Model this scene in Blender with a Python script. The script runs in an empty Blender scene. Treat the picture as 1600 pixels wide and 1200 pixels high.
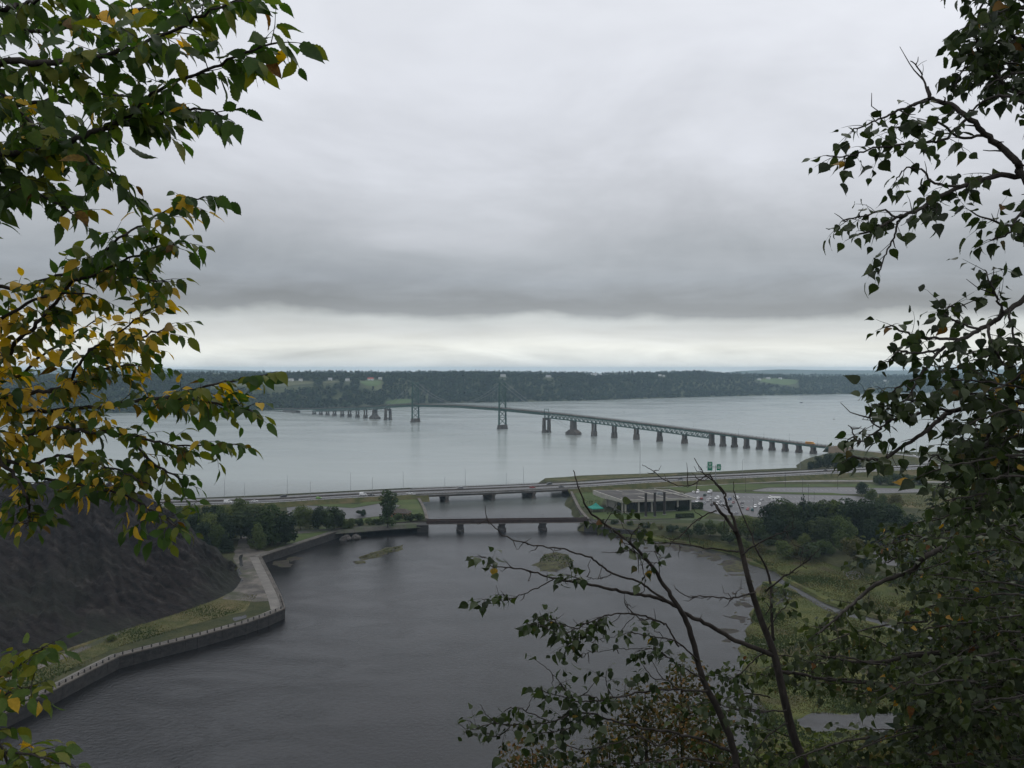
import bpy, bmesh, math, random
import numpy as np
from mathutils import Vector, Matrix, noise

random.seed(7)
SC = bpy.context.scene
COL = SC.collection

# ------------------------------------------------------------------ camera
CAM_Z, F, HOR = 100.0, 1306.0, 576.0
PITCH = math.atan((600 - HOR) / F)
cam_d = bpy.data.cameras.new('camera')
cam_d.sensor_width = 36.0
cam_d.lens = F * 36.0 / 1600.0
cam_d.clip_start = 0.05
cam_d.clip_end = 60000
cam = bpy.data.objects.new('camera', cam_d)
cam.location = (0, 0, CAM_Z)
cam.rotation_euler = (math.pi / 2 - PITCH, 0, 0)
COL.objects.link(cam)
SC.camera = cam

# ------------------------------------------------------------------ sky
SUN_EL, SUN_AZ = math.radians(52), math.radians(35)
world = bpy.data.worlds.new('World')
SC.world = world
world.use_nodes = True
nt = world.node_tree
nt.nodes.clear()


def N(tree, typ, **kw):
    n = tree.nodes.new(typ)
    for k, v in kw.items():
        if k.startswith('in_'):
            key = k[3:]
            key = int(key) if key.isdigit() else key.replace('_', ' ')
            n.inputs[key].default_value = v
        else:
            setattr(n, k, v)
    return n


def L(tree, a, ao, b, bi):
    tree.links.new(a.outputs[ao], b.inputs[bi])


def ramp(tree, stops, interp='LINEAR'):
    r = tree.nodes.new('ShaderNodeValToRGB')
    cr = r.color_ramp
    cr.interpolation = interp
    while len(cr.elements) < len(stops):
        cr.elements.new(0.5)
    for e, (p, c) in zip(cr.elements, stops):
        e.position = p
        e.color = (c[0], c[1], c[2], 1) if not isinstance(c, (int, float)) else (c, c, c, 1)
    return r


tc = N(nt, 'ShaderNodeTexCoord')
sep = N(nt, 'ShaderNodeSeparateXYZ')
L(nt, tc, 'Generated', sep, 0)
zc = N(nt, 'ShaderNodeMath', operation='MAXIMUM', in_1=0.0)
L(nt, sep, 'Z', zc, 0)
zd = N(nt, 'ShaderNodeMath', operation='ADD', in_1=0.09)
L(nt, zc, 0, zd, 0)
dx = N(nt, 'ShaderNodeMath', operation='DIVIDE'); L(nt, sep, 'X', dx, 0); L(nt, zd, 0, dx, 1)
dy = N(nt, 'ShaderNodeMath', operation='DIVIDE'); L(nt, sep, 'Y', dy, 0); L(nt, zd, 0, dy, 1)
cxy = N(nt, 'ShaderNodeCombineXYZ'); L(nt, dx, 0, cxy, 0); L(nt, dy, 0, cxy, 1)
# soft large lumps of stratus, seen in perspective on a flat cloud deck
n1 = N(nt, 'ShaderNodeTexNoise', in_Scale=0.42, in_Detail=5.0, in_Roughness=0.55, in_Distortion=0.3)
mp1 = N(nt, 'ShaderNodeMapping'); mp1.inputs['Location'].default_value = (3.1, 1.7, 0.4)
L(nt, cxy, 0, mp1, 0); L(nt, mp1, 0, n1, 'Vector')
# horizontal streaks near the horizon (direction space, stretched sideways)
mp2 = N(nt, 'ShaderNodeMapping'); mp2.inputs['Scale'].default_value = (5.0, 5.0, 30.0)
n2 = N(nt, 'ShaderNodeTexNoise', in_Scale=1.0, in_Detail=6.0, in_Roughness=0.58, in_Distortion=0.5)
L(nt, tc, 'Generated', mp2, 0); L(nt, mp2, 0, n2, 'Vector')
# broad billows in the bank
mp3 = N(nt, 'ShaderNodeMapping'); mp3.inputs['Scale'].default_value = (3.4, 3.4, 8.0)
mp3.inputs['Location'].default_value = (0.35, 0.0, 0.2)
n3 = N(nt, 'ShaderNodeTexNoise', in_Scale=1.0, in_Detail=7.0, in_Roughness=0.58, in_Distortion=0.35)
L(nt, tc, 'Generated', mp3, 0); L(nt, mp3, 0, n3, 'Vector')


def lin(node, out, a, b):
    m = N(nt, 'ShaderNodeMath', operation='MULTIPLY_ADD', in_1=a, in_2=b)
    L(nt, node, out, m, 0)
    return m


def add(a, b):
    m = N(nt, 'ShaderNodeMath', operation='ADD')
    L(nt, a, 0, m, 0); L(nt, b, 0, m, 1)
    return m


w1 = lin(n3, 'Fac', 0.050, -0.025)
w2 = lin(n2, 'Fac', 0.022, -0.0110)
wob = add(w1, w2)
# the wobble grows with height so the far edge of the bank stays level
amp = N(nt, 'ShaderNodeMath', operation='MULTIPLY_ADD', in_1=9.0, in_2=0.45); L(nt, zc, 0, amp, 0)
wa = N(nt, 'ShaderNodeMath', operation='MULTIPLY'); L(nt, wob, 0, wa, 0); L(nt, amp, 0, wa, 1)
el = add(zc, wa)
prof = ramp(nt, [(0.0, (0.54, 0.575, 0.59)), (0.013, (0.60, 0.625, 0.61)), (0.028, (0.685, 0.70, 0.665)), (0.043, (0.56, 0.58, 0.575)),
                 (0.056, (0.49, 0.52, 0.525)), (0.066, (0.262, 0.283, 0.300)), (0.076, (0.230, 0.249, 0.266)), (0.104, (0.285, 0.312, 0.345)),
                 (0.134, (0.335, 0.360, 0.392)), (0.172, (0.400, 0.420, 0.455)), (0.209, (0.470, 0.490, 0.530)), (0.25, (0.545, 0.565, 0.612)), (0.33, (0.61, 0.63, 0.68)),
                 (0.55, (0.645, 0.665, 0.705)), (1.0, (0.66, 0.675, 0.71))])
L(nt, el, 0, prof, 0)
# brightness mottling
mm = lin(n1, 'Fac', 0.40, 0.81)
n2f = N(nt, 'ShaderNodeMapRange', in_1=0.02, in_2=0.16, in_3=0.75, in_4=0.0); L(nt, zc, 0, n2f, 0)
n2c = N(nt, 'ShaderNodeMath', operation='SUBTRACT', in_1=0.5); L(nt, n2, 'Fac', n2c, 0)
n2m = N(nt, 'ShaderNodeMath', operation='MULTIPLY'); L(nt, n2c, 0, n2m, 0); L(nt, n2f, 0, n2m, 1)
mm2 = N(nt, 'ShaderNodeMath', operation='ADD', in_1=1.0); L(nt, n2m, 0, mm2, 0)
mmf0 = N(nt, 'ShaderNodeMath', operation='MULTIPLY'); L(nt, mm, 0, mmf0, 0); L(nt, mm2, 0, mmf0, 1)
mm3 = lin(n3, 'Fac', 0.34, 0.83)
mmf = N(nt, 'ShaderNodeMath', operation='MULTIPLY'); L(nt, mmf0, 0, mmf, 0); L(nt, mm3, 0, mmf, 1)
vs = N(nt, 'ShaderNodeVectorMath', operation='SCALE')
L(nt, prof, 'Color', vs, 0); L(nt, mmf, 0, vs, 'Scale')
vs2 = N(nt, 'ShaderNodeVectorMath', operation='SCALE', in_Scale=10.0)
L(nt, vs, 0, vs2, 0)
sky = N(nt, 'ShaderNodeTexSky')
sky.sky_type = 'NISHITA'
sky.sun_disc = False
sky.sun_elevation = SUN_EL
sky.sun_rotation = SUN_AZ
sky.air_density = 1.5
sky.dust_density = 3.0
mixs = N(nt, 'ShaderNodeMixRGB', blend_type='MIX', in_0=0.97)
L(nt, sky, 0, mixs, 1); L(nt, vs2, 0, mixs, 2)
bg = N(nt, 'ShaderNodeBackground', in_Strength=0.1)
L(nt, mixs, 0, bg, 'Color')
wo = N(nt, 'ShaderNodeOutputWorld')
L(nt, bg, 0, wo, 'Surface')
world.cycles.sampling_method = 'MANUAL'
world.cycles.sample_map_resolution = 512

sun_d = bpy.data.lights.new('sun', 'SUN')
sun_d.energy = 0.5
sun_d.angle = math.radians(40)
sun_d.color = (1.0, 0.97, 0.93)
sun = bpy.data.objects.new('sun', sun_d)
sdir = Vector((math.sin(SUN_AZ) * math.cos(SUN_EL), math.cos(SUN_AZ) * math.cos(SUN_EL), math.sin(SUN_EL)))
sun.rotation_euler = sdir.to_track_quat('Z', 'Y').to_euler()
sun.location = (0, -20, 200)
COL.objects.link(sun)

SC.view_settings.view_transform = 'Standard'
SC.view_settings.look = 'None'
SC.view_settings.gamma = 1.0
SC.view_settings.exposure = 0.3
SC.view_settings.use_curve_mapping = False
SC.cycles.max_bounces = 6
SC.cycles.diffuse_bounces = 3
SC.cycles.glossy_bounces = 3
SC.cycles.transmission_bounces = 4
SC.cycles.volume_bounces = 1
SC.cycles.transparent_max_bounces = 6
SC.cycles.use_denoising = True
try:
    SC.cycles.denoising_input_passes = 'RGB_ALBEDO_NORMAL'
    SC.cycles.denoising_prefilter = 'ACCURATE'
except Exception:
    pass


# ------------------------------------------------------------------ helpers
CP, SP = math.cos(PITCH), math.sin(PITCH)
CAM = Vector((0, 0, CAM_Z))


def ray(px, py):
    a, b = (px - 800) / F, (600 - py) / F
    return Vector((a, CP + b * SP, -SP + b * CP))


def P(px, py, dist):
    """The point that far in front of the viewpoint in that direction."""
    return CAM + ray(px, py) * dist


def G(px, py, z=4.0):
    """Where a line of sight meets the level z."""
    r = ray(px, py)
    return CAM + r * ((z - CAM_Z) / r.z)


def proj(p):
    q = Vector(p) - CAM
    d = q.y * CP - q.z * SP
    u = q.y * SP + q.z * CP
    return 800 + F * q.x / d, 600 - F * u / d, d


class MB:
    """Collects vertices and faces; build() links them as ONE mesh object."""

    def __init__(s):
        s.v, s.f, s.m = [], [], []

    def add(s, verts, faces, mi=0):
        o = len(s.v)
        s.v.extend([tuple(v) for v in verts])
        s.f.extend([tuple(i + o for i in f) for f in faces])
        s.m.extend([mi] * len(faces))
        return s

    def box(s, c, size, rz=0.0, mi=0, taper=1.0, tapery=None):
        """A box whose base centre is c; the top is scaled by taper."""
        x, y, z = size[0] / 2, size[1] / 2, size[2]
        ty = taper if tapery is None else tapery
        ca, sa = math.cos(rz), math.sin(rz)
        vs = []
        for zz, tx, tyy in ((0, 1, 1), (z, taper, ty)):
            for sx, sy in ((-1, -1), (1, -1), (1, 1), (-1, 1)):
                a, b = sx * x * tx, sy * y * tyy
                vs.append((c[0] + a * ca - b * sa, c[1] + a * sa + b * ca, c[2] + zz))
        return s.add(vs, [(3, 2, 1, 0), (4, 5, 6, 7), (0, 1, 5, 4), (1, 2, 6, 5), (2, 3, 7, 6), (3, 0, 4, 7)], mi)

    def bar(s, a, b, w, h=None, mi=0):
        a, b = Vector(a), Vector(b)
        h = w if h is None else h
        d = (b - a).normalized()
        up = Vector((0, 0, 1)) if abs(d.z) < 0.95 else Vector((1, 0, 0))
        x = d.cross(up).normalized() * (w / 2)
        y = x.cross(d).normalized() * (h / 2)
        vs = [p + i * x + j * y for p in (a, b) for i, j in ((-1, -1), (1, -1), (1, 1), (-1, 1))]
        return s.add(vs, [(0, 1, 2, 3), (7, 6, 5, 4), (0, 4, 5, 1), (1, 5, 6, 2), (2, 6, 7, 3), (3, 7, 4, 0)], mi)

    def tube(s, pts, radii, n=6, mi=0, cap=True):
        pts = [Vector(p) for p in pts]
        rings = []
        ref = None
        for i, p in enumerate(pts):
            t = (pts[min(i + 1, len(pts) - 1)] - pts[max(i - 1, 0)]).normalized()
            if ref is None:
                ref = Vector((0, 0, 1)) if abs(t.z) < 0.9 else Vector((1, 0, 0))
            x = t.cross(ref)
            if x.length < 1e-6:
                x = t.cross(Vector((0.3, 0.9, 0.1)))
            x.normalize()
            y = t.cross(x).normalized()
            ref = x.cross(t).normalized()
            r = radii[i] if isinstance(radii, (list, tuple)) else radii
            rings.append([p + x * (r * math.cos(2 * math.pi * k / n)) + y * (r * math.sin(2 * math.pi * k / n)) for k in range(n)])
        vs = [v for r in rings for v in r]
        fs = []
        for i in range(len(pts) - 1):
            for k in range(n):
                a, b = i * n + k, i * n + (k + 1) % n
                fs.append((a, a + n, b + n, b))
        if cap:
            fs.append(tuple(range(n)))
            fs.append(tuple(reversed([(len(pts) - 1) * n + k for k in range(n)])))
        return s.add(vs, fs, mi)

    def build(s, name, mats, parent=None, smooth=False, origin=None):
        me = bpy.data.meshes.new(name)
        o = Vector(origin) if origin is not None else None
        vs = s.v if o is None else [(v[0] - o.x, v[1] - o.y, v[2] - o.z) for v in s.v]
        me.from_pydata(vs, [], s.f)
        if not isinstance(mats, (list, tuple)):
            mats = [mats]
        for m in mats:
            me.materials.append(m)
        if len(mats) > 1:
            me.polygons.foreach_set('material_index', s.m)
        if smooth:
            me.polygons.foreach_set('use_smooth', [True] * len(s.f))
        me.update()
        return link(name, me, parent, o if parent is None else None)


def link(name, me, parent=None, loc=None):
    ob = bpy.data.objects.new(name, me)
    COL.objects.link(ob)
    if parent is not None:
        ob.parent = parent
    if loc is not None:
        ob.location = loc
    return ob


def np_mesh(name, V, FA, mats, mi=None, smooth=False):
    """A mesh from arrays; every face has the same number of corners."""
    me = bpy.data.meshes.new(name)
    V = np.asarray(V, dtype=np.float32); FA = np.asarray(FA, dtype=np.int32)
    k = FA.shape[1]
    me.vertices.add(len(V)); me.vertices.foreach_set('co', V.ravel())
    me.loops.add(FA.size); me.loops.foreach_set('vertex_index', FA.ravel())
    me.polygons.add(len(FA))
    me.polygons.foreach_set('loop_start', np.arange(0, FA.size, k, dtype=np.int32))
    for m in (mats if isinstance(mats, (list, tuple)) else [mats]):
        me.materials.append(m)
    if mi is not None:
        me.polygons.foreach_set('material_index', np.asarray(mi, dtype=np.int32))
    if smooth:
        me.polygons.foreach_set('use_smooth', np.ones(len(FA), dtype=bool))
    me.update(calc_edges=True)
    return me


def tag(o, label=None, cat=None, group=None, kind=None):
    if label: o['label'] = label
    if cat: o['category'] = cat
    if group: o['group'] = group
    if kind: o['kind'] = kind
    return o


def thing(name, label, cat, loc=(0, 0, 0), rz=0.0, group=None):
    o = bpy.data.objects.new(name, None)
    o.empty_display_size = 0.3
    COL.objects.link(o)
    o.location = loc
    o.rotation_euler = (0, 0, rz)
    return tag(o, label, cat, group)


KIDS = {}


def copy_tree(o, parent=None):
    c = o.copy()
    COL.objects.link(c)
    c.parent = parent
    for ch in o.children:
        copy_tree(ch, c)
    return c


def dup(root, loc, rz=0.0, sc=1.0, label=None, group=None):
    c = copy_tree(root)
    c.location = loc
    c.rotation_euler = (0, 0, rz)
    c.scale = sc if isinstance(sc, (tuple, list)) else (sc, sc, sc)
    if label: c['label'] = label
    if group: c['group'] = group
    elif 'group' in c: del c['group']
    return c


def wipe(root):
    for ch in list(root.children):
        wipe(ch)
    bpy.data.objects.remove(root)


def grp_smooth(x, a, b):
    t = min(1.0, max(0.0, (x - a) / (b - a)))
    return t * t * (3 - 2 * t)


# ------------------------------------------------------------------ materials
def pm(name, c1, c2=None, scale=1.0, rough=0.8, bump=0.0, bscale=None, detail=5.0, stretch=(1, 1, 1), coords='pos', spec=0.3,
       contrast=(0.35, 0.65), rand=0.0, c3=None, scale3=0.1, amt3=(0.5, 0.65), metallic=0.0):
    m = bpy.data.materials.new(name)
    m.use_nodes = True
    t = m.node_tree
    b = t.nodes['Principled BSDF']
    b.inputs['Roughness'].default_value = rough
    b.inputs['Specular IOR Level'].default_value = spec
    b.inputs['Metallic'].default_value = metallic
    c2 = c2 or tuple(min(1, v * 1.35) for v in c1)
    if coords == 'pos':
        g = N(t, 'ShaderNodeNewGeometry'); src, so = g, 'Position'
    else:
        g = N(t, 'ShaderNodeTexCoord'); src, so = g, 'Object'
    mp = N(t, 'ShaderNodeMapping'); mp.inputs['Scale'].default_value = stretch
    L(t, src, so, mp, 0)
    n = N(t, 'ShaderNodeTexNoise', in_Scale=scale, in_Detail=detail, in_Roughness=0.6)
    L(t, mp, 0, n, 'Vector')
    r = ramp(t, [(contrast[0], c1), (contrast[1], c2)])
    L(t, n, 'Fac', r, 0)
    out, oo = r, 'Color'
    if c3 is not None:
        n3_ = N(t, 'ShaderNodeTexNoise', in_Scale=scale3, in_Detail=6.0, in_Roughness=0.6)
        L(t, src, so, n3_, 'Vector')
        r3 = ramp(t, [(amt3[0], 0.0), (amt3[1], 1.0)])
        L(t, n3_, 'Fac', r3, 0)
        mx = N(t, 'ShaderNodeMixRGB', blend_type='MIX')
        L(t, r3, 'Color', mx, 0); L(t, out, oo, mx, 1); mx.inputs[2].default_value = (*c3, 1)
        out, oo = mx, 0
    if rand > 0:
        oi = N(t, 'ShaderNodeObjectInfo')
        mr = N(t, 'ShaderNodeMapRange', in_3=1 - rand, in_4=1 + rand)
        L(t, oi, 'Random', mr, 0)
        hs = N(t, 'ShaderNodeHueSaturation')
        L(t, out, oo, hs, 'Color'); L(t, mr, 0, hs, 'Value')
        mr2 = N(t, 'ShaderNodeMapRange', in_3=0.5 + rand * 0.07, in_4=0.5 - rand * 0.07)
        L(t, oi, 'Random', mr2, 0); L(t, mr2, 0, hs, 'Hue')
        out, oo = hs, 0
    L(t, out, oo, b, 'Base Color')
    if bump > 0:
        nb = N(t, 'ShaderNodeTexNoise', in_Scale=bscale or scale * 4, in_Detail=6.0, in_Roughness=0.6)
        L(t, mp, 0, nb, 'Vector')
        bp = N(t, 'ShaderNodeBump', in_Strength=bump, in_Distance=1.0 / (bscale or scale * 4))
        L(t, nb, 'Fac', bp, 'Height'); L(t, bp, 0, b, 'Normal')
    return m


def leafmat(name, c1, c2, scale=3.0, trans=0.35, rough=0.45, spec=0.4, rand=0.25, coords='obj', mottle=None):
    m = pm(name, c1, c2, scale=scale, rough=rough, spec=spec, coords=coords, rand=rand, c3=mottle, scale3=scale * 2.0, amt3=(0.60, 0.68))
    t = m.node_tree
    b = t.nodes['Principled BSDF']
    o = t.nodes['Material Output']
    src = b.inputs['Base Color'].links[0].from_socket
    tr = N(t, 'ShaderNodeBsdfTranslucent')
    hs = N(t, 'ShaderNodeHueSaturation', in_Saturation=1.15, in_Value=1.5)
    t.links.new(src, hs.inputs['Color']); L(t, hs, 0, tr, 'Color')
    mx = N(t, 'ShaderNodeMixShader', in_0=trans)
    L(t, b, 0, mx, 1); L(t, tr, 0, mx, 2); L(t, mx, 0, o, 'Surface')
    return m


M = {}
M['shale'] = pm('shale', (0.020, 0.019, 0.021), (0.042, 0.039, 0.041), scale=0.16, rough=0.85, bump=0.7, bscale=0.5, stretch=(1, 1, 2.2),
                c3=(0.040, 0.043, 0.034), scale3=0.05, amt3=(0.52, 0.66))
M['grass'] = pm('mown_grass', (0.050, 0.074, 0.026), (0.080, 0.105, 0.038), scale=0.08, rough=0.9, bump=0.4, bscale=1.2, spec=0.1,
                c3=(0.10, 0.105, 0.05), scale3=0.03, amt3=(0.55, 0.75))
M['rough_grass'] = pm('rough_grass', (0.050, 0.062, 0.024), (0.105, 0.100, 0.045), scale=0.22, rough=0.95, bump=0.8, bscale=1.5, spec=0.1,
                      c3=(0.14, 0.115, 0.062), scale3=0.07, amt3=(0.5, 0.7))
M['marsh'] = pm('marsh_grass', (0.052, 0.068, 0.022), (0.108, 0.112, 0.038), scale=0.11, rough=0.95, bump=0.8, bscale=1.2, spec=0.1,
                c3=(0.070, 0.054, 0.034), scale3=0.05, amt3=(0.52, 0.66))
M['scrub'] = pm('scrub_ground', (0.035, 0.042, 0.020), (0.070, 0.070, 0.034), scale=0.12, rough=0.95, bump=0.6, bscale=1.0, spec=0.1)
M['gravel'] = pm('gravel', (0.055, 0.051, 0.047), (0.15, 0.135, 0.118), scale=0.16, rough=0.9, bump=0.4, bscale=1.5,
                 c3=(0.045, 0.052, 0.026), scale3=0.06, amt3=(0.5, 0.62))
M['mud'] = pm('mud', (0.020, 0.017, 0.015), (0.058, 0.050, 0.043), scale=0.35, rough=0.8, bump=0.5, spec=0.12, detail=8, c3=(0.05, 0.052, 0.022), scale3=0.25, amt3=(0.5, 0.62))
M['asphalt'] = pm('wet_asphalt', (0.050, 0.049, 0.052), (0.085, 0.084, 0.088), scale=0.06, rough=0.5, spec=0.35, bump=0.05, bscale=3.0)
M['road'] = pm('road_asphalt', (0.075, 0.075, 0.077), (0.105, 0.105, 0.107), scale=0.07, rough=0.45, spec=0.5)
M['paint'] = pm('road_paint', (0.55, 0.55, 0.53), (0.70, 0.70, 0.68), scale=0.5, rough=0.6)
M['concrete'] = pm('concrete', (0.20, 0.195, 0.185), (0.32, 0.31, 0.295), scale=0.25, rough=0.85, bump=0.15, c3=(0.13, 0.125, 0.115), scale3=0.12, amt3=(0.5, 0.7))
M['old_concrete'] = pm('weathered_concrete', (0.075, 0.068, 0.060), (0.15, 0.135, 0.118), scale=0.18, rough=0.9, bump=0.3, stretch=(1, 1, 0.3))
M['dark_stone'] = pm('dark_wet_stone', (0.022, 0.021, 0.021), (0.050, 0.047, 0.045), scale=0.5, rough=0.75, bump=0.5, stretch=(1, 1, 1.6))
M['pier'] = pm('pier_stone', (0.062, 0.055, 0.049), (0.135, 0.117, 0.10), scale=0.22, rough=0.9, bump=0.3, stretch=(1, 1, 0.35))
M['path'] = pm('promenade_concrete', (0.105, 0.099, 0.089), (0.175, 0.163, 0.147), scale=0.2, rough=0.7, bump=0.1)
M['steel'] = pm('green_steel', (0.026, 0.070, 0.055), (0.045, 0.100, 0.080), scale=0.15, rough=0.6, spec=0.4)
M['dark_steel'] = pm('dark_steel', (0.020, 0.018, 0.018), (0.042, 0.034, 0.031), scale=0.4, rough=0.6)
M['rust'] = pm('rusty_brown_steel', (0.030, 0.018, 0.016), (0.060, 0.036, 0.031), scale=0.4, rough=0.7)
M['galv'] = pm('galvanised_steel', (0.20, 0.21, 0.215), (0.29, 0.30, 0.305), scale=0.5, rough=0.5, metallic=0.3)
M['white'] = pm('white_paint', (0.66, 0.66, 0.64), (0.78, 0.78, 0.76), scale=0.4, rough=0.5)
M['cream'] = pm('cream_panel', (0.32, 0.31, 0.27), (0.42, 0.40, 0.355), scale=0.3, rough=0.6)
M['roofgrey'] = pm('grey_roofing', (0.040, 0.037, 0.035), (0.080, 0.074, 0.069), scale=0.15, rough=0.8)
M['glass'] = pm('dark_glass', (0.008, 0.010, 0.012), (0.018, 0.022, 0.026), scale=0.1, rough=0.08, spec=0.7)
M['brick'] = pm('tan_brick', (0.20, 0.105, 0.062), (0.29, 0.16, 0.09), scale=1.2, rough=0.9)
M['brownroof'] = pm('brown_shingle', (0.055, 0.045, 0.04), (0.09, 0.075, 0.065), scale=1.0, rough=0.9)
M['redroof'] = pm('red_metal_roof', (0.30, 0.045, 0.035), (0.40, 0.07, 0.05), scale=0.3, rough=0.6)
M['greyroof'] = pm('pale_grey_roof', (0.22, 0.23, 0.24), (0.32, 0.33, 0.34), scale=0.3, rough=0.6)
M['teal'] = pm('teal_fabric', (0.012, 0.20, 0.155), (0.02, 0.26, 0.20), scale=0.6, rough=0.7)
M['signgreen'] = pm('sign_green', (0.006, 0.16, 0.085), (0.008, 0.19, 0.10), scale=0.3, rough=0.5)
M['bark'] = pm('dark_bark', (0.020, 0.017, 0.015), (0.050, 0.043, 0.038), scale=22, rough=0.95, bump=0.5, bscale=55, stretch=(1, 1, 0.35))
M['greybark'] = pm('grey_bark', (0.024, 0.021, 0.018), (0.064, 0.057, 0.050), scale=26, rough=0.95, bump=0.4, bscale=60, stretch=(1, 1, 0.4))
M['trunk'] = pm('tree_bark', (0.035, 0.028, 0.022), (0.075, 0.062, 0.05), scale=2.0, rough=0.95)
M['tyre'] = pm('tyre_rubber', (0.012, 0.012, 0.012), (0.022, 0.022, 0.022), scale=3, rough=0.85)
M['rock'] = pm('rock', (0.045, 0.042, 0.040), (0.10, 0.092, 0.085), scale=0.8, rough=0.9, bump=0.5)


def water_material():
    m = bpy.data.materials.new('river_water')
    m.use_nodes = True
    t = m.node_tree
    b = t.nodes['Principled BSDF']
    b.inputs['Base Color'].default_value = (0.020, 0.020, 0.022, 1)
    b.inputs['IOR'].default_value = 1.333
    b.inputs['Specular IOR Level'].default_value = 0.5
    g = N(t, 'ShaderNodeNewGeometry')
    # wind lanes: long soft streaks across the view
    mp = N(t, 'ShaderNodeMapping'); mp.inputs['Scale'].default_value = (0.55, 1.0, 1.0)
    mp.inputs['Rotation'].default_value = (0, 0, 0.25)
    L(t, g, 'Position', mp, 0)
    lane = N(t, 'ShaderNodeTexNoise', in_Scale=0.010, in_Detail=5.0, in_Roughness=0.6, in_Distortion=0.8)
    L(t, mp, 0, lane, 'Vector')
    rr = ramp(t, [(0.36, 0.16), (0.50, 0.20), (0.66, 0.24)])
    L(t, lane, 'Fac', rr, 0); L(t, rr, 'Color', b, 'Roughness')
    # riffles: finer broken patches
    rf = N(t, 'ShaderNodeTexNoise', in_Scale=0.055, in_Detail=7.0, in_Roughness=0.66, in_Distortion=1.2)
    L(t, mp, 0, rf, 'Vector')
    rfr = ramp(t, [(0.36, 0.45), (0.72, 1.0)])
    L(t, rf, 'Fac', rfr, 0)
    # body colour: peaty brown grey with a little silt
    cr = ramp(t, [(0.35, (0.007, 0.007, 0.0075)), (0.7, (0.013, 0.0125, 0.013))])
    L(t, lane, 'Fac', cr, 0)
    # the open river beyond the highway carries silt, painted paler in place of sky reflection, the basin is clear and peaty
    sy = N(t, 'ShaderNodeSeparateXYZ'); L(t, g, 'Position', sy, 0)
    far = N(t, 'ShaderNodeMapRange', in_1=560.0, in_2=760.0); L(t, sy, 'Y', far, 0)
    silt_sheen = N(t, 'ShaderNodeMixRGB', blend_type='MIX'); silt_sheen.inputs[2].default_value = (0.30, 0.335, 0.318, 1)
    L(t, far, 0, silt_sheen, 0); L(t, cr, 'Color', silt_sheen, 1); L(t, silt_sheen, 0, b, 'Base Color')
    # wavelets
    w1_ = N(t, 'ShaderNodeTexNoise', in_Scale=0.7, in_Detail=7.0, in_Roughness=0.62, in_Distortion=0.4)
    L(t, g, 'Position', w1_, 'Vector')
    bs = N(t, 'ShaderNodeMath', operation='MULTIPLY', in_1=0.42); L(t, rfr, 'Color', bs, 0)
    fb = N(t, 'ShaderNodeMapRange', in_1=250.0, in_2=900.0, in_3=1.0, in_4=0.12); L(t, sy, 'Y', fb, 0)
    bs2 = N(t, 'ShaderNodeMath', operation='MULTIPLY'); L(t, bs, 0, bs2, 0); L(t, fb, 0, bs2, 1); bs = bs2
    bp = N(t, 'ShaderNodeBump', in_Distance=1.2)
    L(t, bs, 0, bp, 'Strength'); L(t, w1_, 'Fac', bp, 'Height')
    L(t, bp, 0, b, 'Normal')
    return m


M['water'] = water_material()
# ------------------------------------------------------------------ water, air
from mathutils.geometry import tessellate_polygon

W = 13000.0
me = bpy.data.meshes.new('river_water')
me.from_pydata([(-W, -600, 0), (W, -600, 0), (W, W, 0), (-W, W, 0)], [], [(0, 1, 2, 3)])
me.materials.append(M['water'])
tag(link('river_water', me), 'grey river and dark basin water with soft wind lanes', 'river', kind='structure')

hz = bpy.data.materials.new('haze_air')
hz.use_nodes = True
ht = hz.node_tree
ht.nodes.clear()
pv = N(ht, 'ShaderNodeVolumePrincipled')
pv.inputs['Color'].default_value = (0.60, 0.81, 0.97, 1)
pv.inputs['Density'].default_value = 0.000075
pv.inputs['Anisotropy'].default_value = 0.2
ho = N(ht, 'ShaderNodeOutputMaterial')
L(ht, pv, 'Volume', ho, 'Volume')
mb = MB()
mb.box((0, W / 2 - 300, -3.0), (2 * W + 400, W + 1000, 121.0))
tag(mb.build('haze', hz), kind='stuff')


def roughen(pts, amp, step):
    """Breaks an outline (world x, y) into short wandering pieces."""
    out = []
    n = len(pts)
    for i in range(n):
        a, b = pts[i], pts[(i + 1) % n]
        l = (b - a).length
        k = max(1, min(60, int(l / step)))
        for j in range(k):
            p = a.lerp(b, j / k)
            q = Vector((p.x / (step * 4), p.y / (step * 4), 3.3))
            p = p + Vector((noise.noise(q), noise.noise(q + Vector((9, 5, 2))), 0)) * amp * 2
            out.append(p)
    return out


def sheet(name, px, z, mat, skirt=None, amp=0.0, step=6.0, world=False, parent=None, kind='structure', label=None):
    pts = [Vector((p[0], p[1], z)) if world else G(p[0], p[1], z) for p in px]
    if amp > 0:
        pts = roughen(pts, amp, step)
    tris = tessellate_polygon([[(p.x, p.y, 0) for p in pts]])
    m = MB()
    fs = []
    for t in tris:
        a, b, c = (pts[i] for i in t)
        nz = (b.x - a.x) * (c.y - a.y) - (b.y - a.y) * (c.x - a.x)
        fs.append(tuple(t) if nz > 0 else (t[0], t[2], t[1]))
    m.add(pts, fs)
    if skirt is not None:
        n = len(pts)
        area = sum(pts[i].x * pts[(i + 1) % n].y - pts[(i + 1) % n].x * pts[i].y for i in range(n))
        o = len(m.v)
        out = []
        for i in range(n):
            a, b = pts[(i - 1) % n], pts[(i + 1) % n]
            t = (b - a); nn = Vector((t.y, -t.x, 0)).normalized() * (1 if area > 0 else -1)
            q = pts[i] + nn * skirt[1]
            out.append((q.x, q.y, skirt[0]))
        m.v.extend(out)
        for i in range(n):
            j = (i + 1) % n
            f = (i, o + i, o + j, j)
            m.f.append(f if area > 0 else tuple(reversed(f))); m.m.append(0)
    ob = m.build(name, mat, parent)
    if parent is None:
        tag(ob, label, None, kind=kind)
    return ob


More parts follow.
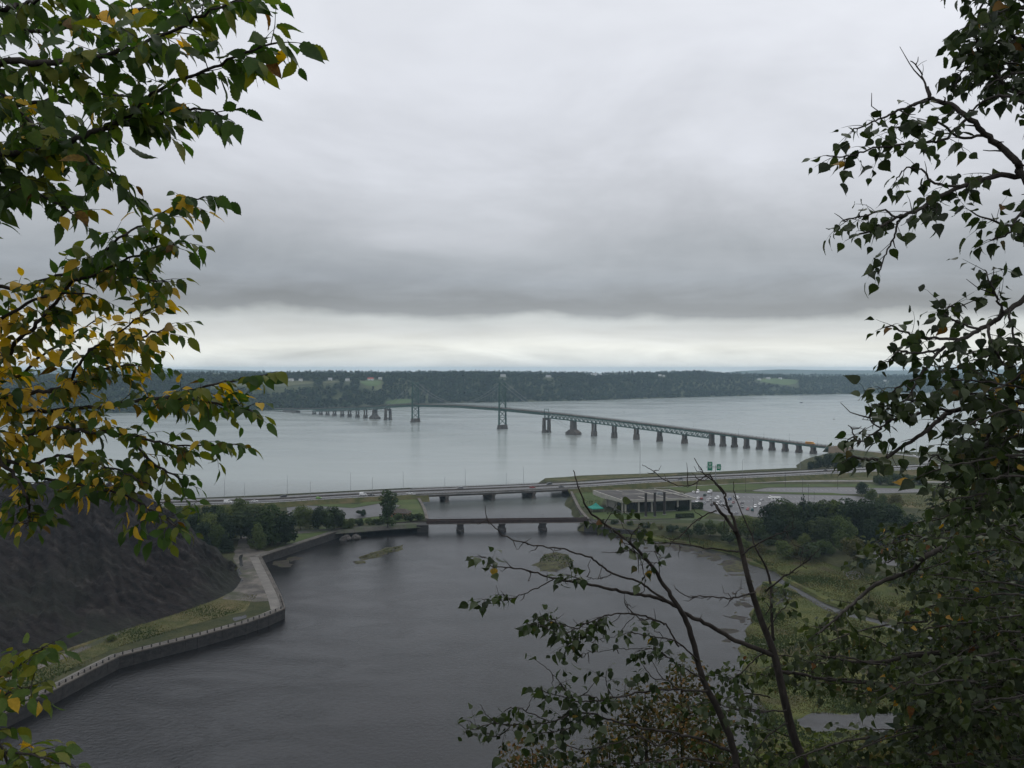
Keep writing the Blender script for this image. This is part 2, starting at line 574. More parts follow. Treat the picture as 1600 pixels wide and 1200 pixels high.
def strip(name, pts, w, mat, parent=None, z=None, kind='structure', label=None, zoff=0.0):
    """A ribbon of width w along world points."""
    m = MB()
    vs = []
    for i, p in enumerate(pts):
        t = (pts[min(i + 1, len(pts) - 1)] - pts[max(i - 1, 0)])
        nn = Vector((t.y, -t.x, 0)).normalized()
        ww = w[i] if isinstance(w, (list, tuple)) else w
        for sgn in (-1, 1):
            q = p + nn * (sgn * ww / 2)
            vs.append((q.x, q.y, (q.z if z is None else z) + zoff))
    m.add(vs, [(2 * i, 2 * i + 1, 2 * i + 3, 2 * i + 2) for i in range(len(pts) - 1)])
    ob = m.build(name, mat, parent)
    if parent is None:
        tag(ob, label, None, kind=kind)
    return ob


def smoothline(pts, n=6):
    """Catmull-Rom through the points."""
    out = []
    k = len(pts)
    for i in range(k - 1):
        p0, p1, p2, p3 = pts[max(i - 1, 0)], pts[i], pts[i + 1], pts[min(i + 2, k - 1)]
        for j in range(n):
            t = j / n
            out.append(0.5 * ((2 * p1) + (p2 - p0) * t + (2 * p0 - 5 * p1 + 4 * p2 - p3) * t * t + (3 * p1 - p0 - 3 * p2 + p3) * t ** 3))
    out.append(pts[-1].copy())
    return out


# ------------------------------------------------------------------ flat land on both sides of the river mouth
WALL = [(-160, 1196), (0, 1118), (77, 1081), (146, 1045), (184, 1026), (230, 1014), (307, 995), (383, 974), (418, 962), (443, 951),
        (437, 932), (422, 901), (406, 870), (426, 863), (500, 839), (535, 827)]
sheet('shore_ground', WALL + [(605, 818), (668, 813), (664, 795), (650, 772), (640, 762), (400, 774), (240, 781), (0, 790), (-400, 796), (-700, 900), (-700, 1300)],
      4.0, M['scrub'], (-1.0, 0.0))
sheet('point_ground', [(915, 820), (922, 812), (904, 795), (893, 768), (888, 754), (848, 752), (856, 747), (900, 743), (1000, 739.5), (1100, 737.5), (1200, 733),
                       (1254, 730), (1256, 718), (1290, 709), (1345, 705), (1440, 706), (1600, 703), (1900, 700), (2400, 960),
                       (1700, 905), (1500, 905), (1400, 897), (1330, 880), (1290, 868), (1240, 860), (1180, 848), (1120, 838), (1060, 832), (1030, 830), (990, 826), (950, 822)],
      3.4, M['scrub'], (-1.0, 7.0), amp=2.2, step=7.0)
# the salt marsh along the basin: low, wet, with ragged edges
sheet('marsh_ground', [(975, 836), (1030, 842), (1075, 847), (1120, 857), (1168, 873), (1205, 889), (1240, 909), (1282, 933), (1330, 952), (1420, 972),
                       (1700, 1060), (1700, 900), (1400, 862), (1250, 850), (1150, 838), (1060, 831), (985, 827)], 1.1, M['marsh'], (-0.5, 1.2), amp=2.4, step=5.0)
sheet('near_marsh', [(1190, 908), (1214, 909), (1243, 924), (1275, 942), (1319, 960), (1376, 979), (1420, 992), (1700, 1082), (2100, 1500), (1500, 1560), (1150, 1520), (1090, 1330),
                     (1165, 1200), (1188, 1130), (1172, 1050), (1158, 1010), (1168, 985), (1176, 955), (1184, 935)], 0.7, M['marsh'], (-0.4, 0.8), amp=2.6, step=4.0)
for pts in ([(1262, 1128), (1300, 1112), (1352, 1108), (1400, 1118), (1402, 1140), (1350, 1150), (1290, 1146)], [(1205, 925), (1228, 922), (1240, 936), (1216, 944)]):
    sheet('marsh_pool', pts, 0.74, M['water'], amp=2.6, step=2.2, label='still pool of water in the marsh')
rm = random.Random(5)
MUDS = [(1040, 852, 22, 3.5), (1075, 858, 26, 4), (1112, 868, 24, 4), (1140, 880, 22, 5), (1156, 898, 14, 3), (1170, 908, 10, 3), (1150, 962, 16, 3.5), (1160, 945, 12, 3), (1142, 985, 15, 3.5), (1136, 1002, 14, 3), (1168, 930, 10, 3), (440, 880, 22, 7), (462, 872, 10, 4)]
for k in range(46):
    u_ = rm.random()
    sx_, sy_ = (1020 + 150 * u_, 847 + 34 * u_ ** 1.3) if k % 2 else (1132 + 44 * rm.random(), 890 + 125 * rm.random())
    MUDS.append((sx_ + rm.uniform(-16, 10), sy_ + rm.uniform(-2, 9), rm.uniform(2, 8), rm.uniform(0.7, 2.2)))
for cx_, cy_, rx_, ry_ in MUDS:
    k = rm.randrange(9, 14)
    pts = []
    for i in range(k):
        a_ = 6.283 * i / k; f_ = rm.uniform(0.5, 1.25)
        pts.append((cx_ + rx_ * f_ * math.cos(a_), cy_ + ry_ * f_ * math.sin(a_)))
    sheet('mud_flat', pts, rm.uniform(0.02, 0.06), M['mud'], (-0.2, 1.2), amp=2.2, step=1.6, label='dark mud flat at the edge of the basin')

# grassed, gravelled and paved areas, each a few centimetres above the last
gz = 4.06
sheet('lawn', [(430, 860), (447, 843), (470, 828), (505, 824), (536, 825), (532, 828), (500, 838.5)], gz, M['grass'], amp=0.4, step=5)
sheet('lawn', [(395, 787), (420, 790), (470, 786), (560, 788), (574, 782), (640, 778), (652, 776), (664, 796), (667, 811), (620, 816), (560, 818), (552, 812),
               (598, 806), (628, 790), (604, 784), (575, 789), (552, 793.5), (478, 789.5), (440, 793), (405, 794)], gz, M['grass'], amp=0.5, step=6)
sheet('lawn', [(15, 1094), (110, 1044), (190, 1008), (290, 978), (375, 955), (404, 930), (398, 915), (372, 925), (300, 942), (215, 972), (120, 1008), (0, 1060)],
      gz, M['rough_grass'], amp=1.6, step=4)
sheet('gravel_track', [(350, 935), (398, 940), (432, 938), (420, 905), (404, 872), (418, 862), (395, 858), (384, 840), (379, 818), (372, 818), (372, 845), (366, 870), (372, 900), (360, 915)],
      gz + 0.02, M['gravel'], amp=1.0, step=4)
sheet('gravel_track', [(0, 1070), (60, 1045), (130, 1017), (200, 985), (205, 982), (196, 982), (125, 1012), (55, 1041), (0, 1064)], gz + 0.05, M['gravel'], amp=0.5, step=5)
for pts in ([(364, 893), (374, 888), (378, 896), (370, 903), (366, 901)], [(362, 966), (384, 961), (386, 966), (366, 971)], [(374, 868), (379, 866), (380, 884), (375, 886)],
            [(368, 905), (378, 903), (380, 908), (371, 910)]):
    sheet('puddle', pts, gz + 0.06, M['water'], amp=0.5, step=2.0, label='rain puddle on the gravel track')
sheet('old_car_park', [(448, 793), (480, 790), (552, 794), (575, 790), (604, 785), (625, 790), (596, 806), (548, 811), (520, 808), (452, 811)], gz + 0.03, M['asphalt'], amp=0.3, step=6)

gz = 3.46
sheet('lawn', [(895, 764), (905, 761), (935, 760), (945, 772), (940, 790), (925, 792), (908, 793)], gz, M['grass'], amp=0.4, step=6)
sheet('lawn', [(1030, 760), (1100, 757), (1230, 756.5), (1330, 756), (1480, 758), (1700, 764), (1700, 772), (1480, 770), (1330, 760.5), (1200, 761), (1170, 766), (1084, 766.5), (1075, 768.5)],
      gz, M['grass'], amp=0.4, step=6)
sheet('lawn', [(990, 818), (930, 816), (922, 800), (945, 800), (1010, 800), (1090, 795), (1110, 802), (1100, 812), (1050, 815)], gz, M['grass'], amp=0.5, step=6)
sheet('lawn', [(1150, 768), (1300, 770), (1325, 772.5), (1318, 774), (1250, 772.5), (1150, 770)], gz + 0.05, M['grass'])
sheet('dry_meadow', [(1340, 773), (1480, 771), (1700, 776), (1700, 800), (1500, 800), (1400, 792), (1360, 785)], gz, M['rough_grass'], amp=0.8, step=6)
sheet('dry_meadow', [(1255, 743), (1330, 742), (1480, 739), (1700, 735), (1700, 752), (1480, 752.5), (1330, 750), (1250, 750)], gz, M['rough_grass'], amp=0.4, step=6)
sheet('sand_spit', [(850, 750.5), (860, 747.5), (900, 744.5), (1000, 741), (1060, 740), (1056, 743), (1000, 746), (900, 752)], gz, M['rough_grass'], amp=0.5, step=6)
sheet('car_park', [(1070, 771), (1090, 767), (1150, 770.5), (1250, 773), (1325, 774.5), (1345, 776), (1385, 781), (1350, 800), (1240, 812), (1160, 806), (1125, 804), (1095, 796), (1075, 785)],
      gz + 0.03, M['asphalt'], amp=0.2, step=8)
sheet('car_park', [(1175, 766.5), (1200, 762), (1330, 761.5), (1475, 765), (1490, 768), (1400, 770), (1330, 772), (1180, 767.5)], gz + 0.03, M['asphalt'], amp=0.2, step=8)
sheet('gravel_yard', [(1352, 848), (1396, 846), (1440, 852), (1450, 880), (1404, 884), (1372, 882)], gz, M['asphalt'], amp=0.5, step=4)
sheet('gravel_yard', [(1318, 893), (1345, 891), (1352, 904), (1326, 906)], 1.16, M['asphalt'], amp=0.6, step=3)
# bay lines of the car park, painted flat
mbp = MB()
for x0, y0, x1, y1, n in ((1100, 783, 1330, 783, 34), (1110, 791, 1300, 792, 28), (1105, 776, 1300, 777, 28), (1195, 765, 1440, 767, 34)):
    for k in range(n):
        t = k / (n - 1)
        c = G(x0 + (x1 - x0) * t, y0 + (y1 - y0) * t, gz + 0.04)
        mbp.add([(c.x - 0.07, c.y - 2.6, c.z), (c.x + 0.07, c.y - 2.6, c.z), (c.x + 0.07, c.y + 2.6, c.z), (c.x - 0.07, c.y + 2.6, c.z)], [(0, 1, 2, 3)])
tag(mbp.build('bay_markings', M['paint']), kind='structure')

# ------------------------------------------------------------------ the highway along the river
HWY_PX = [(-300, 801), (0, 794), (240, 786.5), (412, 781), (495, 776.3), (632, 769), (760, 764), (890, 758), (1000, 751), (1100, 746), (1200, 741.5), (1320, 735.5), (1450, 729), (1600, 722.5), (1900, 712)]
HWY = smoothline([G(x, y, 7.0) for x, y in HWY_PX], 8)
strip('highway_road', HWY, 28.0, M['road'], label='wet grey divided highway along the river')


def offset_line(pts, off, dz=0.0):
    out = []
    for i, p in enumerate(pts):
        t = (pts[min(i + 1, len(pts) - 1)] - pts[max(i - 1, 0)])
        nn = Vector((t.y, -t.x, 0)).normalized()
        out.append(p + nn * off + Vector((0, 0, dz)))
    return out


def walk(pts, step, start=0.0):
    """Points and headings at even steps along a line."""
    out = []
    acc = -start
    for a, b in zip(pts, pts[1:]):
        l = (b - a).length
        d = (b - a) / max(l, 1e-6)
        while acc <= l:
            if acc >= 0:
                out.append((a + d * acc, math.atan2(d.y, d.x)))
            acc += step
        acc -= l
    return out


def on_hwy(px, off):
    """The point of the highway seen at that column, off metres to the viewer's side of its middle."""
    line = offset_line(HWY, off)
    best = min(range(len(line) - 1), key=lambda i: abs(proj(line[i])[0] - px) + abs(proj(line[i + 1])[0] - px))
    a, b = line[best], line[best + 1]
    xa, xb = proj(a)[0], proj(b)[0]
    t = (px - xa) / (xb - xa) if abs(xb - xa) > 1e-6 else 0
    return a.lerp(b, min(1, max(0, t))), math.atan2(b.y - a.y, b.x - a.x)


for off in (-12.6, -2.2, 2.2, 12.6):
    strip('road_marking', offset_line(HWY, off), 0.22, M['paint'], zoff=0.012)
mbp = MB()
for off in (-7.4, 7.4):
    for p, a in walk(offset_line(HWY, off), 9.0):
        if -500 < p.x < 900:
            d = Vector((math.cos(a), math.sin(a), 0)); nn = Vector((-d.y, d.x, 0)) * 0.1
            mbp.add([p - d * 1.5 - nn, p + d * 1.5 - nn, p + d * 1.5 + nn, p - d * 1.5 + nn], [(0, 1, 2, 3)])
for i in range(len(mbp.v)):
    mbp.v[i] = (mbp.v[i][0], mbp.v[i][1], mbp.v[i][2] + 0.014)
tag(mbp.build('road_marking', M['paint']), kind='structure')
# embankments: sloping verges from the road edge down to the land, broken where the bridge crosses the river mouth
BR0, BR1 = on_hwy(651, 0)[0].x, on_hwy(889, 0)[0].x
m = MB()
for sgn in (-1, 1):
    e0 = offset_line(HWY, sgn * 14.0, -0.004)
    e1 = offset_line(HWY, sgn * 20.5)
    for i in range(len(HWY) - 1):
        mid = (HWY[i].x + HWY[i + 1].x) / 2
        if BR0 + 6 < mid < BR1 - 6:
            continue
        q = [e0[i], e0[i + 1], Vector((e1[i + 1].x, e1[i + 1].y, 2.2)), Vector((e1[i].x, e1[i].y, 2.2))]
        m.add(q, [(0, 1, 2, 3) if sgn < 0 else (3, 2, 1, 0)])
tag(m.build('grass_verge', M['rough_grass']), kind='structure')
# slip roads
RAMP = smoothline([G(1296, 698, 8.5), G(1345, 703.5, 8.0), G(1395, 709, 7.5), G(1436, 714, 7.1), G(1450, 719, 7.0), G(1448, 725, 7.02)], 8)
strip('slip_road', RAMP, 10.0, M['road'], zoff=0.05)
m = MB()
e = [offset_line(RAMP, s) for s in (-12, -5, 5, 12)]
for i in range(len(RAMP) - 1):
    for a, b, za, zb in ((e[1], e[0], 0, 1), (e[3], e[2], 1, 0)):
        q = [Vector((a[i].x, a[i].y, 3.0 if za else a[i].z)), Vector((a[i + 1].x, a[i + 1].y, 3.0 if za else a[i + 1].z)),
             Vector((b[i + 1].x, b[i + 1].y, 3.0 if zb else b[i + 1].z)), Vector((b[i].x, b[i].y, 3.0 if zb else b[i].z))]
        m.add(q, [(0, 1, 2, 3)])
tag(m.build('grass_verge', M['rough_grass']), kind='structure')
strip('service_road', smoothline([G(1010, 762, 3.5), G(1150, 755, 3.5), G(1230, 752, 3.5), G(1350, 751.5, 3.5), G(1480, 753.5, 3.5), G(1650, 757, 3.5)], 6), 7.0, M['concrete'], zoff=0.02)

# ------------------------------------------------------------------ the shale hill beside the basin
FOOT = [(-420, 1240), (-160, 1122), (0, 1062), (110, 1014), (200, 984), (300, 952), (362, 926), (378, 906)]
foot = smoothline([G(x, y, 4.0) for x, y in FOOT], 26)
crest = smoothline([P(-420, 742, 360), P(-160, 748, 385), P(0, 752, 395), P(90, 752, 398), P(160, 757, 398), P(215, 772, 394), P(290, 826, 386), P(366, 888, 382)], 26)
back = smoothline([G(-420, 830, 3.9), G(-160, 832, 3.9), G(0, 832, 3.9), G(90, 832, 3.9), G(160, 832, 3.9), G(225, 836, 3.9), G(310, 850, 3.9), G(372, 880, 3.9)], 26)
nu, nv = len(foot), 150


def hill_point(i, v):
    f, c, b = foot[i], crest[i], back[i]
    if v <= 1.0:
        p = f.lerp(c, v)
        z = f.z + (c.z - f.z) * (v ** 1.12)
    else:
        w = v - 1.0
        p = c.lerp(b, w)
        z = b.z + (c.z - b.z) * (0.5 + 0.5 * math.cos(math.pi * min(1, w)))
    h = max(0.0, (z - 4.0))
    k = min(1.0, h / 8.0)
    q = Vector((p.x, p.y, z))
    # spurs and gullies that run down the fall line
    u = (i / nu) * 38
    g = noise.noise(Vector((u * 0.55 + 0.25 * math.sin(v * 4), v * 0.7, 2.0))) * 2.4 + noise.noise(Vector((u * 1.7, v * 1.6, 5.0))) * 1.1
    g += noise.fractal(q * 0.11, 1.0, 2.0, 5) * 1.2
    g -= abs(noise.noise(Vector((u * 0.9 + v * 1.3, v * 0.35, 8.0)))) * 2.0
    # broken ledges and rubble
    r1 = 1 - abs(noise.noise(Vector((q.x * 0.16 + q.z * 0.3, q.y * 0.16, q.z * 0.10 + 3))))
    r2 = 1 - abs(noise.noise(q * 0.42 + Vector((7, 1, 4))))
    g += (r1 ** 3 - 0.5) * 2.2 + (r2 ** 2 - 0.5) * 0.9 + noise.noise(q * 1.1) * 0.35
    return Vector((p.x, p.y, z + g * k - 0.15))


V = [hill_point(i, 2.0 * j / nv) for j in range(nv + 1) for i in range(nu)]
FA = [(j * nu + i, j * nu + i + 1, (j + 1) * nu + i + 1, (j + 1) * nu + i) for j in range(nv) for i in range(nu - 1)]
shale = bpy.data.materials.new('shale_slope')
shale.use_nodes = True
t = shale.node_tree
b = t.nodes['Principled BSDF']
b.inputs['Roughness'].default_value = 0.8
b.inputs['Specular IOR Level'].default_value = 0.12
g = N(t, 'ShaderNodeNewGeometry')
mp = N(t, 'ShaderNodeMapping'); mp.inputs['Scale'].default_value = (1, 1, 0.35); mp.inputs['Rotation'].default_value = (0.0, 0.35, 0.5)
L(t, g, 'Position', mp, 0)
na = N(t, 'ShaderNodeTexNoise', in_Scale=0.05, in_Detail=8.0, in_Roughness=0.62, in_Distortion=1.6); L(t, mp, 0, na, 'Vector')
ra = ramp(t, [(0.30, (0.0058, 0.0046, 0.0048)), (0.48, (0.0125, 0.0100, 0.0098)), (0.58, (0.019, 0.0155, 0.0148)), (0.68, (0.042, 0.036, 0.033))]); L(t, na, 'Fac', ra, 0)
# bedding lines
wv = N(t, 'ShaderNodeTexWave', in_Scale=0.10, in_Distortion=9.0, in_Detail=4.0, in_Detail_Scale=0.8); wv.bands_direction = 'DIAGONAL'
L(t, g, 'Position', wv, 'Vector')
rw = ramp(t, [(0.0, 0.6), (0.5, 1.0), (1.0, 1.25)]); L(t, wv, 'Fac', rw, 0)
ml = N(t, 'ShaderNodeMixRGB', blend_type='MULTIPLY', in_0=1.0); L(t, ra, 'Color', ml, 1); L(t, rw, 'Color', ml, 2)
# thin green growth low on the scree
ng = N(t, 'ShaderNodeTexNoise', in_Scale=0.03, in_Detail=5.0, in_Roughness=0.6); L(t, g, 'Position', ng, 'Vector')
sp = N(t, 'ShaderNodeSeparateXYZ'); L(t, g, 'Position', sp, 0)
hgt = N(t, 'ShaderNodeMapRange', in_1=26.0, in_2=6.0); L(t, sp, 'Z', hgt, 0)
rg = ramp(t, [(0.45, 0.0), (0.62, 0.75)]); L(t, ng, 'Fac', rg, 0)
mg = N(t, 'ShaderNodeMath', operation='MULTIPLY'); L(t, rg, 'Color', mg, 0); L(t, hgt, 0, mg, 1)
mx = N(t, 'ShaderNodeMixRGB', blend_type='MIX'); L(t, mg, 0, mx, 0); L(t, ml, 0, mx, 1); mx.inputs[2].default_value = (0.026, 0.030, 0.021, 1)
L(t, mx, 0, b, 'Base Color')
nb = N(t, 'ShaderNodeTexNoise', in_Scale=0.5, in_Detail=8.0, in_Roughness=0.65); L(t, mp, 0, nb, 'Vector')
bp = N(t, 'ShaderNodeBump', in_Strength=0.9, in_Distance=1.6); L(t, nb, 'Fac', bp, 'Height'); L(t, bp, 0, b, 'Normal')
me = np_mesh('shale_hill', [tuple(p) for p in V], FA, shale, smooth=True)
tag(link('shale_hill', me), 'bare dark shale hillside dropping to the basin', 'hill', kind='structure')


# ------------------------------------------------------------------ the cliff the viewpoint stands on
def cliff_z(x, y):
    yy = y - 1.2 + 0.6 * noise.noise(Vector((x * 0.3, 0, 1)))
    if yy <= 0:
        return 98.25 + 0.15 * noise.noise(Vector((x * 0.5, y * 0.5, 3)))
    s = 1.05 - 0.42 * grp_smooth(x, 0.5, 9.0)
    return max(-2.0, 98.25 - s * yy + noise.fractal(Vector((x * 0.12, y * 0.12, 7)), 1.0, 2.0, 4) * min(1.6, yy * 0.15))


nx, ny = 90, 90
xs = [math.copysign(abs(k) ** 1.9, k) * 260 for k in np.linspace(-1, 1, nx)]
ys = [-40 + 240 * (k ** 1.6) for k in np.linspace(0, 1, ny)]
V = [(x, y, cliff_z(x, y)) for y in ys for x in xs]
FA = [(j * nx + i, j * nx + i + 1, (j + 1) * nx + i + 1, (j + 1) * nx + i) for j in range(ny - 1) for i in range(nx - 1)]
me = np_mesh('cliff_ground', V, FA, pm('cliff_soil', (0.022, 0.022, 0.014), (0.048, 0.045, 0.028), scale=0.5, rough=0.95, bump=0.7), smooth=True)
tag(link('cliff_ground', me), 'steep wooded cliff below the viewpoint', 'cliff', kind='structure')

# ------------------------------------------------------------------ the far island
SHORE = [(-700, 668), (-300, 656), (0, 649), (250, 644.5), (430, 641.5), (560, 636), (650, 631.5), (760, 629), (900, 626.3), (1040, 622), (1200, 617.8), (1400, 614.5), (1600, 612.2), (1900, 610), (2300, 608)]


def shore_y(px):
    for (x0, y0), (x1, y1) in zip(SHORE, SHORE[1:]):
        if px <= x1:
            return y0 + (y1 - y0) * (px - x0) / (x1 - x0)
    return SHORE[-1][1]


def lerp_tab(tab, x):
    if x <= tab[0][0]: return tab[0][1]
    for (x0, y0), (x1, y1) in zip(tab, tab[1:]):
        if x <= x1:
            return y0 + (y1 - y0) * (x - x0) / (x1 - x0)
    return tab[-1][1]


# height of the ridge above the river, and how far inland it rises, column by column
RIDGE = [(-700, 60), (0, 62), (250, 70), (440, 74), (620, 73), (760, 76), (860, 70), (905, 71), (935, 63), (960, 70), (1020, 70), (1090, 73), (1150, 62), (1200, 57), (1300, 52), (1450, 50), (1700, 46), (2300, 40)]
RISE = [(-700, 500), (250, 480), (440, 430), (640, 380), (800, 330), (1000, 330), (1150, 380), (1300, 500), (2300, 700)]


def island_xy(px, s):
    g0 = G(px, shore_y(px), 0.0)
    d = Vector((g0.x, g0.y, 0)).normalized()
    return g0 + d * s


def island_h(px, s):
    r = lerp_tab(RIDGE, px)
    w = lerp_tab(RISE, px)
    t = max(0.0, s / w)
    if t < 1:
        base = r * (1 - (1 - t) ** 1.7) * (0.25 + 0.75 * grp_smooth(t, 0, 0.55))
    else:
        base = r + (s - w) * 0.002
    q = island_xy(px, s)
    n = noise.fractal(Vector((q.x, q.y, 0)) * 0.0035, 1.0, 2.0, 4)
    return 0.6 * min(1, s / 12) + base + n * 11.0 * min(1.0, s / 160) * (1.0 if t < 1 else 0.5)


icol = np.linspace(-650, 2250, 240)
irow = np.array([-15, 0, 6] + list(np.linspace(15, 520, 44)) + list(np.linspace(560, 2600, 26)))
V = []
for s in irow:
    for px in icol:
        q = island_xy(px, s)
        V.append((q.x, q.y, island_h(px, s) if s > 0 else -1.0))
ni = len(icol)
FA = [(j * ni + i, j * ni + i + 1, (j + 1) * ni + i + 1, (j + 1) * ni + i) for j in range(len(irow) - 1) for i in range(ni - 1)]
me = np_mesh('island_ground', V, FA, pm('island_floor', (0.030, 0.044, 0.020), (0.060, 0.072, 0.032), scale=0.01, rough=0.95, c3=(0.085, 0.10, 0.045), scale3=0.004, amt3=(0.55, 0.62)), smooth=True)
tag(link('island_ground', me), 'long wooded island across the river', 'island', kind='structure')


def island_hit(px, py, extra=0.0):
    """Where a line of sight meets the island's ground."""
    s = 0.0
    while s < 2600:
        q = island_xy(px, s)
        h = island_h(px, s) + extra
        if proj((q.x, q.y, h))[1] <= py:
            return Vector((q.x, q.y, h)), s
        s += 4.0
    return Vector((q.x, q.y, h)), s


# open fields: px outline on the slope facing the river
FIELDS = [([(405, 601), (415, 597), (470, 596), (490, 600), (470, 602), (430, 603)], 'dry'), ([(563, 603), (570, 596), (585, 594.5), (596, 595), (590, 602), (576, 604)], 'green'),
          ([(602, 630), (606, 626), (640, 624.5), (646, 628), (630, 631)], 'green'), ([(1182, 597), (1200, 594), (1228, 592.5), (1246, 597), (1215, 599)], 'green'),
          ([(505, 597), (520, 595.5), (530, 597), (515, 599)], 'dry'), ([(330, 603), (370, 599), (395, 600), (380, 604)], 'dry')]
FIELDX = []
M['pasture'] = pm('pasture', (0.060, 0.105, 0.034), (0.09, 0.135, 0.045), scale=0.01, rough=0.95)
M['stubble'] = pm('stubble', (0.075, 0.088, 0.042), (0.11, 0.112, 0.055), scale=0.01, rough=0.95)
for pts, kd in FIELDS:
    x0, x1 = min(p[0] for p in pts), max(p[0] for p in pts)
    hits = [island_hit(*p) for p in pts]
    s0, s1 = min(h[1] for h in hits), max(h[1] for h in hits)
    s1 = min(s1, s0 + 420)
    FIELDX.append((x0, x1, s0, s1))
    V, nn_ = [], 14
    for j in range(nn_ + 1):
        for i in range(nn_ + 1):
            u = (i / nn_) * 2 - 1
            v = (j / nn_) * 2 - 1
            uu, vv = u * math.sqrt(1 - v * v / 2), v * math.sqrt(1 - u * u / 2)
            px = (x0 + x1) / 2 + uu * (x1 - x0) / 2
            s = (s0 + s1) / 2 + vv * (s1 - s0) / 2
            q = island_xy(px, s)
            V.append((q.x, q.y, island_h(px, s) + 0.8))
    FA = [(j * (nn_ + 1) + i, j * (nn_ + 1) + i + 1, (j + 1) * (nn_ + 1) + i + 1, (j + 1) * (nn_ + 1) + i) for j in range(nn_) for i in range(nn_)]
    me = np_mesh('pasture_field', V, FA, M['pasture'] if kd == 'green' else M['stubble'], smooth=True)
    tag(link('pasture_field', me), 'open farm field on the island slope', 'field', kind='structure')

# island farmhouses and cottages: (px, py, width m, roof, walls)
HOUSES = [(786, 588.5, 19, 'greyroof', 'long white farmhouse alone on the ridge beyond the suspension towers'), (833, 587.5, 12, 'redroof', 'white house with a red roof on the island ridge'),
          (848, 587.5, 24, 'greyroof', 'long white barn on the ridge next to the small red roofed house'), (857, 590, 20, 'greyroof', 'low white shed just below the long ridge barn'),
          (871, 587.2, 16, 'greyroof', 'tall white house by the end of the ridge farm row'), (886, 586, 10, 'greyroof', 'tiny white cottage at the trees past the ridge farm'),
          (928, 586.8, 34, 'greyroof', 'wide pale farm building in the gap of the ridge trees'), (938, 586.5, 14, 'greyroof', 'small white house beside the wide pale ridge building'),
          (1031, 588, 13, 'greyroof', 'white house tucked under the tallest ridge trees'), (1037, 588.5, 10, 'greyroof', 'small pale shed beside the white house under the tallest trees'),
          (1186, 594.2, 16, 'greyroof', 'white cottage at the edge of the green ridge field'), (1200, 592.5, 18, 'greyroof', 'white farmhouse above the green ridge field'),
          (1219, 592.5, 15, 'greyroof', 'white house at the top of the green ridge field'), (1176, 588.5, 12, 'greyroof', 'distant white cottage among the lower ridge trees'),
          (1365, 586.5, 14, 'greyroof', 'white house by itself far along the low ridge'), (1383, 596, 14, 'greyroof', 'white house on the wooded slope near the poplar leaves'),
          (579, 594.0, 20, 'redroof', 'farmhouse with a bright red roof above the green hillside field'), (455, 595.5, 15, 'greyroof', 'pale house over the dry hillside field'),
          (435, 595.5, 18, 'greyroof', 'grey farmhouse at the end of the dry hillside field'), (470, 596, 11, 'greyroof', 'small white shed near the dry hillside field'),
          (516, 594, 13, 'greyroof', 'white cottage between the dry field and the red roofed farm'), (543, 595.5, 13, 'greyroof', 'pale cottage among trees short of the red roofed farm'),
          (594, 593.0, 11, 'greyroof', 'small grey outbuilding beside the red roofed farmhouse')]
HOUSEX = []


def house(px, py, w, roofm, label):
    loc, s = island_hit(px, py)
    if s > 2000:
        s = 900; q = island_xy(px, s); loc = Vector((q.x, q.y, island_h(px, s)))
    HOUSEX.append((px, s, w))
    w *= 0.85
    rz = math.atan2(-loc.x, loc.y) + random.uniform(-0.5, 0.5)
    t = thing('farm_house', label, 'house', loc - Vector((0, 0, 0.4)), rz, 'houses on the island')
    dp, hh = w * 0.55, 5.4 + random.uniform(-0.6, 1.2)
    MB().box((0, 0, -1.5), (w, dp, hh + 1.5)).build('wall', M['white'], t)
    r = MB()
    rh = dp * 0.36
    e = 0.5
    r.add([(-w / 2 - e, -dp / 2 - e, hh - 0.2), (w / 2 + e, -dp / 2 - e, hh - 0.2), (w / 2 + e, dp / 2 + e, hh - 0.2), (-w / 2 - e, dp / 2 + e, hh - 0.2), (-w / 2 - e, 0, hh + rh), (w / 2 + e, 0, hh + rh)],
          [(0, 1, 5, 4), (2, 3, 4, 5), (1, 2, 5), (3, 0, 4), (3, 2, 1, 0)])
    ro = r.build('roof', M[roofm], t)
    MB().box((w * 0.22, 0.3, hh + rh - 0.8), (1.0, 1.0, 2.0)).build('chimney', M['brick'], ro)
    for k in range(max(2, int(w / 5))):
        xk = -w / 2 + (k + 0.5) * w / max(2, int(w / 5))
        MB().box((xk, -dp / 2 - 0.02, 1.4), (1.4, 0.12, 1.7)).build('window', M['glass'], t)
    MB().box((w * 0.05, -dp / 2 - 0.03, 0), (1.1, 0.12, 2.2)).build('door', M['dark_steel'], t)


for h in HOUSES:
    house(*h)


# forest on the island: one mass of small clumped crowns
def blob_proto(k, nf, flat):
    """A crown of loose leaf clumps: unit-sized, as arrays of triangles."""
    rs = np.random.RandomState(100 + k)
    V = []
    for i in range(nf):
        d = rs.normal(size=3); d /= np.linalg.norm(d)
        if flat:
            r = 0.55 + 0.45 * rs.rand()
            c = d * np.array([0.5, 0.5, 0.5]) * r
            c[2] += 0.55
        else:
            h = rs.rand() ** 0.8
            c = np.array([d[0] * 0.34 * (1.05 - h), d[1] * 0.34 * (1.05 - h), 0.08 + h * 0.95])
        nrm = d * 0.5 + np.array([0, 0, 0.8]) + rs.normal(size=3) * 0.12
        nrm /= np.linalg.norm(nrm)
        a = np.cross(nrm, [0.3, 0.2, 0.9]); a /= np.linalg.norm(a)
        bb = np.cross(nrm, a)
        sz = 0.27 if flat else 0.2
        th = rs.rand() * 6.28
        for kk in range(3):
            an = th + kk * 2.094
            V.append(c + (a * math.cos(an) + bb * math.sin(an)) * sz * (0.8 + 0.5 * rs.rand()))
    return np.array(V)


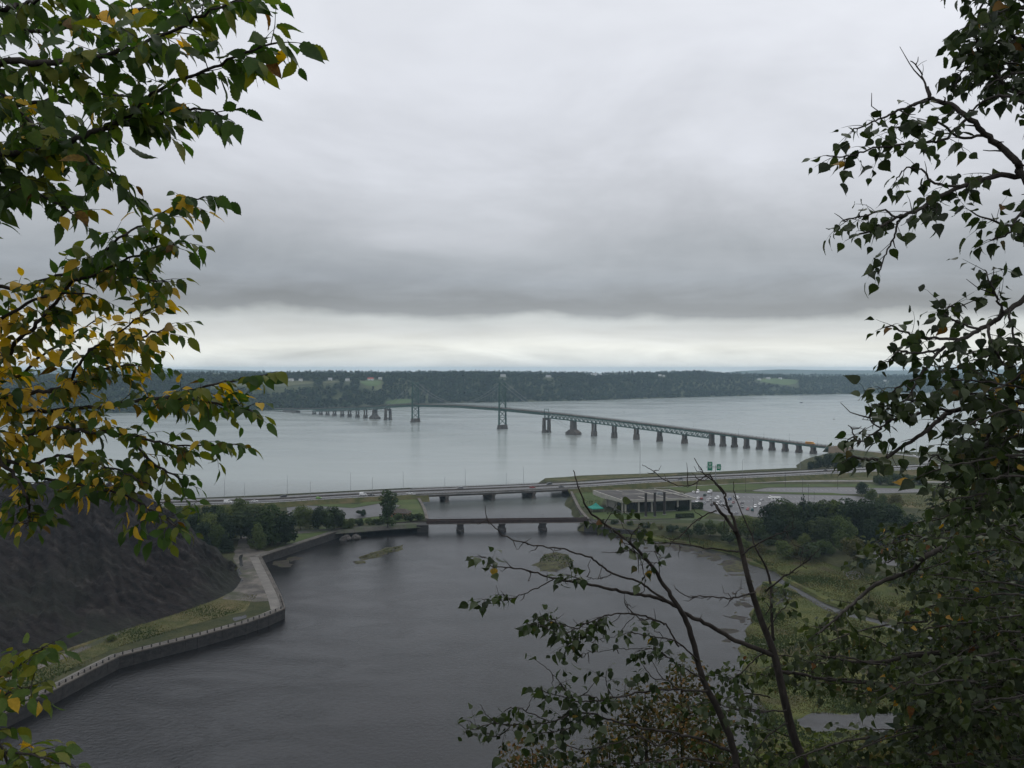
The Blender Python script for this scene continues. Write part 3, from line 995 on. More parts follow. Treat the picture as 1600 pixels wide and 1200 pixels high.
rs = np.random.RandomState(11)
protos = [blob_proto(k, 30, True) for k in range(5)] + [blob_proto(k, 26, False) for k in range(5, 8)]
VV, MI = [], []
cnt = 0
tries = 0
while cnt < 17000 and tries < 60000:
    tries += 1
    px = rs.uniform(-80, 1720)
    w = lerp_tab(RISE, px)
    s = rs.uniform(6, w * 1.25) if rs.rand() < 0.80 else rs.uniform(w * 1.1, 2300)
    if any(x0 - 2 < px < x1 + 2 and s0 - 45 < s < s1 for x0, x1, s0, s1 in FIELDX):
        continue
    if any(abs(px - hx) < (hw * 0.75 + 3) / 2.0 and hs - 110 < s < hs + 14 for hx, hs, hw in HOUSEX):
        continue
    q = island_xy(px, s)
    if s > w * 1.1:
        # meadows and clearings on the plateau
        if noise.noise(Vector((q.x, q.y, 40)) * 0.0016) > 0.22:
            continue
    z = island_h(px, s)
    k = rs.randint(0, 5) if rs.rand() < 0.82 else rs.randint(5, 8)
    hgt = rs.uniform(8, 15) * (1.0 if k < 5 else 1.15)
    if 1070 < px < 1110 and w * 0.8 < s < w * 1.3:
        hgt *= 1.35
    wid = hgt * rs.uniform(0.75, 1.15) if k < 5 else hgt * 0.9
    a = rs.uniform(0, 6.28)
    ca, sa = math.cos(a), math.sin(a)
    p = protos[k]
    vx = (p[:, 0] * ca - p[:, 1] * sa) * wid + q.x
    vy = (p[:, 0] * sa + p[:, 1] * ca) * wid + q.y
    vz = p[:, 2] * hgt + z - 0.5
    VV.append(np.stack([vx, vy, vz], axis=1))
    mi = 3 if k >= 5 else rs.choice([0, 1, 2], p=[0.45, 0.35, 0.20])
    MI.append(np.full(len(p) // 3, mi, dtype=np.int32))
    cnt += 1
VV = np.concatenate(VV)
me = np_mesh('island_forest', VV, np.arange(len(VV)).reshape(-1, 3),
             [pm('forest_mid', (0.016, 0.034, 0.016), (0.032, 0.056, 0.024), scale=0.02, rough=0.95, spec=0.05), pm('forest_dark', (0.010, 0.021, 0.011), (0.020, 0.035, 0.016), scale=0.02, rough=0.95, spec=0.05),
              pm('forest_light', (0.030, 0.048, 0.018), (0.050, 0.066, 0.026), scale=0.02, rough=0.95, spec=0.05), pm('forest_conifer', (0.012, 0.024, 0.014), (0.022, 0.036, 0.019), scale=0.02, rough=0.95, spec=0.05)],
             np.concatenate(MI))
tag(link('island_forest', me), 'dense green forest covering the far island', 'forest', kind='stuff')

# low hills on the far side of the south channel
for nm, pts in (('far_hills', [(1060, 0, 9000), (1120, 50, 9000), (1200, 88, 9000), (1300, 84, 9200), (1420, 80, 9400), (1500, 96, 9400), (1620, 88, 9600), (1900, 95, 9600), (2200, 60, 9600), (2400, 0, 9600)]),
                ('far_hills', [(-500, 70, 8600), (0, 88, 8600), (150, 96, 8600), (300, 92, 8700), (450, 60, 8800), (560, 0, 8800)])):
    vs, fs = [], []
    line = smoothline([Vector((p[0], p[1], p[2])) for p in pts], 8)
    for i, p in enumerate(line):
        x = (p.x - 800) / F * p.z
        hgt = max(0.0, p.y + 6 * noise.noise(Vector((i * 0.3, 0, 0))) * min(1, p.y / 30))
        for k, (dyy, zz) in enumerate(((-900, -2.0), (-500, hgt * 0.55), (0, hgt), (700, hgt * 0.9), (1500, -2.0))):
            vs.append((x * (1 + dyy / p.z), p.z + dyy, zz))
    fs = [(i * 5 + k, (i + 1) * 5 + k, (i + 1) * 5 + k + 1, i * 5 + k + 1) for i in range(len(line) - 1) for k in range(4)]
    me = np_mesh(nm, vs, fs, pm('far_hill_woods', (0.030, 0.045, 0.022), (0.075, 0.078, 0.045), scale=0.004, rough=1.0, contrast=(0.5, 0.68)), smooth=True)
    tag(link(nm, me), 'low hazy wooded hills on the horizon', 'hills', kind='structure')
# ------------------------------------------------------------------ the long suspension bridge to the island
A0, B0 = G(1271.6, 708.8, 0), G(490.6, 647, 0)
BD = (B0 - A0).normalized()
BN = Vector((-BD.y, BD.x, 0))
if BN.y > 0:
    BN = -BN                                   # towards the viewer
BRZ = math.atan2(BD.y, BD.x)


def bt(px):
    """How far along the bridge the column px of the picture meets it."""
    r = ray(px, 600)
    d = Vector((r.x, r.y))
    # solve A0 + BD*t = d*k
    det = BD.x * (-d.y) - BD.y * (-d.x)
    return ((-A0.x) * (-d.y) - (-A0.y) * (-d.x)) / det


DECKZ = [(bt(1480), 9.0), (bt(1300), 10.0), (bt(1271.6), 10.8), (bt(1187), 14.2), (bt(1112.5), 18.0), (bt(1031), 22.5), (bt(960), 26.5), (bt(896), 30.0), (bt(854), 32.0), (bt(785), 35.0),
         (bt(716), 36.3), (bt(649), 34.0), (bt(606), 28.5), (bt(571), 23.5), (bt(530), 18.0), (bt(490.6), 12.5), (bt(455), 8.0), (bt(425), 6.0), (bt(405), 5.6)]


def dz(t):
    return lerp_tab(DECKZ, t)


def bp_(t, off=0.0, z=0.0):
    p = A0 + BD * t + BN * off
    return Vector((p.x, p.y, z))


bridge = thing('suspension_bridge', 'long green steel suspension bridge on stone piers crossing to the island', 'bridge', bp_(0))
BO = bp_(0)


def bpart(mb_, name, mat, parent=None, kind=None):
    ob = mb_.build(name, mat, bridge if parent is None else parent, origin=BO)
    if kind: ob['kind'] = kind
    return ob


T0, T1 = bt(1300), bt(430)
ts = [T0 + (T1 - T0) * i / 90 for i in range(91)]
m = MB()
for a, b in zip(ts, ts[1:]):
    m.bar(bp_(a, 0, dz(a) - 0.5), bp_(b, 0, dz(b) - 0.5), 9.6, 1.0)
bpart(m, 'deck', M['old_concrete'])
m = MB()
for a, b in zip(ts, ts[1:]):
    for s in (-3.9, 3.9):
        m.bar(bp_(a, s, dz(a) - 1.9), bp_(b, s, dz(b) - 1.9), 0.5, 1.8)
bpart(m, 'girder', M['steel'])
for s in (-4.7, 4.7):
    m = MB()
    for a, b in zip(ts, ts[1:]):
        for h in (0.55, 1.1):
            m.bar(bp_(a, s, dz(a) + h), bp_(b, s, dz(b) + h), 0.16, 0.14)
    n = int((T1 - T0) / 5)
    for k in range(n):
        a = T0 + (T1 - T0) * k / n
        m.bar(bp_(a, s, dz(a)), bp_(a, s, dz(a) + 1.2), 0.22)
    bpart(m, 'railing', M['dark_steel'], kind='stuff')


def truss(ta, tb, depth, below=True, panel=8.0):
    m = MB()
    n = max(2, int(round(abs(tb - ta) / panel)))
    for s in (-3.7, 3.7):
        for k in range(n):
            a, b = ta + (tb - ta) * k / n, ta + (tb - ta) * (k + 1) / n
            za, zb = dz(a) - 2.6, dz(b) - 2.6
            m.bar(bp_(a, s, za - depth), bp_(b, s, zb - depth), 0.75)
            m.bar(bp_(a, s, za), bp_(b, s, zb), 0.65)
            m.bar(bp_(a, s, za), bp_(a, s, za - depth), 0.5)
            mid = (a + b) / 2
            zm = dz(mid) - 2.6
            m.bar(bp_(a, s, za - depth), bp_(mid, s, zm), 0.62)
            m.bar(bp_(mid, s, zm), bp_(b, s, zb - depth), 0.62)
        m.bar(bp_(tb, s, dz(tb) - 2.6), bp_(tb, s, dz(tb) - 2.6 - depth), 0.38)
    for k in range(n + 1):
        a = ta + (tb - ta) * k / n
        m.bar(bp_(a, -3.7, dz(a) - 2.6 - depth), bp_(a, 3.7, dz(a) - 2.6 - depth), 0.35)
    return m


PX_N = [854, 896, 928.4, 960, 994.7, 1031, 1070, 1112.5]
for x0, x1 in zip(PX_N, PX_N[1:]):
    bpart(truss(bt(x1), bt(x0), 6.2), 'truss_span', M['steel'])
PX_F = [606, 585.5, 571, 558.4, 546, 534.4, 522.5, 511.5, 501, 490.6]
for x0, x1 in zip(PX_F, PX_F[1:]):
    bpart(truss(bt(x0), bt(x1), 4.2), 'truss_span', M['steel'])
# stiffening truss of the suspended spans
for x0, x1 in ((854, 785), (785, 649), (649, 606)):
    bpart(truss(bt(x0), bt(x1), 2.0, panel=7.0), 'stiffening_truss', M['steel'])


def pier_box(m, t, off, z0, z1, l, w, tl=1.0, tw=1.0):
    c = bp_(t, off, z0)
    m.box(c, (l, w, z1 - z0), BRZ, taper=tl, tapery=tw)


for px in (928.4, 960, 994.7, 1031, 1070):
    t = bt(px); top = dz(t) - 2.6 - 6.2
    m = MB()
    h0 = min(7.5, top * 0.5)
    pier_box(m, t, 0, -2, h0, 4.4, 10.0, 0.84, 0.92)
    for s in (-3.0, 3.0):
        pier_box(m, t, s, h0, top - 1.0, 2.8, 2.5, 0.92, 0.92)
    pier_box(m, t, 0, top - 1.0, top, 3.2, 9.0)
    p = bpart(m, 'pier', M['pier'])
for px in (1112.5, 1130, 1148, 1167, 1187, 1207, 1227.5, 1249, 1271.6):
    t = bt(px); top = dz(t) - 2.8
    m = MB()
    pier_box(m, t, 0, -2, 3.2, 4.6, 10.0, 0.94, 0.96)
    pier_box(m, t, 0, 3.2, top - 0.9, 3.2, 8.6, 0.80, 0.90)
    for s in (-3.5, -1.2, 1.2, 3.5):
        pier_box(m, t, s, 3.2, top - 0.9, 3.7, 0.8, 0.83, 1.0)
    pier_box(m, t, 0, top - 0.9, top, 3.6, 9.2)
    bpart(m, 'pier', M['pier'])
for px in (571, 558.4, 546, 534.4, 522.5, 511.5, 501, 490.6):
    t = bt(px); top = dz(t) - 2.6 - 4.2
    m = MB()
    h0 = max(1.8, min(6.0, top * 0.45))
    pier_box(m, t, 0, -2, h0, 3.8, 9.0, 0.86, 0.92)
    for s in (-2.7, 2.7):
        pier_box(m, t, s, h0, top - 0.8, 2.5, 2.2, 0.92, 0.92)
    pier_box(m, t, 0, top - 0.8, top, 3.2, 8.6)
    bpart(m, 'pier', M['pier'])
for px in (896, 585.5):                        # cable anchor piers with a wide battered foot
    t = bt(px); top = dz(t) - (8.8 if px > 700 else 6.8)
    m = MB()
    pier_box(m, t, 0, -2, 3.6, 22.0, 13.0, 0.97, 0.97)
    pier_box(m, t, 0, 3.6, 8.0, 21.0, 12.4, 0.34, 0.80)
    pier_box(m, t, 0, 8.0, top - 1.0, 6.2, 9.4, 0.84, 0.92)
    pier_box(m, t, 0, top - 1.0, top, 6.0, 9.8)
    bpart(m, 'anchor_pier', M['pier'])
for px in (854, 606):                          # tall twin shafts at the ends of the suspended spans
    t = bt(px); top = dz(t) - (8.8 if px > 700 else 6.8)
    m = MB()
    for s in (-5.4, 5.4):
        pier_box(m, t, s, -2, 2.5, 5.4, 5.4)
        pier_box(m, t, s, 2.5, top, 4.4, 4.6, 0.78, 0.80)
    pier_box(m, t, 0, top - 3.6, top - 0.8, 3.2, 10.0)
    pier_box(m, t, 0, 2.5, 4.0, 3.2, 10.0)
    bpart(m, 'bent_pier', M['pier'])
    m = MB()
    for s in (-4.6, 4.6):
        m.bar(bp_(t, s, top), bp_(t, s, dz(t) + 4.5), 0.9)
    m.bar(bp_(t, -4.6, dz(t) + 4.5), bp_(t, 4.6, dz(t) + 4.5), 0.8)
    bpart(m, 'bent_frame', M['steel'])
TOPZ = {}
for px, topy, basey in ((785, 598.3, 670), (649, 598.8, 659.4)):
    t = bt(px)
    d = proj(bp_(t))[2]
    tz = CAM_Z - (topy - HOR) * d / F
    TOPZ[px] = tz
    m = MB()
    hb, ht_ = 7.6, 6.4
    z0 = 7.0
    zs = [z0, z0 + (dz(t) - 4 - z0) * 0.5, dz(t) - 4.0, dz(t) + 3.5]
    zs += [zs[-1] + (tz - zs[-1]) * k / 3 for k in (1, 2, 3)]

    def hw(z):
        return hb + (ht_ - hb) * (z - z0) / (tz - z0)
    m.bar(bp_(t, -hw(tz), tz - 1.2), bp_(t, hw(tz), tz - 1.2), 2.2, 2.6)
    m.bar(bp_(t, -hw(zs[2]), zs[2]), bp_(t, hw(zs[2]), zs[2]), 2.0, 2.0)
    for s in (-1, 1):
        m.box(bp_(t, s * hw(tz), tz), (3.0, 2.2, 2.4), BRZ, taper=0.5)
    tower = bpart(m, 'tower', M['steel'])
    m = MB()
    pier_box(m, t, 0, -2, 1.6, 6.5, 19.0)
    pier_box(m, t, 0, 1.6, 7.0, 5.8, 18.4, 0.86, 0.96)
    bpart(m, 'pedestal', M['pier'], tower)
    for s in (-1, 1):
        m = MB()
        for e in (-1.25, 1.25):
            m.bar(bp_(t + e, s * hw(z0), z0), bp_(t + e * 0.7, s * hw(tz), tz), 0.85, 1.4)
        for k in range(14):
            za, zb = z0 + (tz - z0) * k / 14, z0 + (tz - z0) * (k + 1) / 14
            e = 1.25 if k % 2 else -1.25
            m.bar(bp_(t + e, s * hw(za), za), bp_(t - e, s * hw(zb), zb), 0.5, 1.2)
        bpart(m, 'leg', M['steel'], tower)
    for k in (0, 1, 3, 4, 5):
        za, zb = zs[k], zs[k + 1]
        m = MB()
        m.bar(bp_(t, -hw(za), za), bp_(t, hw(zb), zb), 0.85)
        m.bar(bp_(t + 0.05, hw(za), za), bp_(t + 0.05, -hw(zb), zb), 0.85)
        m.bar(bp_(t, -hw(zb), zb), bp_(t, hw(zb), zb), 0.8)
        bpart(m, 'cross_brace', M['steel'], tower)
tA, tB = bt(785), bt(649)
tN, tF = bt(896), bt(585.5)
for s in (-5.2, 5.2):
    pts = []
    for k in range(9):
        w = k / 8
        a = tN + (tA - tN) * w
        pts.append(bp_(a, s, 6.5 + (TOPZ[785] + 1.5 - 6.5) * w - 5.0 * math.sin(math.pi * w)))
    for k in range(1, 21):
        w = k / 20
        a = tA + (tB - tA) * w
        zt = TOPZ[785] + 1.5 + (TOPZ[649] - TOPZ[785]) * w
        sag = zt - (dz((tA + tB) / 2) + 3.0)
        pts.append(bp_(a, s, zt - sag * 4 * w * (1 - w)))
    for k in range(1, 9):
        w = k / 8
        a = tB + (tF - tB) * w
        pts.append(bp_(a, s, (TOPZ[649] + 1.5) * (1 - w) + 6.5 * w - 4.0 * math.sin(math.pi * w)))
    m = MB(); m.tube(pts, 0.22, 5)
    cb = bpart(m, 'main_cable', M['galv'])
    m = MB()
    for i, p in enumerate(pts):
        pass
    for k in range(1, 40):
        w = k / 40
        a = tA + (tB - tA) * w
        zt = TOPZ[785] + 1.5 + (TOPZ[649] - TOPZ[785]) * w
        sag = zt - (dz((tA + tB) / 2) + 3.0)
        z = zt - sag * 4 * w * (1 - w)
        if z > dz(a) + 0.4:
            m.bar(bp_(a, s, dz(a)), bp_(a, s, z), 0.07)
    for ta, tb_, zt in ((tN, tA, TOPZ[785]), (tF, tB, TOPZ[649])):
        for k in range(1, 12):
            w = k / 12
            a = ta + (tb_ - ta) * w
            z = 6.5 + (zt + 1.5 - 6.5) * w - 4.5 * math.sin(math.pi * w)
            if z > dz(a) + 0.4:
                m.bar(bp_(a, s, dz(a)), bp_(a, s, z), 0.07)
    h = bpart(m, 'hanger', M['galv'], cb); h['kind'] = 'stuff'
m = MB()
ta = bt(1307)
m.box(bp_(ta - 2, 0, 0), (15, 13, 9.2), BRZ)
for s in (-6.2, 6.2):
    m.box(bp_(ta - 6, s, 0), (24, 1.2, 10.4), BRZ, taper=0.96)
bpart(m, 'abutment', pm('pale_abutment', (0.24, 0.185, 0.13), (0.33, 0.26, 0.19), scale=0.2, rough=0.9))
m = MB()
m.box(bp_(bt(455), 0, 0), (62, 12, dz(bt(455)) - 3.0), BRZ, taper=0.98)
bpart(m, 'causeway', M['old_concrete'])

# ------------------------------------------------------------------ street lamps
def lamp(px, base, h, label, rz, group, arms=1, name='street_lamp', mat='galv', r=0.14, reach=2.4):
    t = thing(name, label, 'street lamp', base, rz, group)
    MB().tube([(0, 0, -0.6), (0, 0, h * 0.5), (0, 0, h)], [r, r * 0.8, r * 0.55], 8).build('pole', M[mat], t)
    MB().box((0, 0, -0.6), (0.5, 0.5, 0.9), taper=0.8).build('base', M['concrete'], t)
    for k in range(arms):
        sg = 1 if k == 0 else -1
        m = MB(); m.tube([(0, 0, h - 0.1), (0.0, -0.45 * reach * sg, h + 0.35), (0.0, -reach * sg, h + 0.45)], [r * 0.5, r * 0.4, r * 0.35], 6)
        m.build('arm', M[mat], t)
        MB().box((0, -(reach + 0.35) * sg, h + 0.34), (0.34, 0.9, 0.17), taper=0.75).build('lamp_head', M['galv'], t)
    return t


HL = [(246, 754, -14, 'lamp post at the end of the highway closest to the elm leaves'), (272, 763, 14, 'short lamp post near the elm end of the highway'), (351, 747, -14, 'tall lamp post on the river side of the highway above the white van'),
      (382, 756, 14, 'lamp post on the land side of the highway above the white saloon'), (449, 743, -14, 'tall river side lamp post just past the dark car'),
      (485, 753, 14, 'land side lamp post next to the bright green car'), (548, 738, -14, 'tall river side lamp post before the white delivery van'),
      (582, 746, 14, 'land side lamp post behind the white delivery van'), (630, 737, -14, 'tall lamp post at the start of the highway bridge'),
      (695, 746, 14, 'lamp post standing over the first bay of the highway bridge'), (727, 733, -14, 'tall lamp post over the middle of the highway bridge'),
      (791, 740, 14, 'land side lamp post between the second and third bridge piers'), (818, 730, -14, 'tall river side lamp post over the third bridge pier'),
      (1160, 718, 12, 'lamp post by the highway beyond the car park'), (1250, 712, 12, 'lamp post beside the highway next to the bridge trees')]
for px, topy, off, lb in HL:
    p, a = on_hwy(px, off)
    d = proj(p)[2]
    h = max(7.5, min(17.0, CAM_Z - (topy - HOR) * d / F - 7.0))
    lamp(px, p, h, lb, a + (math.pi if off < 0 else 0), 'lamp posts along the highway')
for px, topy, by, lb in ((1000, 690, 742, 'very tall lone mast light by the river above the pavilion'), (1320, 684, 736, 'tall pale mast light with a cross head beside the highway'),
                         (1432, 688, 713, 'thin mast light at the slip road bend'), (1470, 677, 712, 'tall mast light by the river beyond the poplar branch')):
    b_ = G(px, by, 4.0)
    h = (by - topy) * proj(b_)[2] / F
    lamp(px, b_, h, lb, 0.3, 'mast lights', arms=2, name='mast_light', r=0.22, reach=1.3)
# lamps of the car park: dark square posts
for px, topy, by, lb in ((1000, 762, 788, 0), (1165, 746, 770, 'car park lamp at the far lawn, nearest the green road signs'), (1227, 739, 762, 'car park lamp between the lawn and the service road'),
                         (1254, 750, 772, 'car park lamp on the grass divider'), (1263, 758, 785, 'car park lamp just above the white motorhome'), (1272, 769, 793, 'car park lamp in front of the tall wood'),
                         (1309, 741, 764, 'car park lamp standing on the far lawn by the upper lot'), (1177, 779, 800, 'car park lamp among the parked cars'), (1112, 766, 792, 'car park lamp beside the pavilion end')):
    if not lb: continue
    b_ = G(px, by, 3.5)
    lamp(px, b_, (by - topy) * proj(b_)[2] / F, lb, 0.2, 'car park lamps', arms=2, name='car_park_lamp', mat='dark_steel', r=0.13, reach=0.8)
for px, lb in ((866, 'bridge lamp above the tall twin pier'), (882, 'bridge lamp between twin pier and anchor pier'), (906, 'bridge lamp over the anchor pier'), (931, 'bridge lamp over the first truss pier'), (958, 'bridge lamp at the second truss pier'),
               (986, 'bridge lamp short of the third truss pier'), (1016, 'bridge lamp between the third and fourth truss piers'), (1047, 'bridge lamp between the fourth and fifth truss piers'), (1081, 'bridge lamp past the fifth truss pier'),
               (1116, 'bridge lamp over the start of the low piers'), (1151, 'bridge lamp over the third low pier'), (1191, 'bridge lamp over the fifth low pier'), (1231, 'bridge lamp over the seventh low pier'), (1275, 'bridge lamp beside the yellow school bus')):
    t = bt(px)
    lamp(px, bp_(t, -4.6, dz(t) - 0.4), 10.5, lb, BRZ + math.pi, 'lamps along the suspension bridge', r=0.13)

# ------------------------------------------------------------------ highway bridge
h0, ha = on_hwy(651, 0)
h1, _ = on_hwy(889, 0)
hd = (h1 - h0).normalized(); hn = Vector((hd.y, -hd.x, 0))
HL_ = (h1 - h0).length
hb = thing('highway_bridge', 'grey concrete girder bridge carrying the highway over the basin outlet', 'bridge', h0)


def hp(t, off, z):
    p = h0 + hd * t + hn * off
    return Vector((p.x, p.y, z))


def hpart(m, name, mat, kind=None):
    o = m.build(name, mat, hb, origin=h0)
    if kind: o['kind'] = kind
    return o


zh = 7.0
m = MB()
# the slab follows the road's own bend
hline = [p for p in HWY if h0.x - 4 < p.x < h1.x + 4]
hl = [h0 - hd * 3] + [p for p in hline if (p - h0).dot(hd) > 2 and (h1 - p).dot(hd) > 2] + [h1 + hd * 3]
hl = [Vector((p.x, p.y, 7.0)) for p in hl]
for a, b in zip(hl, hl[1:]):
    m.bar(a + Vector((0, 0, -0.5)), b + Vector((0, 0, -0.5)), 30.0, 0.9)
hpart(m, 'deck', M['concrete'])
for off in (-13.6, -9, -4.5, 0, 4.5, 9, 13.6):
    m = MB()
    for a, b in zip(offset_line(hl, off, -1.65), offset_line(hl, off, -1.65)[1:]):
        m.bar(a, b, 0.7, 1.4)
    hpart(m, 'girder', M['old_concrete'])
for off in (-14.6, 14.6):
    m = MB()
    ln = offset_line(hl, off)
    for a, b in zip(ln, ln[1:]):
        m.bar(a + Vector((0, 0, 0.25)), b + Vector((0, 0, 0.25)), 0.45, 0.6)
        m.bar(a + Vector((0, 0, 1.15)), b + Vector((0, 0, 1.15)), 0.12, 0.12)
    hpart(m, 'parapet', M['old_concrete'])
    m = MB()
    for p, a in walk(ln, 2.2):
        m.box((p.x, p.y, 7.5), (0.16, 0.16, 0.65), a)
    hpart(m, 'railing_post', M['dark_steel'], 'stuff')
for px in (696, 766, 828):
    p, a = on_hwy(px - 2, 0)
    m = MB()
    m.box((p.x, p.y, -2), (3.4, 27, 3.2), a, taper=0.94)
    m.box((p.x, p.y, 1.2), (2.4, 26, 2.4), a, taper=0.98)
    m.box((p.x, p.y, 3.6), (2.8, 28.5, 1.1), a)
    hpart(m, 'pier', M['old_concrete'])
for t, sg in ((-1.5, -1), (HL_ + 1.5, 1)):
    m = MB()
    p = hp(t, 0, -1.5)
    m.box(p, (4.0, 31, 7.2), math.atan2(hd.y, hd.x))
    hpart(m, 'abutment', M['concrete'])
# channel walls running from the highway bridge to the rail bridge
for lbl, pts in (('sloping concrete channel wall below the brown cabin', [(650, 773), (662, 794), (667, 812)]), ('sloping concrete channel wall beside the teal tent', [(892, 768), (905, 795), (919, 812)])):
    ln = smoothline([G(x, y, 4.0) for x, y in pts], 6)
    t_ = thing('channel_wall', lbl, 'wall', ln[0])
    m = MB()
    sg = 1 if pts[0][0] < 800 else -1
    for a, b in zip(ln, ln[1:]):
        m.bar(a + Vector((0, 0, -2.3)), b + Vector((0, 0, -2.3)), 1.4, 5.4)
    m.build('wall_face', M['old_concrete'], t_, origin=ln[0])
    m = MB()
    for a, b in zip(ln, ln[1:]):
        m.bar(a + Vector((0, 0, 0.62)), b + Vector((0, 0, 0.62)), 1.9, 0.42)
    m.build('coping', M['old_concrete'], t_, origin=ln[0])
# median barrier and roadside guard rails, in pieces between the posts
for off, nm, lb in ((0.0, 'median_barrier', 'low dark median barrier down the middle of the highway'), (-13.7, 'guard_rail', 'dark guard rail along the river side of the highway'), (13.7, 'guard_rail', 'guard rail along the land side of the highway')):
    ln = [p for p in offset_line(HWY, off) if -420 < p.x < 900]
    t_ = thing(nm, lb, 'barrier', ln[0])
    m = MB()
    for a, b in zip(ln, ln[1:]):
        if nm == 'guard_rail' and BR0 - 4 < (a.x + b.x) / 2 < BR1 + 4:
            continue
        if nm == 'guard_rail' and off > 0 and a.x > 300 and b.x < 330:
            continue
        m.bar(a + Vector((0, 0, 0.72)), b + Vector((0, 0, 0.72)), 0.16 if nm == 'guard_rail' else 0.4, 0.34 if nm == 'guard_rail' else 0.5)
        if nm != 'guard_rail':
            m.bar(a + Vector((0, 0, 0.25)), b + Vector((0, 0, 0.25)), 0.7, 0.5)
    o = m.build('rail', M['old_concrete'] if nm == 'median_barrier' else M['dark_steel'], t_, origin=ln[0]); o['kind'] = 'stuff'
    m = MB()
    for p, a in walk(ln, 4.0):
        if nm == 'guard_rail' and BR0 - 4 < p.x < BR1 + 4:
            continue
        m.box((p.x, p.y, 6.4), (0.16, 0.16, 1.4 if nm == 'guard_rail' else 0.9), a)
    o = m.build('post', M['dark_steel'], t_, origin=ln[0]); o['kind'] = 'stuff'

# ------------------------------------------------------------------ rail bridge
RZ = 5.2
r0, r1 = G(669, 815.5, RZ), G(916, 812.5, RZ)
rd = (r1 - r0).normalized(); rn = Vector((rd.y, -rd.x, 0)); RL = (r1 - r0).length
ra_ = math.atan2(rd.y, rd.x)
rb = thing('rail_bridge', 'low dark plate girder railway bridge on stone cutwater piers', 'bridge', r0)


def rp(t, off, z):
    p = r0 + rd * t + rn * off
    return Vector((p.x, p.y, z))


for off in (-2.6, 2.6):
    m = MB()
    m.bar(rp(-1, off, RZ + 0.1), rp(RL + 1, off, RZ + 0.1), 0.35, 2.1)
    for k in range(60):
        m.bar(rp(RL * k / 59, off + 0.22 * (1 if off > 0 else -1), RZ - 0.9), rp(RL * k / 59, off + 0.22 * (1 if off > 0 else -1), RZ + 1.1), 0.12, 0.16)
    m.bar(rp(-1, off, RZ + 1.2), rp(RL + 1, off, RZ + 1.2), 0.6, 0.14)
    m.bar(rp(-1, off, RZ - 1.0), rp(RL + 1, off, RZ - 1.0), 0.6, 0.14)
    m.build('plate_girder', M['rust'], rb, origin=r0)
m = MB()
m.bar(rp(-1, 0, RZ - 0.35), rp(RL + 1, 0, RZ - 0.35), 4.8, 0.5)
m.bar(rp(-1, 3.9, RZ - 0.75), rp(RL + 1, 3.9, RZ - 0.75), 1.6, 0.18)
m.build('deck', M['old_concrete'], rb, origin=r0)
for off in (-0.75, 0.75):
    m = MB(); m.bar(rp(-30, off, RZ + 0.02), rp(RL + 60, off, RZ + 0.02), 0.09, 0.2)
    m.build('rail', M['dark_steel'], rb, origin=r0)
m = MB()
m.bar(rp(-1, 4.6, RZ + 0.35), rp(RL + 1, 4.6, RZ + 0.35), 0.09); m.bar(rp(-1, 4.6, RZ - 0.1), rp(RL + 1, 4.6, RZ - 0.1), 0.07)
for k in range(50):
    m.bar(rp(RL * k / 49, 4.6, RZ - 0.8), rp(RL * k / 49, 4.6, RZ + 0.4), 0.09)
o = m.build('walkway_railing', M['dark_steel'], rb, origin=r0); o['kind'] = 'stuff'
for px in (719, 784, 848):
    g0 = G(px, 814, RZ); t = (g0 - r0).dot(rd)
    m = MB()
    c = rp(t, 0.6, -2)
    m.box(c, (5.0, 11.0, 3.4), ra_, taper=0.92)
    m.box(rp(t, 0.3, 1.4), (3.6, 8.6, 2.2), ra_, taper=0.94)
    m.box(rp(t, 0.3, 3.5), (4.2, 9.2, 0.62), ra_)
    nose = [rp(t - 2.4, 6.0, -2), rp(t + 2.4, 6.0, -2), rp(t, 8.6, -2), rp(t - 2.2, 6.0, 1.2), rp(t + 2.2, 6.0, 1.2), rp(t, 7.8, 0.9)]
    m.add(nose, [(0, 2, 5, 3), (2, 1, 4, 5), (3, 5, 4), (1, 0, 3, 4)])
    m.build('pier', M['dark_stone'], rb, origin=r0)
    m = MB(); m.tube([rp(t, 3.4, RZ - 0.6), rp(t, 3.4, RZ + 4.6)], [0.11, 0.07], 6); m.bar(rp(t - 0.4, 3.4, RZ + 4.4), rp(t + 0.4, 3.4, RZ + 4.4), 0.25)
    m.build('signal_mast', M['dark_steel'], rb, origin=r0)
for t, dx_ in ((-3.2, -1), (RL + 3.2, 1)):
    m = MB()
    m.box(rp(t, 0.5, -2), (6.8, 12, 5.9), ra_, taper=0.96)
    m.box(rp(t, 0.5, 3.9), (7.2, 12.4, 0.6), ra_)
    m.build('abutment', M['dark_stone'], rb, origin=r0)
# railway embankments on both sides
m = MB()
for pts in ([rp(-6, 0, RZ - 0.5), G(605, 820, RZ - 0.5), G(535, 826, RZ - 0.7), G(440, 833, 4.3)], [rp(RL + 6, 0, RZ - 0.5), G(1000, 812, 4.9), G(1100, 812, 4.7), G(1300, 822, 4.5)]):
    ln = smoothline([Vector(p) for p in pts], 5)
    for a, b in zip(ln, ln[1:]):
        e = [offset_line([a, b], o_) for o_ in (-7, -3.2, 3.2, 7)]
        for k, (zl, zr) in enumerate(((3.0, None), (None, None), (None, 3.0))):
            q = [Vector((e[k][0].x, e[k][0].y, zl or a.z)), Vector((e[k][1].x, e[k][1].y, zl or b.z)), Vector((e[k + 1][1].x, e[k + 1][1].y, zr or b.z)), Vector((e[k + 1][0].x, e[k + 1][0].y, zr or a.z))]
            m.add(q, [(3, 2, 1, 0)])
tag(m.build('railway_bank', pm('ballast', (0.05, 0.048, 0.044), (0.10, 0.092, 0.08), scale=0.4, rough=0.95, c3=(0.05, 0.065, 0.03), scale3=0.06, amt3=(0.45, 0.6))), kind='structure')

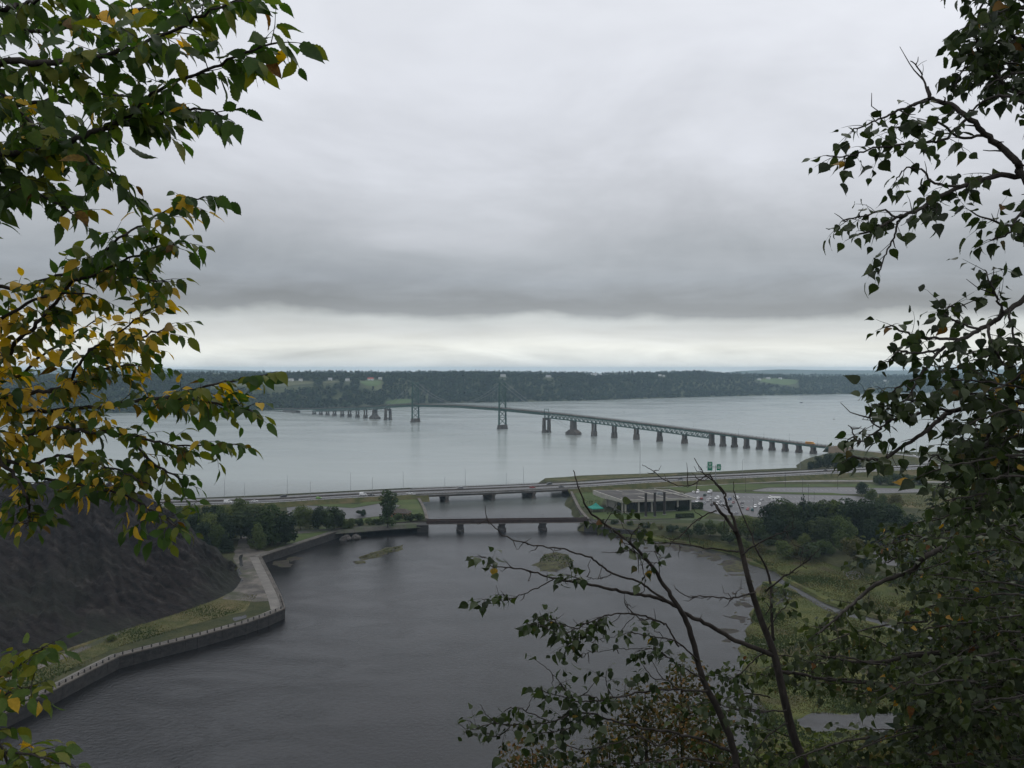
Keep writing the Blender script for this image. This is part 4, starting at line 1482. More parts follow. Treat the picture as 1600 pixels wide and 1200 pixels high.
# ------------------------------------------------------------------ walls along the basin
wl = [G(x, y, 4.0) for x, y in WALL]
wls = [wl[0]]
for a, b in zip(wl, wl[1:]):
    wls.append(b)
sw = thing('basin_wall', 'long dark stone retaining wall with a pale coping around the basin shore', 'wall', G(443, 951, 4.0))
WO = G(443, 951, 4.0)
face = bpy.data.meshes.new('wall_panel')
n_p = 0
for a, b in zip(wl, wl[1:]):
    d = b - a
    l = d.length
    k = max(1, int(round(l / 5.0)))
    ang = math.atan2(d.y, d.x)
    for j in range(k):
        c = a.lerp(b, (j + 0.5) / k)
        if n_p >= 290: break
        m = MB()
        m.box((c.x, c.y, -2.0), (l / k - 0.07, 1.1 + 0.12 * random.random(), 5.85 + 0.03 * random.random()), ang)
        m.build('wall_panel', M['dark_stone'], sw, origin=WO)
        n_p += 1
    m = MB()
    m.bar(a + Vector((0, 0, 0.13)), b + Vector((0, 0, 0.13)), 1.5, 0.42)
    m.build('coping', M['old_concrete'], sw, origin=WO)
# railing posts on the coping
rl = thing('promenade_railing', 'row of short dark posts with a rail on the basin wall', 'railing', WO + Vector((0, 0, 0.35)))
RO = WO + Vector((0, 0, 0.35))
pm_ = MB().box((0, 0, 0), (0.34, 0.34, 1.0), taper=0.85).build('post', M['dark_stone'], rl).data
bpy.data.objects.remove([o for o in bpy.data.objects if o.data == pm_][0])
np_ = 0
for a, b in zip(wl[:10], wl[1:11]):
    d = b - a
    k = max(1, int(d.length / 2.6))
    ang = math.atan2(d.y, d.x)
    for j in range(k):
        c = a.lerp(b, (j + 0.5) / k)
        if np_ < 290:
            o = link('post', pm_, rl, Vector((c.x, c.y, 4.33)) - RO); o.rotation_euler = (0, 0, ang); np_ += 1
for h in (0.5, 0.92):
    m = MB()
    for a, b in zip(wl, wl[1:]):
        m.bar(a + Vector((0, 0, 0.33 + h)), b + Vector((0, 0, 0.33 + h)), 0.09)
    m.build('rail', M['dark_steel'], rl, origin=RO)
# pale promenade strip behind the wall
inner = [G(x, y, 4.0) for x, y in WALL]
strip('promenade_path', [p + Vector((0, 0, 0)) for p in offset_line(inner[:10], -2.2)], 2.4, M['path'], zoff=0.16)
strip('promenade_path', [p for p in offset_line(smoothline(inner[9:13], 3), -2.9)], 4.2, M['path'], zoff=0.165)
strip('promenade_path', [p for p in offset_line(inner[12:], -2.2)], 2.6, M['path'], zoff=0.17)
# rough dark walls at both ends of the rail bridge
for lb, pts in (('dark rubble wall under the trees before the rail bridge', [(535, 828), (570, 823), (605, 820), (640, 818), (668, 816)]), ('dark mossy wall between the rail bridge and the marsh', [(913, 829), (945, 831), (985, 836), (1012, 839)])):
    ln = [G(x, y, 3.6 if pts[0][0] < 800 else 0.6) for x, y in pts]
    t_ = thing('rubble_wall', lb, 'wall', ln[0])
    for a, b in zip(ln, ln[1:]):
        k = max(1, int((b - a).length / 3.2))
        for j in range(k):
            c = a.lerp(b, (j + 0.5) / k)
            m = MB(); m.box((c.x, c.y, -2), ((b - a).length / k - 0.05, 1.5 + random.random() * 0.5, 5.4 + random.random() * 0.5), math.atan2((b - a).y, (b - a).x) + random.uniform(-0.03, 0.03), tapery=0.7)
            m.build('stone_block', M['dark_stone'], t_, origin=ln[0])

# ------------------------------------------------------------------ the glass pavilion beside the channel
bl, br = G(976, 802, 3.5), G(1079, 797, 3.5)
bx = (br - bl).normalized(); by_ = Vector((-bx.y, bx.x, 0)); BW = (br - bl).length
bang = math.atan2(bx.y, bx.x)
pv_ = thing('pavilion', 'long flat roofed pavilion with dark glass walls and pale columns by the channel', 'building', bl, bang)
PD, PH = 34.0, 8.2
# local frame: x along the front, y away from the viewer
m = MB(); m.box((BW / 2, PD / 2, -0.6), (BW - 1.0, PD - 1.0, 0.9)); m.build('plinth', M['concrete'], pv_)
glz = M['glass']
nb_ = 12
for k in range(nb_):
    m = MB(); m.box((BW * (k + 0.5) / nb_, 0.6, 0.3), (BW / nb_ - 0.12, 0.12, PH - 1.2)); m.build('glass_panel', glz, pv_)
for k in range(5):
    m = MB(); m.box((-0.0 + 0.4, PD * (k + 0.5) / 5 + 0.3, 0.3), (0.12, PD / 5 - 0.14, PH - 1.2)); m.build('glass_panel' if k < 3 else 'side_wall', glz if k < 2 else M['cream'], pv_)
m = MB(); m.box((BW / 2, PD * 0.55, 0.3), (BW - 2.0, PD * 0.8, PH - 1.4)); m.build('core_wall', M['dark_steel'], pv_)
for k in range(6):
    m = MB(); m.box((BW * k / 5 * 0.985 + 0.4, -0.35, 0.0), (0.95, 0.95, PH - 0.5)); m.build('column', M['cream'], pv_)
for k in range(3):
    m = MB(); m.box((-1.2, PD * (0.0 + k * 0.4) + 1.0, 0.0), (0.9, 0.9, PH - 0.5)); m.build('column', M['cream'], pv_)
OV = 3.4
roof_v = [(-12.0, -OV + 1.0, PH - 0.4), (BW + 2.4, -OV, PH - 0.4), (BW + 2.4, PD + OV, PH + 0.5), (-12.0, PD + OV, PH + 0.5), (-14.5, PD * 0.5, PH + 0.2),
          ]
m = MB()
# fascia ring: deep pale band, taller on the channel side
fv = [(-3.2, -OV), (BW + 2.4, -OV), (BW + 2.4, PD + OV), (-8.5, PD + OV), (-8.5, PD * 0.62)]
fh = [1.9, 1.2, 1.2, 3.0, 3.2]
for i in range(5):
    j = (i + 1) % 5
    a, b = fv[i], fv[j]
    za = PH - 0.6
    m.add([(a[0], a[1], za), (b[0], b[1], za), (b[0], b[1], za + fh[j]), (a[0], a[1], za + fh[i]),
           (a[0] * 0.97 + 0.4, a[1] * 0.96 + 0.4, za + fh[i] + 0.02), (b[0] * 0.97 + 0.4, b[1] * 0.96 + 0.4, za + fh[j] + 0.02)], [(0, 1, 2, 3), (3, 2, 5, 4)])
m.add([(x, y, PH - 0.6) for x, y in fv], [(4, 3, 2, 1, 0)])
m.build('fascia', M['cream'], pv_)
m = MB()
m.add([(x * 0.97 + 0.4, y * 0.96 + 0.4, PH - 0.7 + h) for (x, y), h in zip(fv, fh)], [(0, 1, 2, 3, 4)])
rf = m.build('roof', M['roofgrey'], pv_)
for k in range(4):
    x = -4 + (BW + 5) * k / 3.6 + 4
    m = MB(); m.bar((x, -OV + 0.8, PH + 1.25), (x - 6, PD + OV - 0.8, PH + 1.55), 0.7, 0.5); m.build('roof_rib', M['cream'], rf)
m = MB(); m.bar((-8, PD * 0.52, PH + 1.95), (BW + 1.6, PD * 0.42, PH + 1.2), 0.8, 0.5); m.build('roof_rib', M['cream'], rf)
m = MB(); m.box((BW * 0.64, PD * 0.35, PH + 0.5), (4.2, 3.0, 2.0)).box((BW * 0.64, PD * 0.35, PH + 2.5), (3.0, 1.8, 0.5)); m.build('rooftop_unit', M['galv'], rf)
# three tall dark pylons before the pavilion
for px, by0, ty, lb in ((1009, 807, 771, 'tall dark pylon in front of the pavilion, closest to the channel'), (1023, 807, 770, 'middle one of three tall dark pylons before the pavilion'), (1038, 804, 769, 'tall dark pylon before the pavilion, closest to the car park')):
    b_ = G(px, by0, 3.5)
    h = (by0 - ty) * proj(b_)[2] / F
    t_ = thing('pylon', lb, 'pylon', b_, bang, 'dark pylons before the pavilion')
    m = MB(); m.box((0, 0, 0), (1.2, 1.2, h), taper=0.92); m.build('shaft', M['dark_steel'], t_)
    m = MB(); m.box((0, 0, h), (1.5, 1.5, 0.25)); m.build('cap', M['dark_steel'], t_)
    m = MB(); m.box((0, 0, -0.3), (1.9, 1.9, 0.7)); m.build('base', M['concrete'], t_)
# teal tent
tb = G(931, 799, 3.5)
tt = thing('tent', 'small teal peaked tent beside the channel wall', 'tent', tb, 0.3)
m = MB()
w = 4.2
hs = [(-w, -w, 2.6), (w, -w, 2.6), (w, w, 2.6), (-w, w, 2.6)]
ap = (0, 0, 6.0)
midr = [(-w * 0.45, -w * 0.45, 3.9), (w * 0.45, -w * 0.45, 3.9), (w * 0.45, w * 0.45, 3.9), (-w * 0.45, w * 0.45, 3.9)]
m.add(hs + midr + [ap], [(0, 1, 5, 4), (1, 2, 6, 5), (2, 3, 7, 6), (3, 0, 4, 7), (4, 5, 8), (5, 6, 8), (6, 7, 8), (7, 4, 8)])
low = [(a, b, 2.1) for a, b, _ in hs]
m.add(hs + low, [(4, 5, 1, 0), (5, 6, 2, 1), (6, 7, 3, 2), (7, 4, 0, 3)])
m.build('canopy', M['teal'], tt)
for a in (-1, 1):
    for b in (-1, 1):
        MB().tube([(a * w * 0.97, b * w * 0.97, -0.2), (a * w * 0.97, b * w * 0.97, 2.6)], 0.08, 6).build('pole', M['galv'], tt)
# two green overhead road signs on one mast
p, a = on_hwy(1118, 15.5)
sg_ = thing('road_sign', 'pair of green direction signs high on a grey mast over the highway', 'road sign', p, a - 0.55)
SH = 9.5
MB().tube([(0, 0, -3.5), (0, 0, SH + 3)], [0.3, 0.22], 8).build('mast', M['galv'], sg_)
m = MB(); m.bar((-8.0, 0, SH + 1.6), (5.0, 0, SH + 1.6), 0.3); m.bar((-8.0, 0, SH + 0.4), (5.0, 0, SH + 0.4), 0.3); m.build('arm', M['galv'], sg_)
for x0, w_, h_ in ((-4.6, 4.0, 7.4), (2.6, 3.4, 5.2)):
    m = MB(); m.box((x0, -0.35, SH - 2.0 + (0 if h_ > 6 else 0.4)), (w_, 0.16, h_)); pn = m.build('sign_panel', M['signgreen'], sg_)
    m = MB()
    zz = SH - 2.0 + (0 if h_ > 6 else 0.4)
    for k, (fx, ln_) in enumerate(((0.30, 0.55), (0.48, 0.70), (0.66, 0.45), (0.82, 0.6))):
        if h_ < 6 and k == 3: continue
        m.box((x0, -0.45, zz + h_ * fx), (w_ * ln_, 0.04, 0.36))
    m.build('lettering', M['white'], pn)
# brown cabin with an L of tan walls
hb0 = G(626, 807, 4.0)
cb_ = thing('cabin', 'low tan brick cabin with a brown hipped roof by the river mouth', 'house', hb0, -0.25)
MB().box((0, 0, -0.3), (11.5, 7.0, 3.3)).build('wall', M['brick'], cb_)
m = MB()
m.add([(-6.6, -4.3, 2.9), (6.6, -4.3, 2.9), (6.6, 4.3, 2.9), (-6.6, 4.3, 2.9), (-3.2, 0, 5.2), (3.2, 0, 5.2)], [(0, 1, 5, 4), (1, 2, 5), (2, 3, 4, 5), (3, 0, 4), (3, 2, 1, 0)])
m.build('roof', M['brownroof'], cb_)
for x in (-3.6, 0.2, 3.8):
    MB().box((x, -3.53, 1.0), (1.3, 0.1, 1.2)).build('window', M['glass'], cb_)
MB().box((2.0, -3.54, 0), (1.1, 0.1, 2.2)).build('door', M['brownroof'], cb_)

# ------------------------------------------------------------------ vehicles
PAINTS = {}


def paint(c):
    if c not in PAINTS:
        rgb = {'white': (0.72, 0.72, 0.71), 'red': (0.30, 0.02, 0.02), 'dark grey': (0.035, 0.037, 0.04), 'grey': (0.16, 0.165, 0.17), 'silver': (0.42, 0.43, 0.44), 'black': (0.012, 0.012, 0.013),
               'blue': (0.03, 0.07, 0.18), 'green': (0.20, 0.42, 0.05), 'dark green': (0.02, 0.055, 0.04), 'teal': (0.02, 0.14, 0.13), 'yellow': (0.75, 0.33, 0.02), 'maroon': (0.13, 0.015, 0.02)}[c]
        PAINTS[c] = pm('car_paint_' + c.replace(' ', '_'), rgb, tuple(v * 1.1 for v in rgb), scale=0.5, rough=0.25, spec=0.6, coords='obj')
    return PAINTS[c]


M['lampwhite'] = pm('headlight_glass', (0.6, 0.6, 0.6), scale=2, rough=0.15, spec=0.7)
M['lampred'] = pm('tail_light_red', (0.25, 0.01, 0.01), scale=2, rough=0.2, spec=0.6)


def rings(m, secs, mi=0, cap=True):
    """secs: cross-sections along x as (x, z_low, z_mid, z_top, half_width, half_width_top)."""
    o = []
    for x, zl, zm, zt, hw_, ht2 in secs:
        o.append([(x, -hw_ * 0.94, zl), (x, -hw_, zm), (x, -ht2, zt), (x, ht2, zt), (x, hw_, zm), (x, hw_ * 0.94, zl)])
    vs = [v for r_ in o for v in r_]
    fs = []
    for i in range(len(o) - 1):
        for k in range(6):
            a, b = i * 6 + k, i * 6 + (k + 1) % 6
            fs.append((a, b, b + 6, a + 6))
    if cap:
        fs.append((5, 4, 3, 2, 1, 0)); fs.append(tuple((len(o) - 1) * 6 + k for k in range(6)))
    m.add(vs, fs, mi)


CARS = {}


def car_proto(kind, colour):
    key = (kind, colour)
    if key in CARS:
        return CARS[key]
    t = thing('car', None, None, (0, 0, -50))
    pt = paint(colour)
    Lc, Wc, Hc = {'saloon': (4.6, 0.90, 1.45), 'hatchback': (4.1, 0.88, 1.5), 'suv': (4.7, 0.95, 1.75), 'van': (5.4, 1.0, 2.3)}[kind]
    h = Lc / 2
    zb = 0.62 * Hc
    m = MB()
    hood = {'saloon': 0.30, 'hatchback': 0.28, 'suv': 0.27, 'van': 0.18}[kind] * Lc
    tail = {'saloon': 0.18, 'hatchback': 0.03, 'suv': 0.02, 'van': 0.01}[kind] * Lc
    rings(m, [(-h, 0.35, 0.55, zb * 0.92, Wc * 0.88, Wc * 0.82), (-h + 0.15, 0.25, 0.55, zb, Wc, Wc * 0.93), (-h + tail + 0.1, 0.22, 0.55, zb + 0.02, Wc, Wc * 0.95),
              (h - hood, 0.22, 0.55, zb, Wc, Wc * 0.95), (h - 0.35, 0.24, 0.52, zb * 0.84, Wc * 0.97, Wc * 0.88), (h, 0.32, 0.5, zb * 0.68, Wc * 0.84, Wc * 0.78)])
    m.build('body', pt, t)
    x0, x1 = -h + tail, h - hood
    rt0, rt1 = x0 + {'saloon': 0.75, 'hatchback': 0.45, 'suv': 0.35, 'van': 0.12}[kind], x1 - {'saloon': 0.85, 'hatchback': 0.8, 'suv': 0.75, 'van': 0.8}[kind]
    wb, wt = Wc * 0.93, Wc * 0.76
    zt = Hc - 0.06
    m = MB()
    m.add([(x0, -wb, zb), (x1, -wb, zb), (x1, wb, zb), (x0, wb, zb), (rt0, -wt, zt), (rt1, -wt, zt), (rt1, wt, zt), (rt0, wt, zt)],
          [(0, 1, 5, 4), (1, 2, 6, 5), (2, 3, 7, 6), (3, 0, 4, 7), (4, 5, 6, 7)])
    m.add([(rt0 - 0.02, -wt, zt), (rt1 + 0.02, -wt, zt), (rt1 + 0.02, wt, zt), (rt0 - 0.02, wt, zt), (rt0 + 0.1, -wt * 0.9, Hc), (rt1 - 0.1, -wt * 0.9, Hc), (rt1 - 0.1, wt * 0.9, Hc), (rt0 + 0.1, wt * 0.9, Hc)],
          [(0, 1, 5, 4), (1, 2, 6, 5), (2, 3, 7, 6), (3, 0, 4, 7), (4, 5, 6, 7)])
    m.build('cabin', pt, t)

    def glassq(name, q):
        c = sum((Vector(p) for p in q), Vector()) / 4
        n = (Vector(q[1]) - Vector(q[0])).cross(Vector(q[3]) - Vector(q[0])).normalized() * 0.015
        q2 = [c + (Vector(p) - c) * 0.86 + n for p in q]
        q1 = [c + (Vector(p) - c) * 0.88 - n for p in q]
        MB().add(q2 + q1, [(0, 1, 2, 3), (4, 5, 1, 0), (5, 6, 2, 1), (6, 7, 3, 2), (7, 4, 0, 3)]).build(name, M['glass'], t)
    glassq('windscreen', [(x1, -wb, zb), (x1, wb, zb), (rt1, wt, zt), (rt1, -wt, zt)])
    glassq('rear_window', [(x0, wb, zb), (x0, -wb, zb), (rt0, -wt, zt), (rt0, wt, zt)])
    xm = (x0 + x1) / 2
    if kind != 'van':
        for sgn in (-1, 1):
            for a, b, c, d in ((x0, xm, rt0, xm), (xm, x1, xm, rt1)):
                q = [(a, sgn * wb, zb), (b, sgn * wb, zb), (d, sgn * wt, zt), (c, sgn * wt, zt)]
                glassq('side_window', q if sgn < 0 else [q[1], q[0], q[3], q[2]])
    else:
        for sgn in (-1, 1):
            q = [(x1 - 1.5, sgn * wb, zb), (x1, sgn * wb, zb), (rt1, sgn * wt, zt), (x1 - 1.5, sgn * wt, zt)]
            glassq('side_window', q if sgn < 0 else [q[1], q[0], q[3], q[2]])
    for sx in (-0.31, 0.32):
        for sy in (-1, 1):
            m = MB(); m.tube([(sx * Lc, sy * (Wc - 0.20), 0.33), (sx * Lc, sy * (Wc + 0.015), 0.33)], 0.33, 12)
            w_ = m.build('wheel', M['tyre'], t)
            m = MB(); m.tube([(sx * Lc, sy * (Wc + 0.0), 0.33), (sx * Lc, sy * (Wc + 0.03), 0.33)], 0.19, 8); m.build('rim', M['galv'], w_)
    for sy in (-1, 1):
        MB().box((h - 0.07, sy * Wc * 0.62, 0.60), (0.16, 0.34, 0.15)).build('headlight', M['lampwhite'], t)
        MB().box((-h + 0.05, sy * Wc * 0.66, 0.72), (0.14, 0.30, 0.18)).build('tail_light', M['lampred'], t)
    CARS[key] = t
    return t


def put_car(kind, colour, loc, rz, label, group, cat='car'):
    c = dup(car_proto(kind, colour), loc, rz, 1.0, label, group)
    c['category'] = cat
    return c


# on the highway: (px, lane offset, kind, colour, heading sign, label)
for px, off, kd, co, sg, lb in ((262, -5.2, 'saloon', 'maroon', -1, 'maroon car at the elm end of the highway'), (356, 9.0, 'van', 'white', 1, 'white van on the highway directly above the wood'), (398, 8.0, 'saloon', 'white', 1, 'white saloon on the highway behind the white van'),
                               (443, -9.0, 'suv', 'dark grey', -1, 'dark car hugging the river side of the highway'), (498, 9.5, 'hatchback', 'green', 1, 'bright green hatchback on the highway'), (567, 5.2, 'van', 'white', 1, 'white delivery van before the highway bridge'),
                               (580, 9.4, 'saloon', 'dark grey', 1, 'dark saloon just behind the white delivery van'), (640, 10.0, 'saloon', 'white', 1, 'white saloon about to enter the highway bridge'), (719, -5.5, 'suv', 'grey', -1, 'grey car crossing the start of the highway bridge'),
                               (832, 5.0, 'saloon', 'red', 1, 'red car on the highway bridge'), (858, -9.2, 'suv', 'dark grey', -1, 'dark grey car leaving the bridge on the river side'), (877, 9.6, 'saloon', 'dark grey', 1, 'dark saloon at the pavilion end of the highway bridge'),
                               (1063, 4.0, 'saloon', 'black', 1, 'black car on the highway behind the pavilion'), (1289, -2.6, 'hatchback', 'black', -1, 'black hatchback on the highway past the mast light'), (1415, 4.0, 'saloon', 'blue', 1, 'dark blue car on the highway below the slip road')):
    p, a = on_hwy(px, off)
    put_car(kd, co, p + Vector((0, 0, 0.02)), a + (0 if sg > 0 else math.pi), lb, 'cars on the highway')
p = RAMP[22]; put_car('saloon', 'white', p + Vector((0, 0, 0.1)), math.atan2(RAMP[23].y - p.y, RAMP[23].x - p.x), 'white saloon on the curving slip road', 'cars on the highway')
PARK = [(1083.7, 768, 'saloon', 'white', 'white saloon parked by the end of the pavilion roof'), (1090, 768.5, 'van', 'white', 'white van parked beside the far lawn'), (1109, 768.5, 'van', 'white', 'white van parked alone under the far lawn'),
        (1101.5, 773, 'suv', 'dark green', 'dark green car parked near the pavilion end'), (1091, 777.5, 'saloon', 'white', 'white saloon parked beside a red car'), (1096.5, 778.5, 'hatchback', 'red', 'red hatchback next to a white saloon by the pavilion'),
        (1106.5, 781.5, 'suv', 'white', 'large white car in the second row of the car park'), (1110, 778, 'hatchback', 'silver', 'silver hatchback behind the large white car'), (1120.3, 778.5, 'van', 'white', 'tall white van in the middle of the parked cars'),
        (1126.3, 782, 'saloon', 'silver', 'silver saloon beside the tall white van'), (1121.3, 786.5, 'suv', 'white', 'white car parked in front of the tall white van'), (1129, 786.5, 'hatchback', 'silver', 'silver hatchback in front of the silver saloon'),
        (1140, 779.5, 'suv', 'blue', 'blue car parked in the middle row'), (1146, 784.5, 'hatchback', 'maroon', 'maroon hatchback parked between blue and grey cars'), (1142, 790, 'suv', 'dark green', 'dark green car parked closest to the dead poplar'),
        (1159.5, 785.5, 'saloon', 'grey', 'grey saloon on open tarmac of the car park'), (1168.5, 795, 'hatchback', 'red', 'red hatchback parked at the edge by the wood'), (1175.5, 796, 'suv', 'teal', 'teal car parked next to the red hatchback by the wood'),
        (1180, 791, 'suv', 'white', 'white car parked behind the teal car'), (1190.3, 780.5, 'saloon', 'silver', 'silver saloon parked by itself on the wide tarmac'), (1194.5, 792.5, 'saloon', 'black', 'black saloon parked near the tall wood'),
        (1089, 783, 'hatchback', 'white', 'white hatchback at the kerb nearest the pavilion columns'), (1099, 786, 'saloon', 'silver', 'silver saloon in the row along the pavilion end'), (1112, 788, 'saloon', 'black', 'black saloon in the row closest to the lawn hedge'),
        (1135, 783.5, 'hatchback', 'white', 'white hatchback to the near side of the blue car'), (1152, 778, 'van', 'white', 'white van in the row behind the maroon hatchback'), (1160, 791, 'suv', 'grey', 'grey car between the red hatchback and the middle row'),
        (1187, 787, 'hatchback', 'white', 'white hatchback on open tarmac near the black saloon'), (1203, 777, 'suv', 'white', 'white car parked short of the motorhome'), (1150, 801, 'saloon', 'silver', 'silver saloon half hidden by hedges at the car park edge')]
for px, py, kd, co, lb in PARK:
    if lb:
        put_car(kd, co, G(px, py + 1.6, 3.51), random.choice((-1, 1)) * math.pi / 2 + random.uniform(-0.25, 0.25) - 0.5, lb, 'parked cars')
# motorhome in the car park
mh = thing('motorhome', 'long white motorhome parked in the car park beside the tall wood', 'motorhome', G(1214, 783, 3.51), -0.1)
m = MB(); rings(m, [(-4.2, 0.5, 0.9, 3.0, 1.15, 1.1), (-4.0, 0.45, 0.9, 3.1, 1.2, 1.12), (2.6, 0.45, 0.9, 3.1, 1.2, 1.12), (3.2, 0.45, 0.9, 2.6, 1.2, 1.05)]); m.build('body', M['white'], mh)
m = MB(); rings(m, [(3.1, 0.45, 0.9, 1.9, 1.1, 0.95), (3.9, 0.45, 0.9, 1.25, 1.1, 0.98), (4.5, 0.5, 0.8, 1.1, 1.0, 0.92)]); m.build('cab', M['white'], mh)
for x in (-2.8, -0.9, 1.0):
    for sy in (-1, 1):
        MB().box((x, sy * 1.17, 1.6), (1.1, 0.1, 0.7)).build('window', M['glass'], mh)
MB().box((3.28, 0, 1.75), (0.2, 1.7, 0.55)).build('windscreen', M['glass'], mh)
for sx in (-2.4, 3.3):
    for sy in (-1, 1):
        MB().tube([(sx, sy * 0.85, 0.4), (sx, sy * 1.18, 0.4)], 0.4, 12).build('wheel', M['tyre'], mh)
# school bus on the long bridge
tb_ = bt(1268)
bz = dz(tb_)
sb = thing('school_bus', 'yellow school bus driving on the suspension bridge near its shore end', 'bus', bp_(tb_, 2.2, bz + 0.02), BRZ + math.pi)
YB = paint('yellow')
m = MB(); rings(m, [(-5.6, 0.6, 1.0, 2.7, 1.1, 0.85), (-5.4, 0.5, 1.0, 3.0, 1.2, 0.95), (3.6, 0.5, 1.0, 3.0, 1.2, 0.95), (3.9, 0.5, 1.0, 2.7, 1.18, 0.9)]); m.build('body', YB, sb)
m = MB(); rings(m, [(3.85, 0.5, 0.9, 1.75, 1.0, 0.8), (5.3, 0.5, 0.85, 1.5, 0.95, 0.75), (5.6, 0.6, 0.8, 1.2, 0.85, 0.7)]); m.build('bonnet', YB, sb)
for k in range(9):
    for sy in (-1, 1):
        MB().box((-4.8 + k * 0.97, sy * 1.12, 1.75), (0.78, 0.1, 0.65)).build('window', M['glass'], sb)
MB().box((3.95, 0, 1.9), (0.12, 1.7, 0.65)).build('windscreen', M['glass'], sb)
for sx in (-3.2, 4.3):
    for sy in (-1, 1):
        MB().tube([(sx, sy * 0.8, 0.5), (sx, sy * 1.15, 0.5)], 0.5, 12).build('wheel', M['tyre'], sb)
for sy in (-1, 1):
    MB().box((0, sy * 1.2, 1.35), (9.0, 0.05, 0.10)).build('stripe', M['tyre'], sb)
# boats on the river
bo = G(1252, 629.5, 0)
bt_ = thing('motor_boat', 'small dark motor boat out on the river towards the island', 'boat', bo, 0.4)
m = MB(); rings(m, [(-5.5, -0.4, 0.4, 1.1, 1.3, 1.5), (0, -0.5, 0.4, 1.3, 1.7, 1.8), (3.5, -0.4, 0.6, 1.6, 1.2, 1.4), (6.2, 0.3, 1.0, 2.0, 0.1, 0.15)]); m.build('hull', M['dark_steel'], bt_)
m = MB(); m.box((-0.6, 0, 1.1), (4.6, 2.4, 1.9), taper=0.8); m.build('cabin', M['greyroof'], bt_)
MB().tube([(-0.5, 0, 2.9), (-0.5, 0, 5.0)], 0.09, 6).build('mast', M['galv'], bt_)
for px, py, lb in ((1303, 655.5, 'dark channel buoy floating on the river beyond the school bus'), (975, 644, 'tiny channel buoy beyond the bridge trusses')):
    b_ = thing('buoy', lb, 'buoy', G(px, py, 0), 0, 'channel buoys')
    MB().tube([(0, 0, -0.5), (0, 0, 0.7)], [1.1, 1.2], 10).build('float', M['dark_steel'], b_)
    MB().tube([(0, 0, 0.7), (0, 0, 2.6)], [0.5, 0.25], 8).build('tower', M['dark_steel'], b_)

# ------------------------------------------------------------------ islets and rocks in the basin
M['islet'] = pm('islet_grass', (0.040, 0.046, 0.018), (0.085, 0.080, 0.032), scale=0.5, rough=0.95, bump=0.8, bscale=2.0, c3=(0.03, 0.026, 0.02), scale3=0.3, amt3=(0.45, 0.6))


def islet(px_pts, label, z=0.45, mat='islet', amp=1.6):
    ctr = sum((G(x, y, 0) for x, y in px_pts), Vector()) / len(px_pts)
    pts = roughen([G(x, y, 0.0) for x, y in px_pts], amp, 2.0)
    m = MB()
    n = len(pts)
    ringsv = []
    for k, (f, zz) in enumerate(((1.06, -0.3), (0.94, 0.12), (0.75, z * 0.7), (0.4, z))):
        for p in pts:
            q = ctr + (p - ctr) * f
            ringsv.append((q.x, q.y, zz + 0.35 * noise.noise(q * 0.35) * (1 if k > 0 else 0)))
    m.add(ringsv + [(ctr.x, ctr.y, z)], [(k * n + i, k * n + (i + 1) % n, (k + 1) * n + (i + 1) % n, (k + 1) * n + i) for k in range(3) for i in range(n)] + [(3 * n + i, 3 * n + (i + 1) % n, 4 * n) for i in range(n)])
    o = m.build('islet', M[mat], None, smooth=True, origin=ctr)
    tag(o, label, 'islet', None, kind='structure')


islet([(556, 872), (575, 864), (592, 862), (612, 854), (634, 851), (628, 858), (606, 867), (588, 871), (566, 875)], 'long low grassy islet in the basin')
islet([(552, 878), (566, 875), (572, 879), (560, 882)], 'tiny grassy islet beside the long one', amp=0.6)
islet([(836, 884), (848, 866), (870, 861), (892, 867), (896, 880), (872, 892), (846, 893)], 'round grassy islet behind the dead poplar branches', z=0.9)
islet([(1130, 886), (1150, 876), (1166, 880), (1160, 893), (1138, 895)], 'small grassy islet near the marsh', amp=1.0)
for px, py, w_, lb in ((541, 843, 7.0, 'dark boulder pile at the foot of the basin wall corner'), (556, 842, 6.0, 'wide brown boulder by the basin wall corner')):
    c = G(px, py, 0)
    bm = bmesh.new(); bmesh.ops.create_icosphere(bm, subdivisions=3, radius=1.0)
    for v in bm.verts:
        k = 1 + 0.35 * noise.noise(v.co * 1.6 + Vector((px, 0, 0))) + 0.15 * noise.noise(v.co * 4)
        v.co = Vector((v.co.x * w_ * 0.5 * k, v.co.y * w_ * 0.45 * k, max(-0.3, v.co.z * 2.6 * k)))
    me = bpy.data.meshes.new('boulder'); bm.to_mesh(me); bm.free(); me.materials.append(M['rock'])
    tag(link('boulder', me, None, c), lb, 'boulder', 'boulders in the basin')
# ------------------------------------------------------------------ trees of the middle distance
M['leaf_green'] = leafmat('broadleaf_green', (0.044, 0.068, 0.019), (0.080, 0.108, 0.030), scale=0.25, trans=0.25, rough=0.7, spec=0.1, rand=0.38)
M['leaf_dark'] = leafmat('broadleaf_dark', (0.018, 0.032, 0.013), (0.036, 0.056, 0.021), scale=0.25, trans=0.2, rough=0.7, spec=0.1, rand=0.42)
M['leaf_light'] = leafmat('broadleaf_light', (0.055, 0.080, 0.022), (0.095, 0.12, 0.034), scale=0.25, trans=0.25, rough=0.7, spec=0.1, rand=0.18)
M['leaf_olive'] = leafmat('broadleaf_olive', (0.060, 0.062, 0.020), (0.10, 0.092, 0.030), scale=0.25, trans=0.25, rough=0.7, spec=0.1, rand=0.18)
M['needle'] = leafmat('conifer_dark', (0.010, 0.020, 0.012), (0.022, 0.036, 0.018), scale=0.3, trans=0.1, rough=0.8, spec=0.1, rand=0.2)


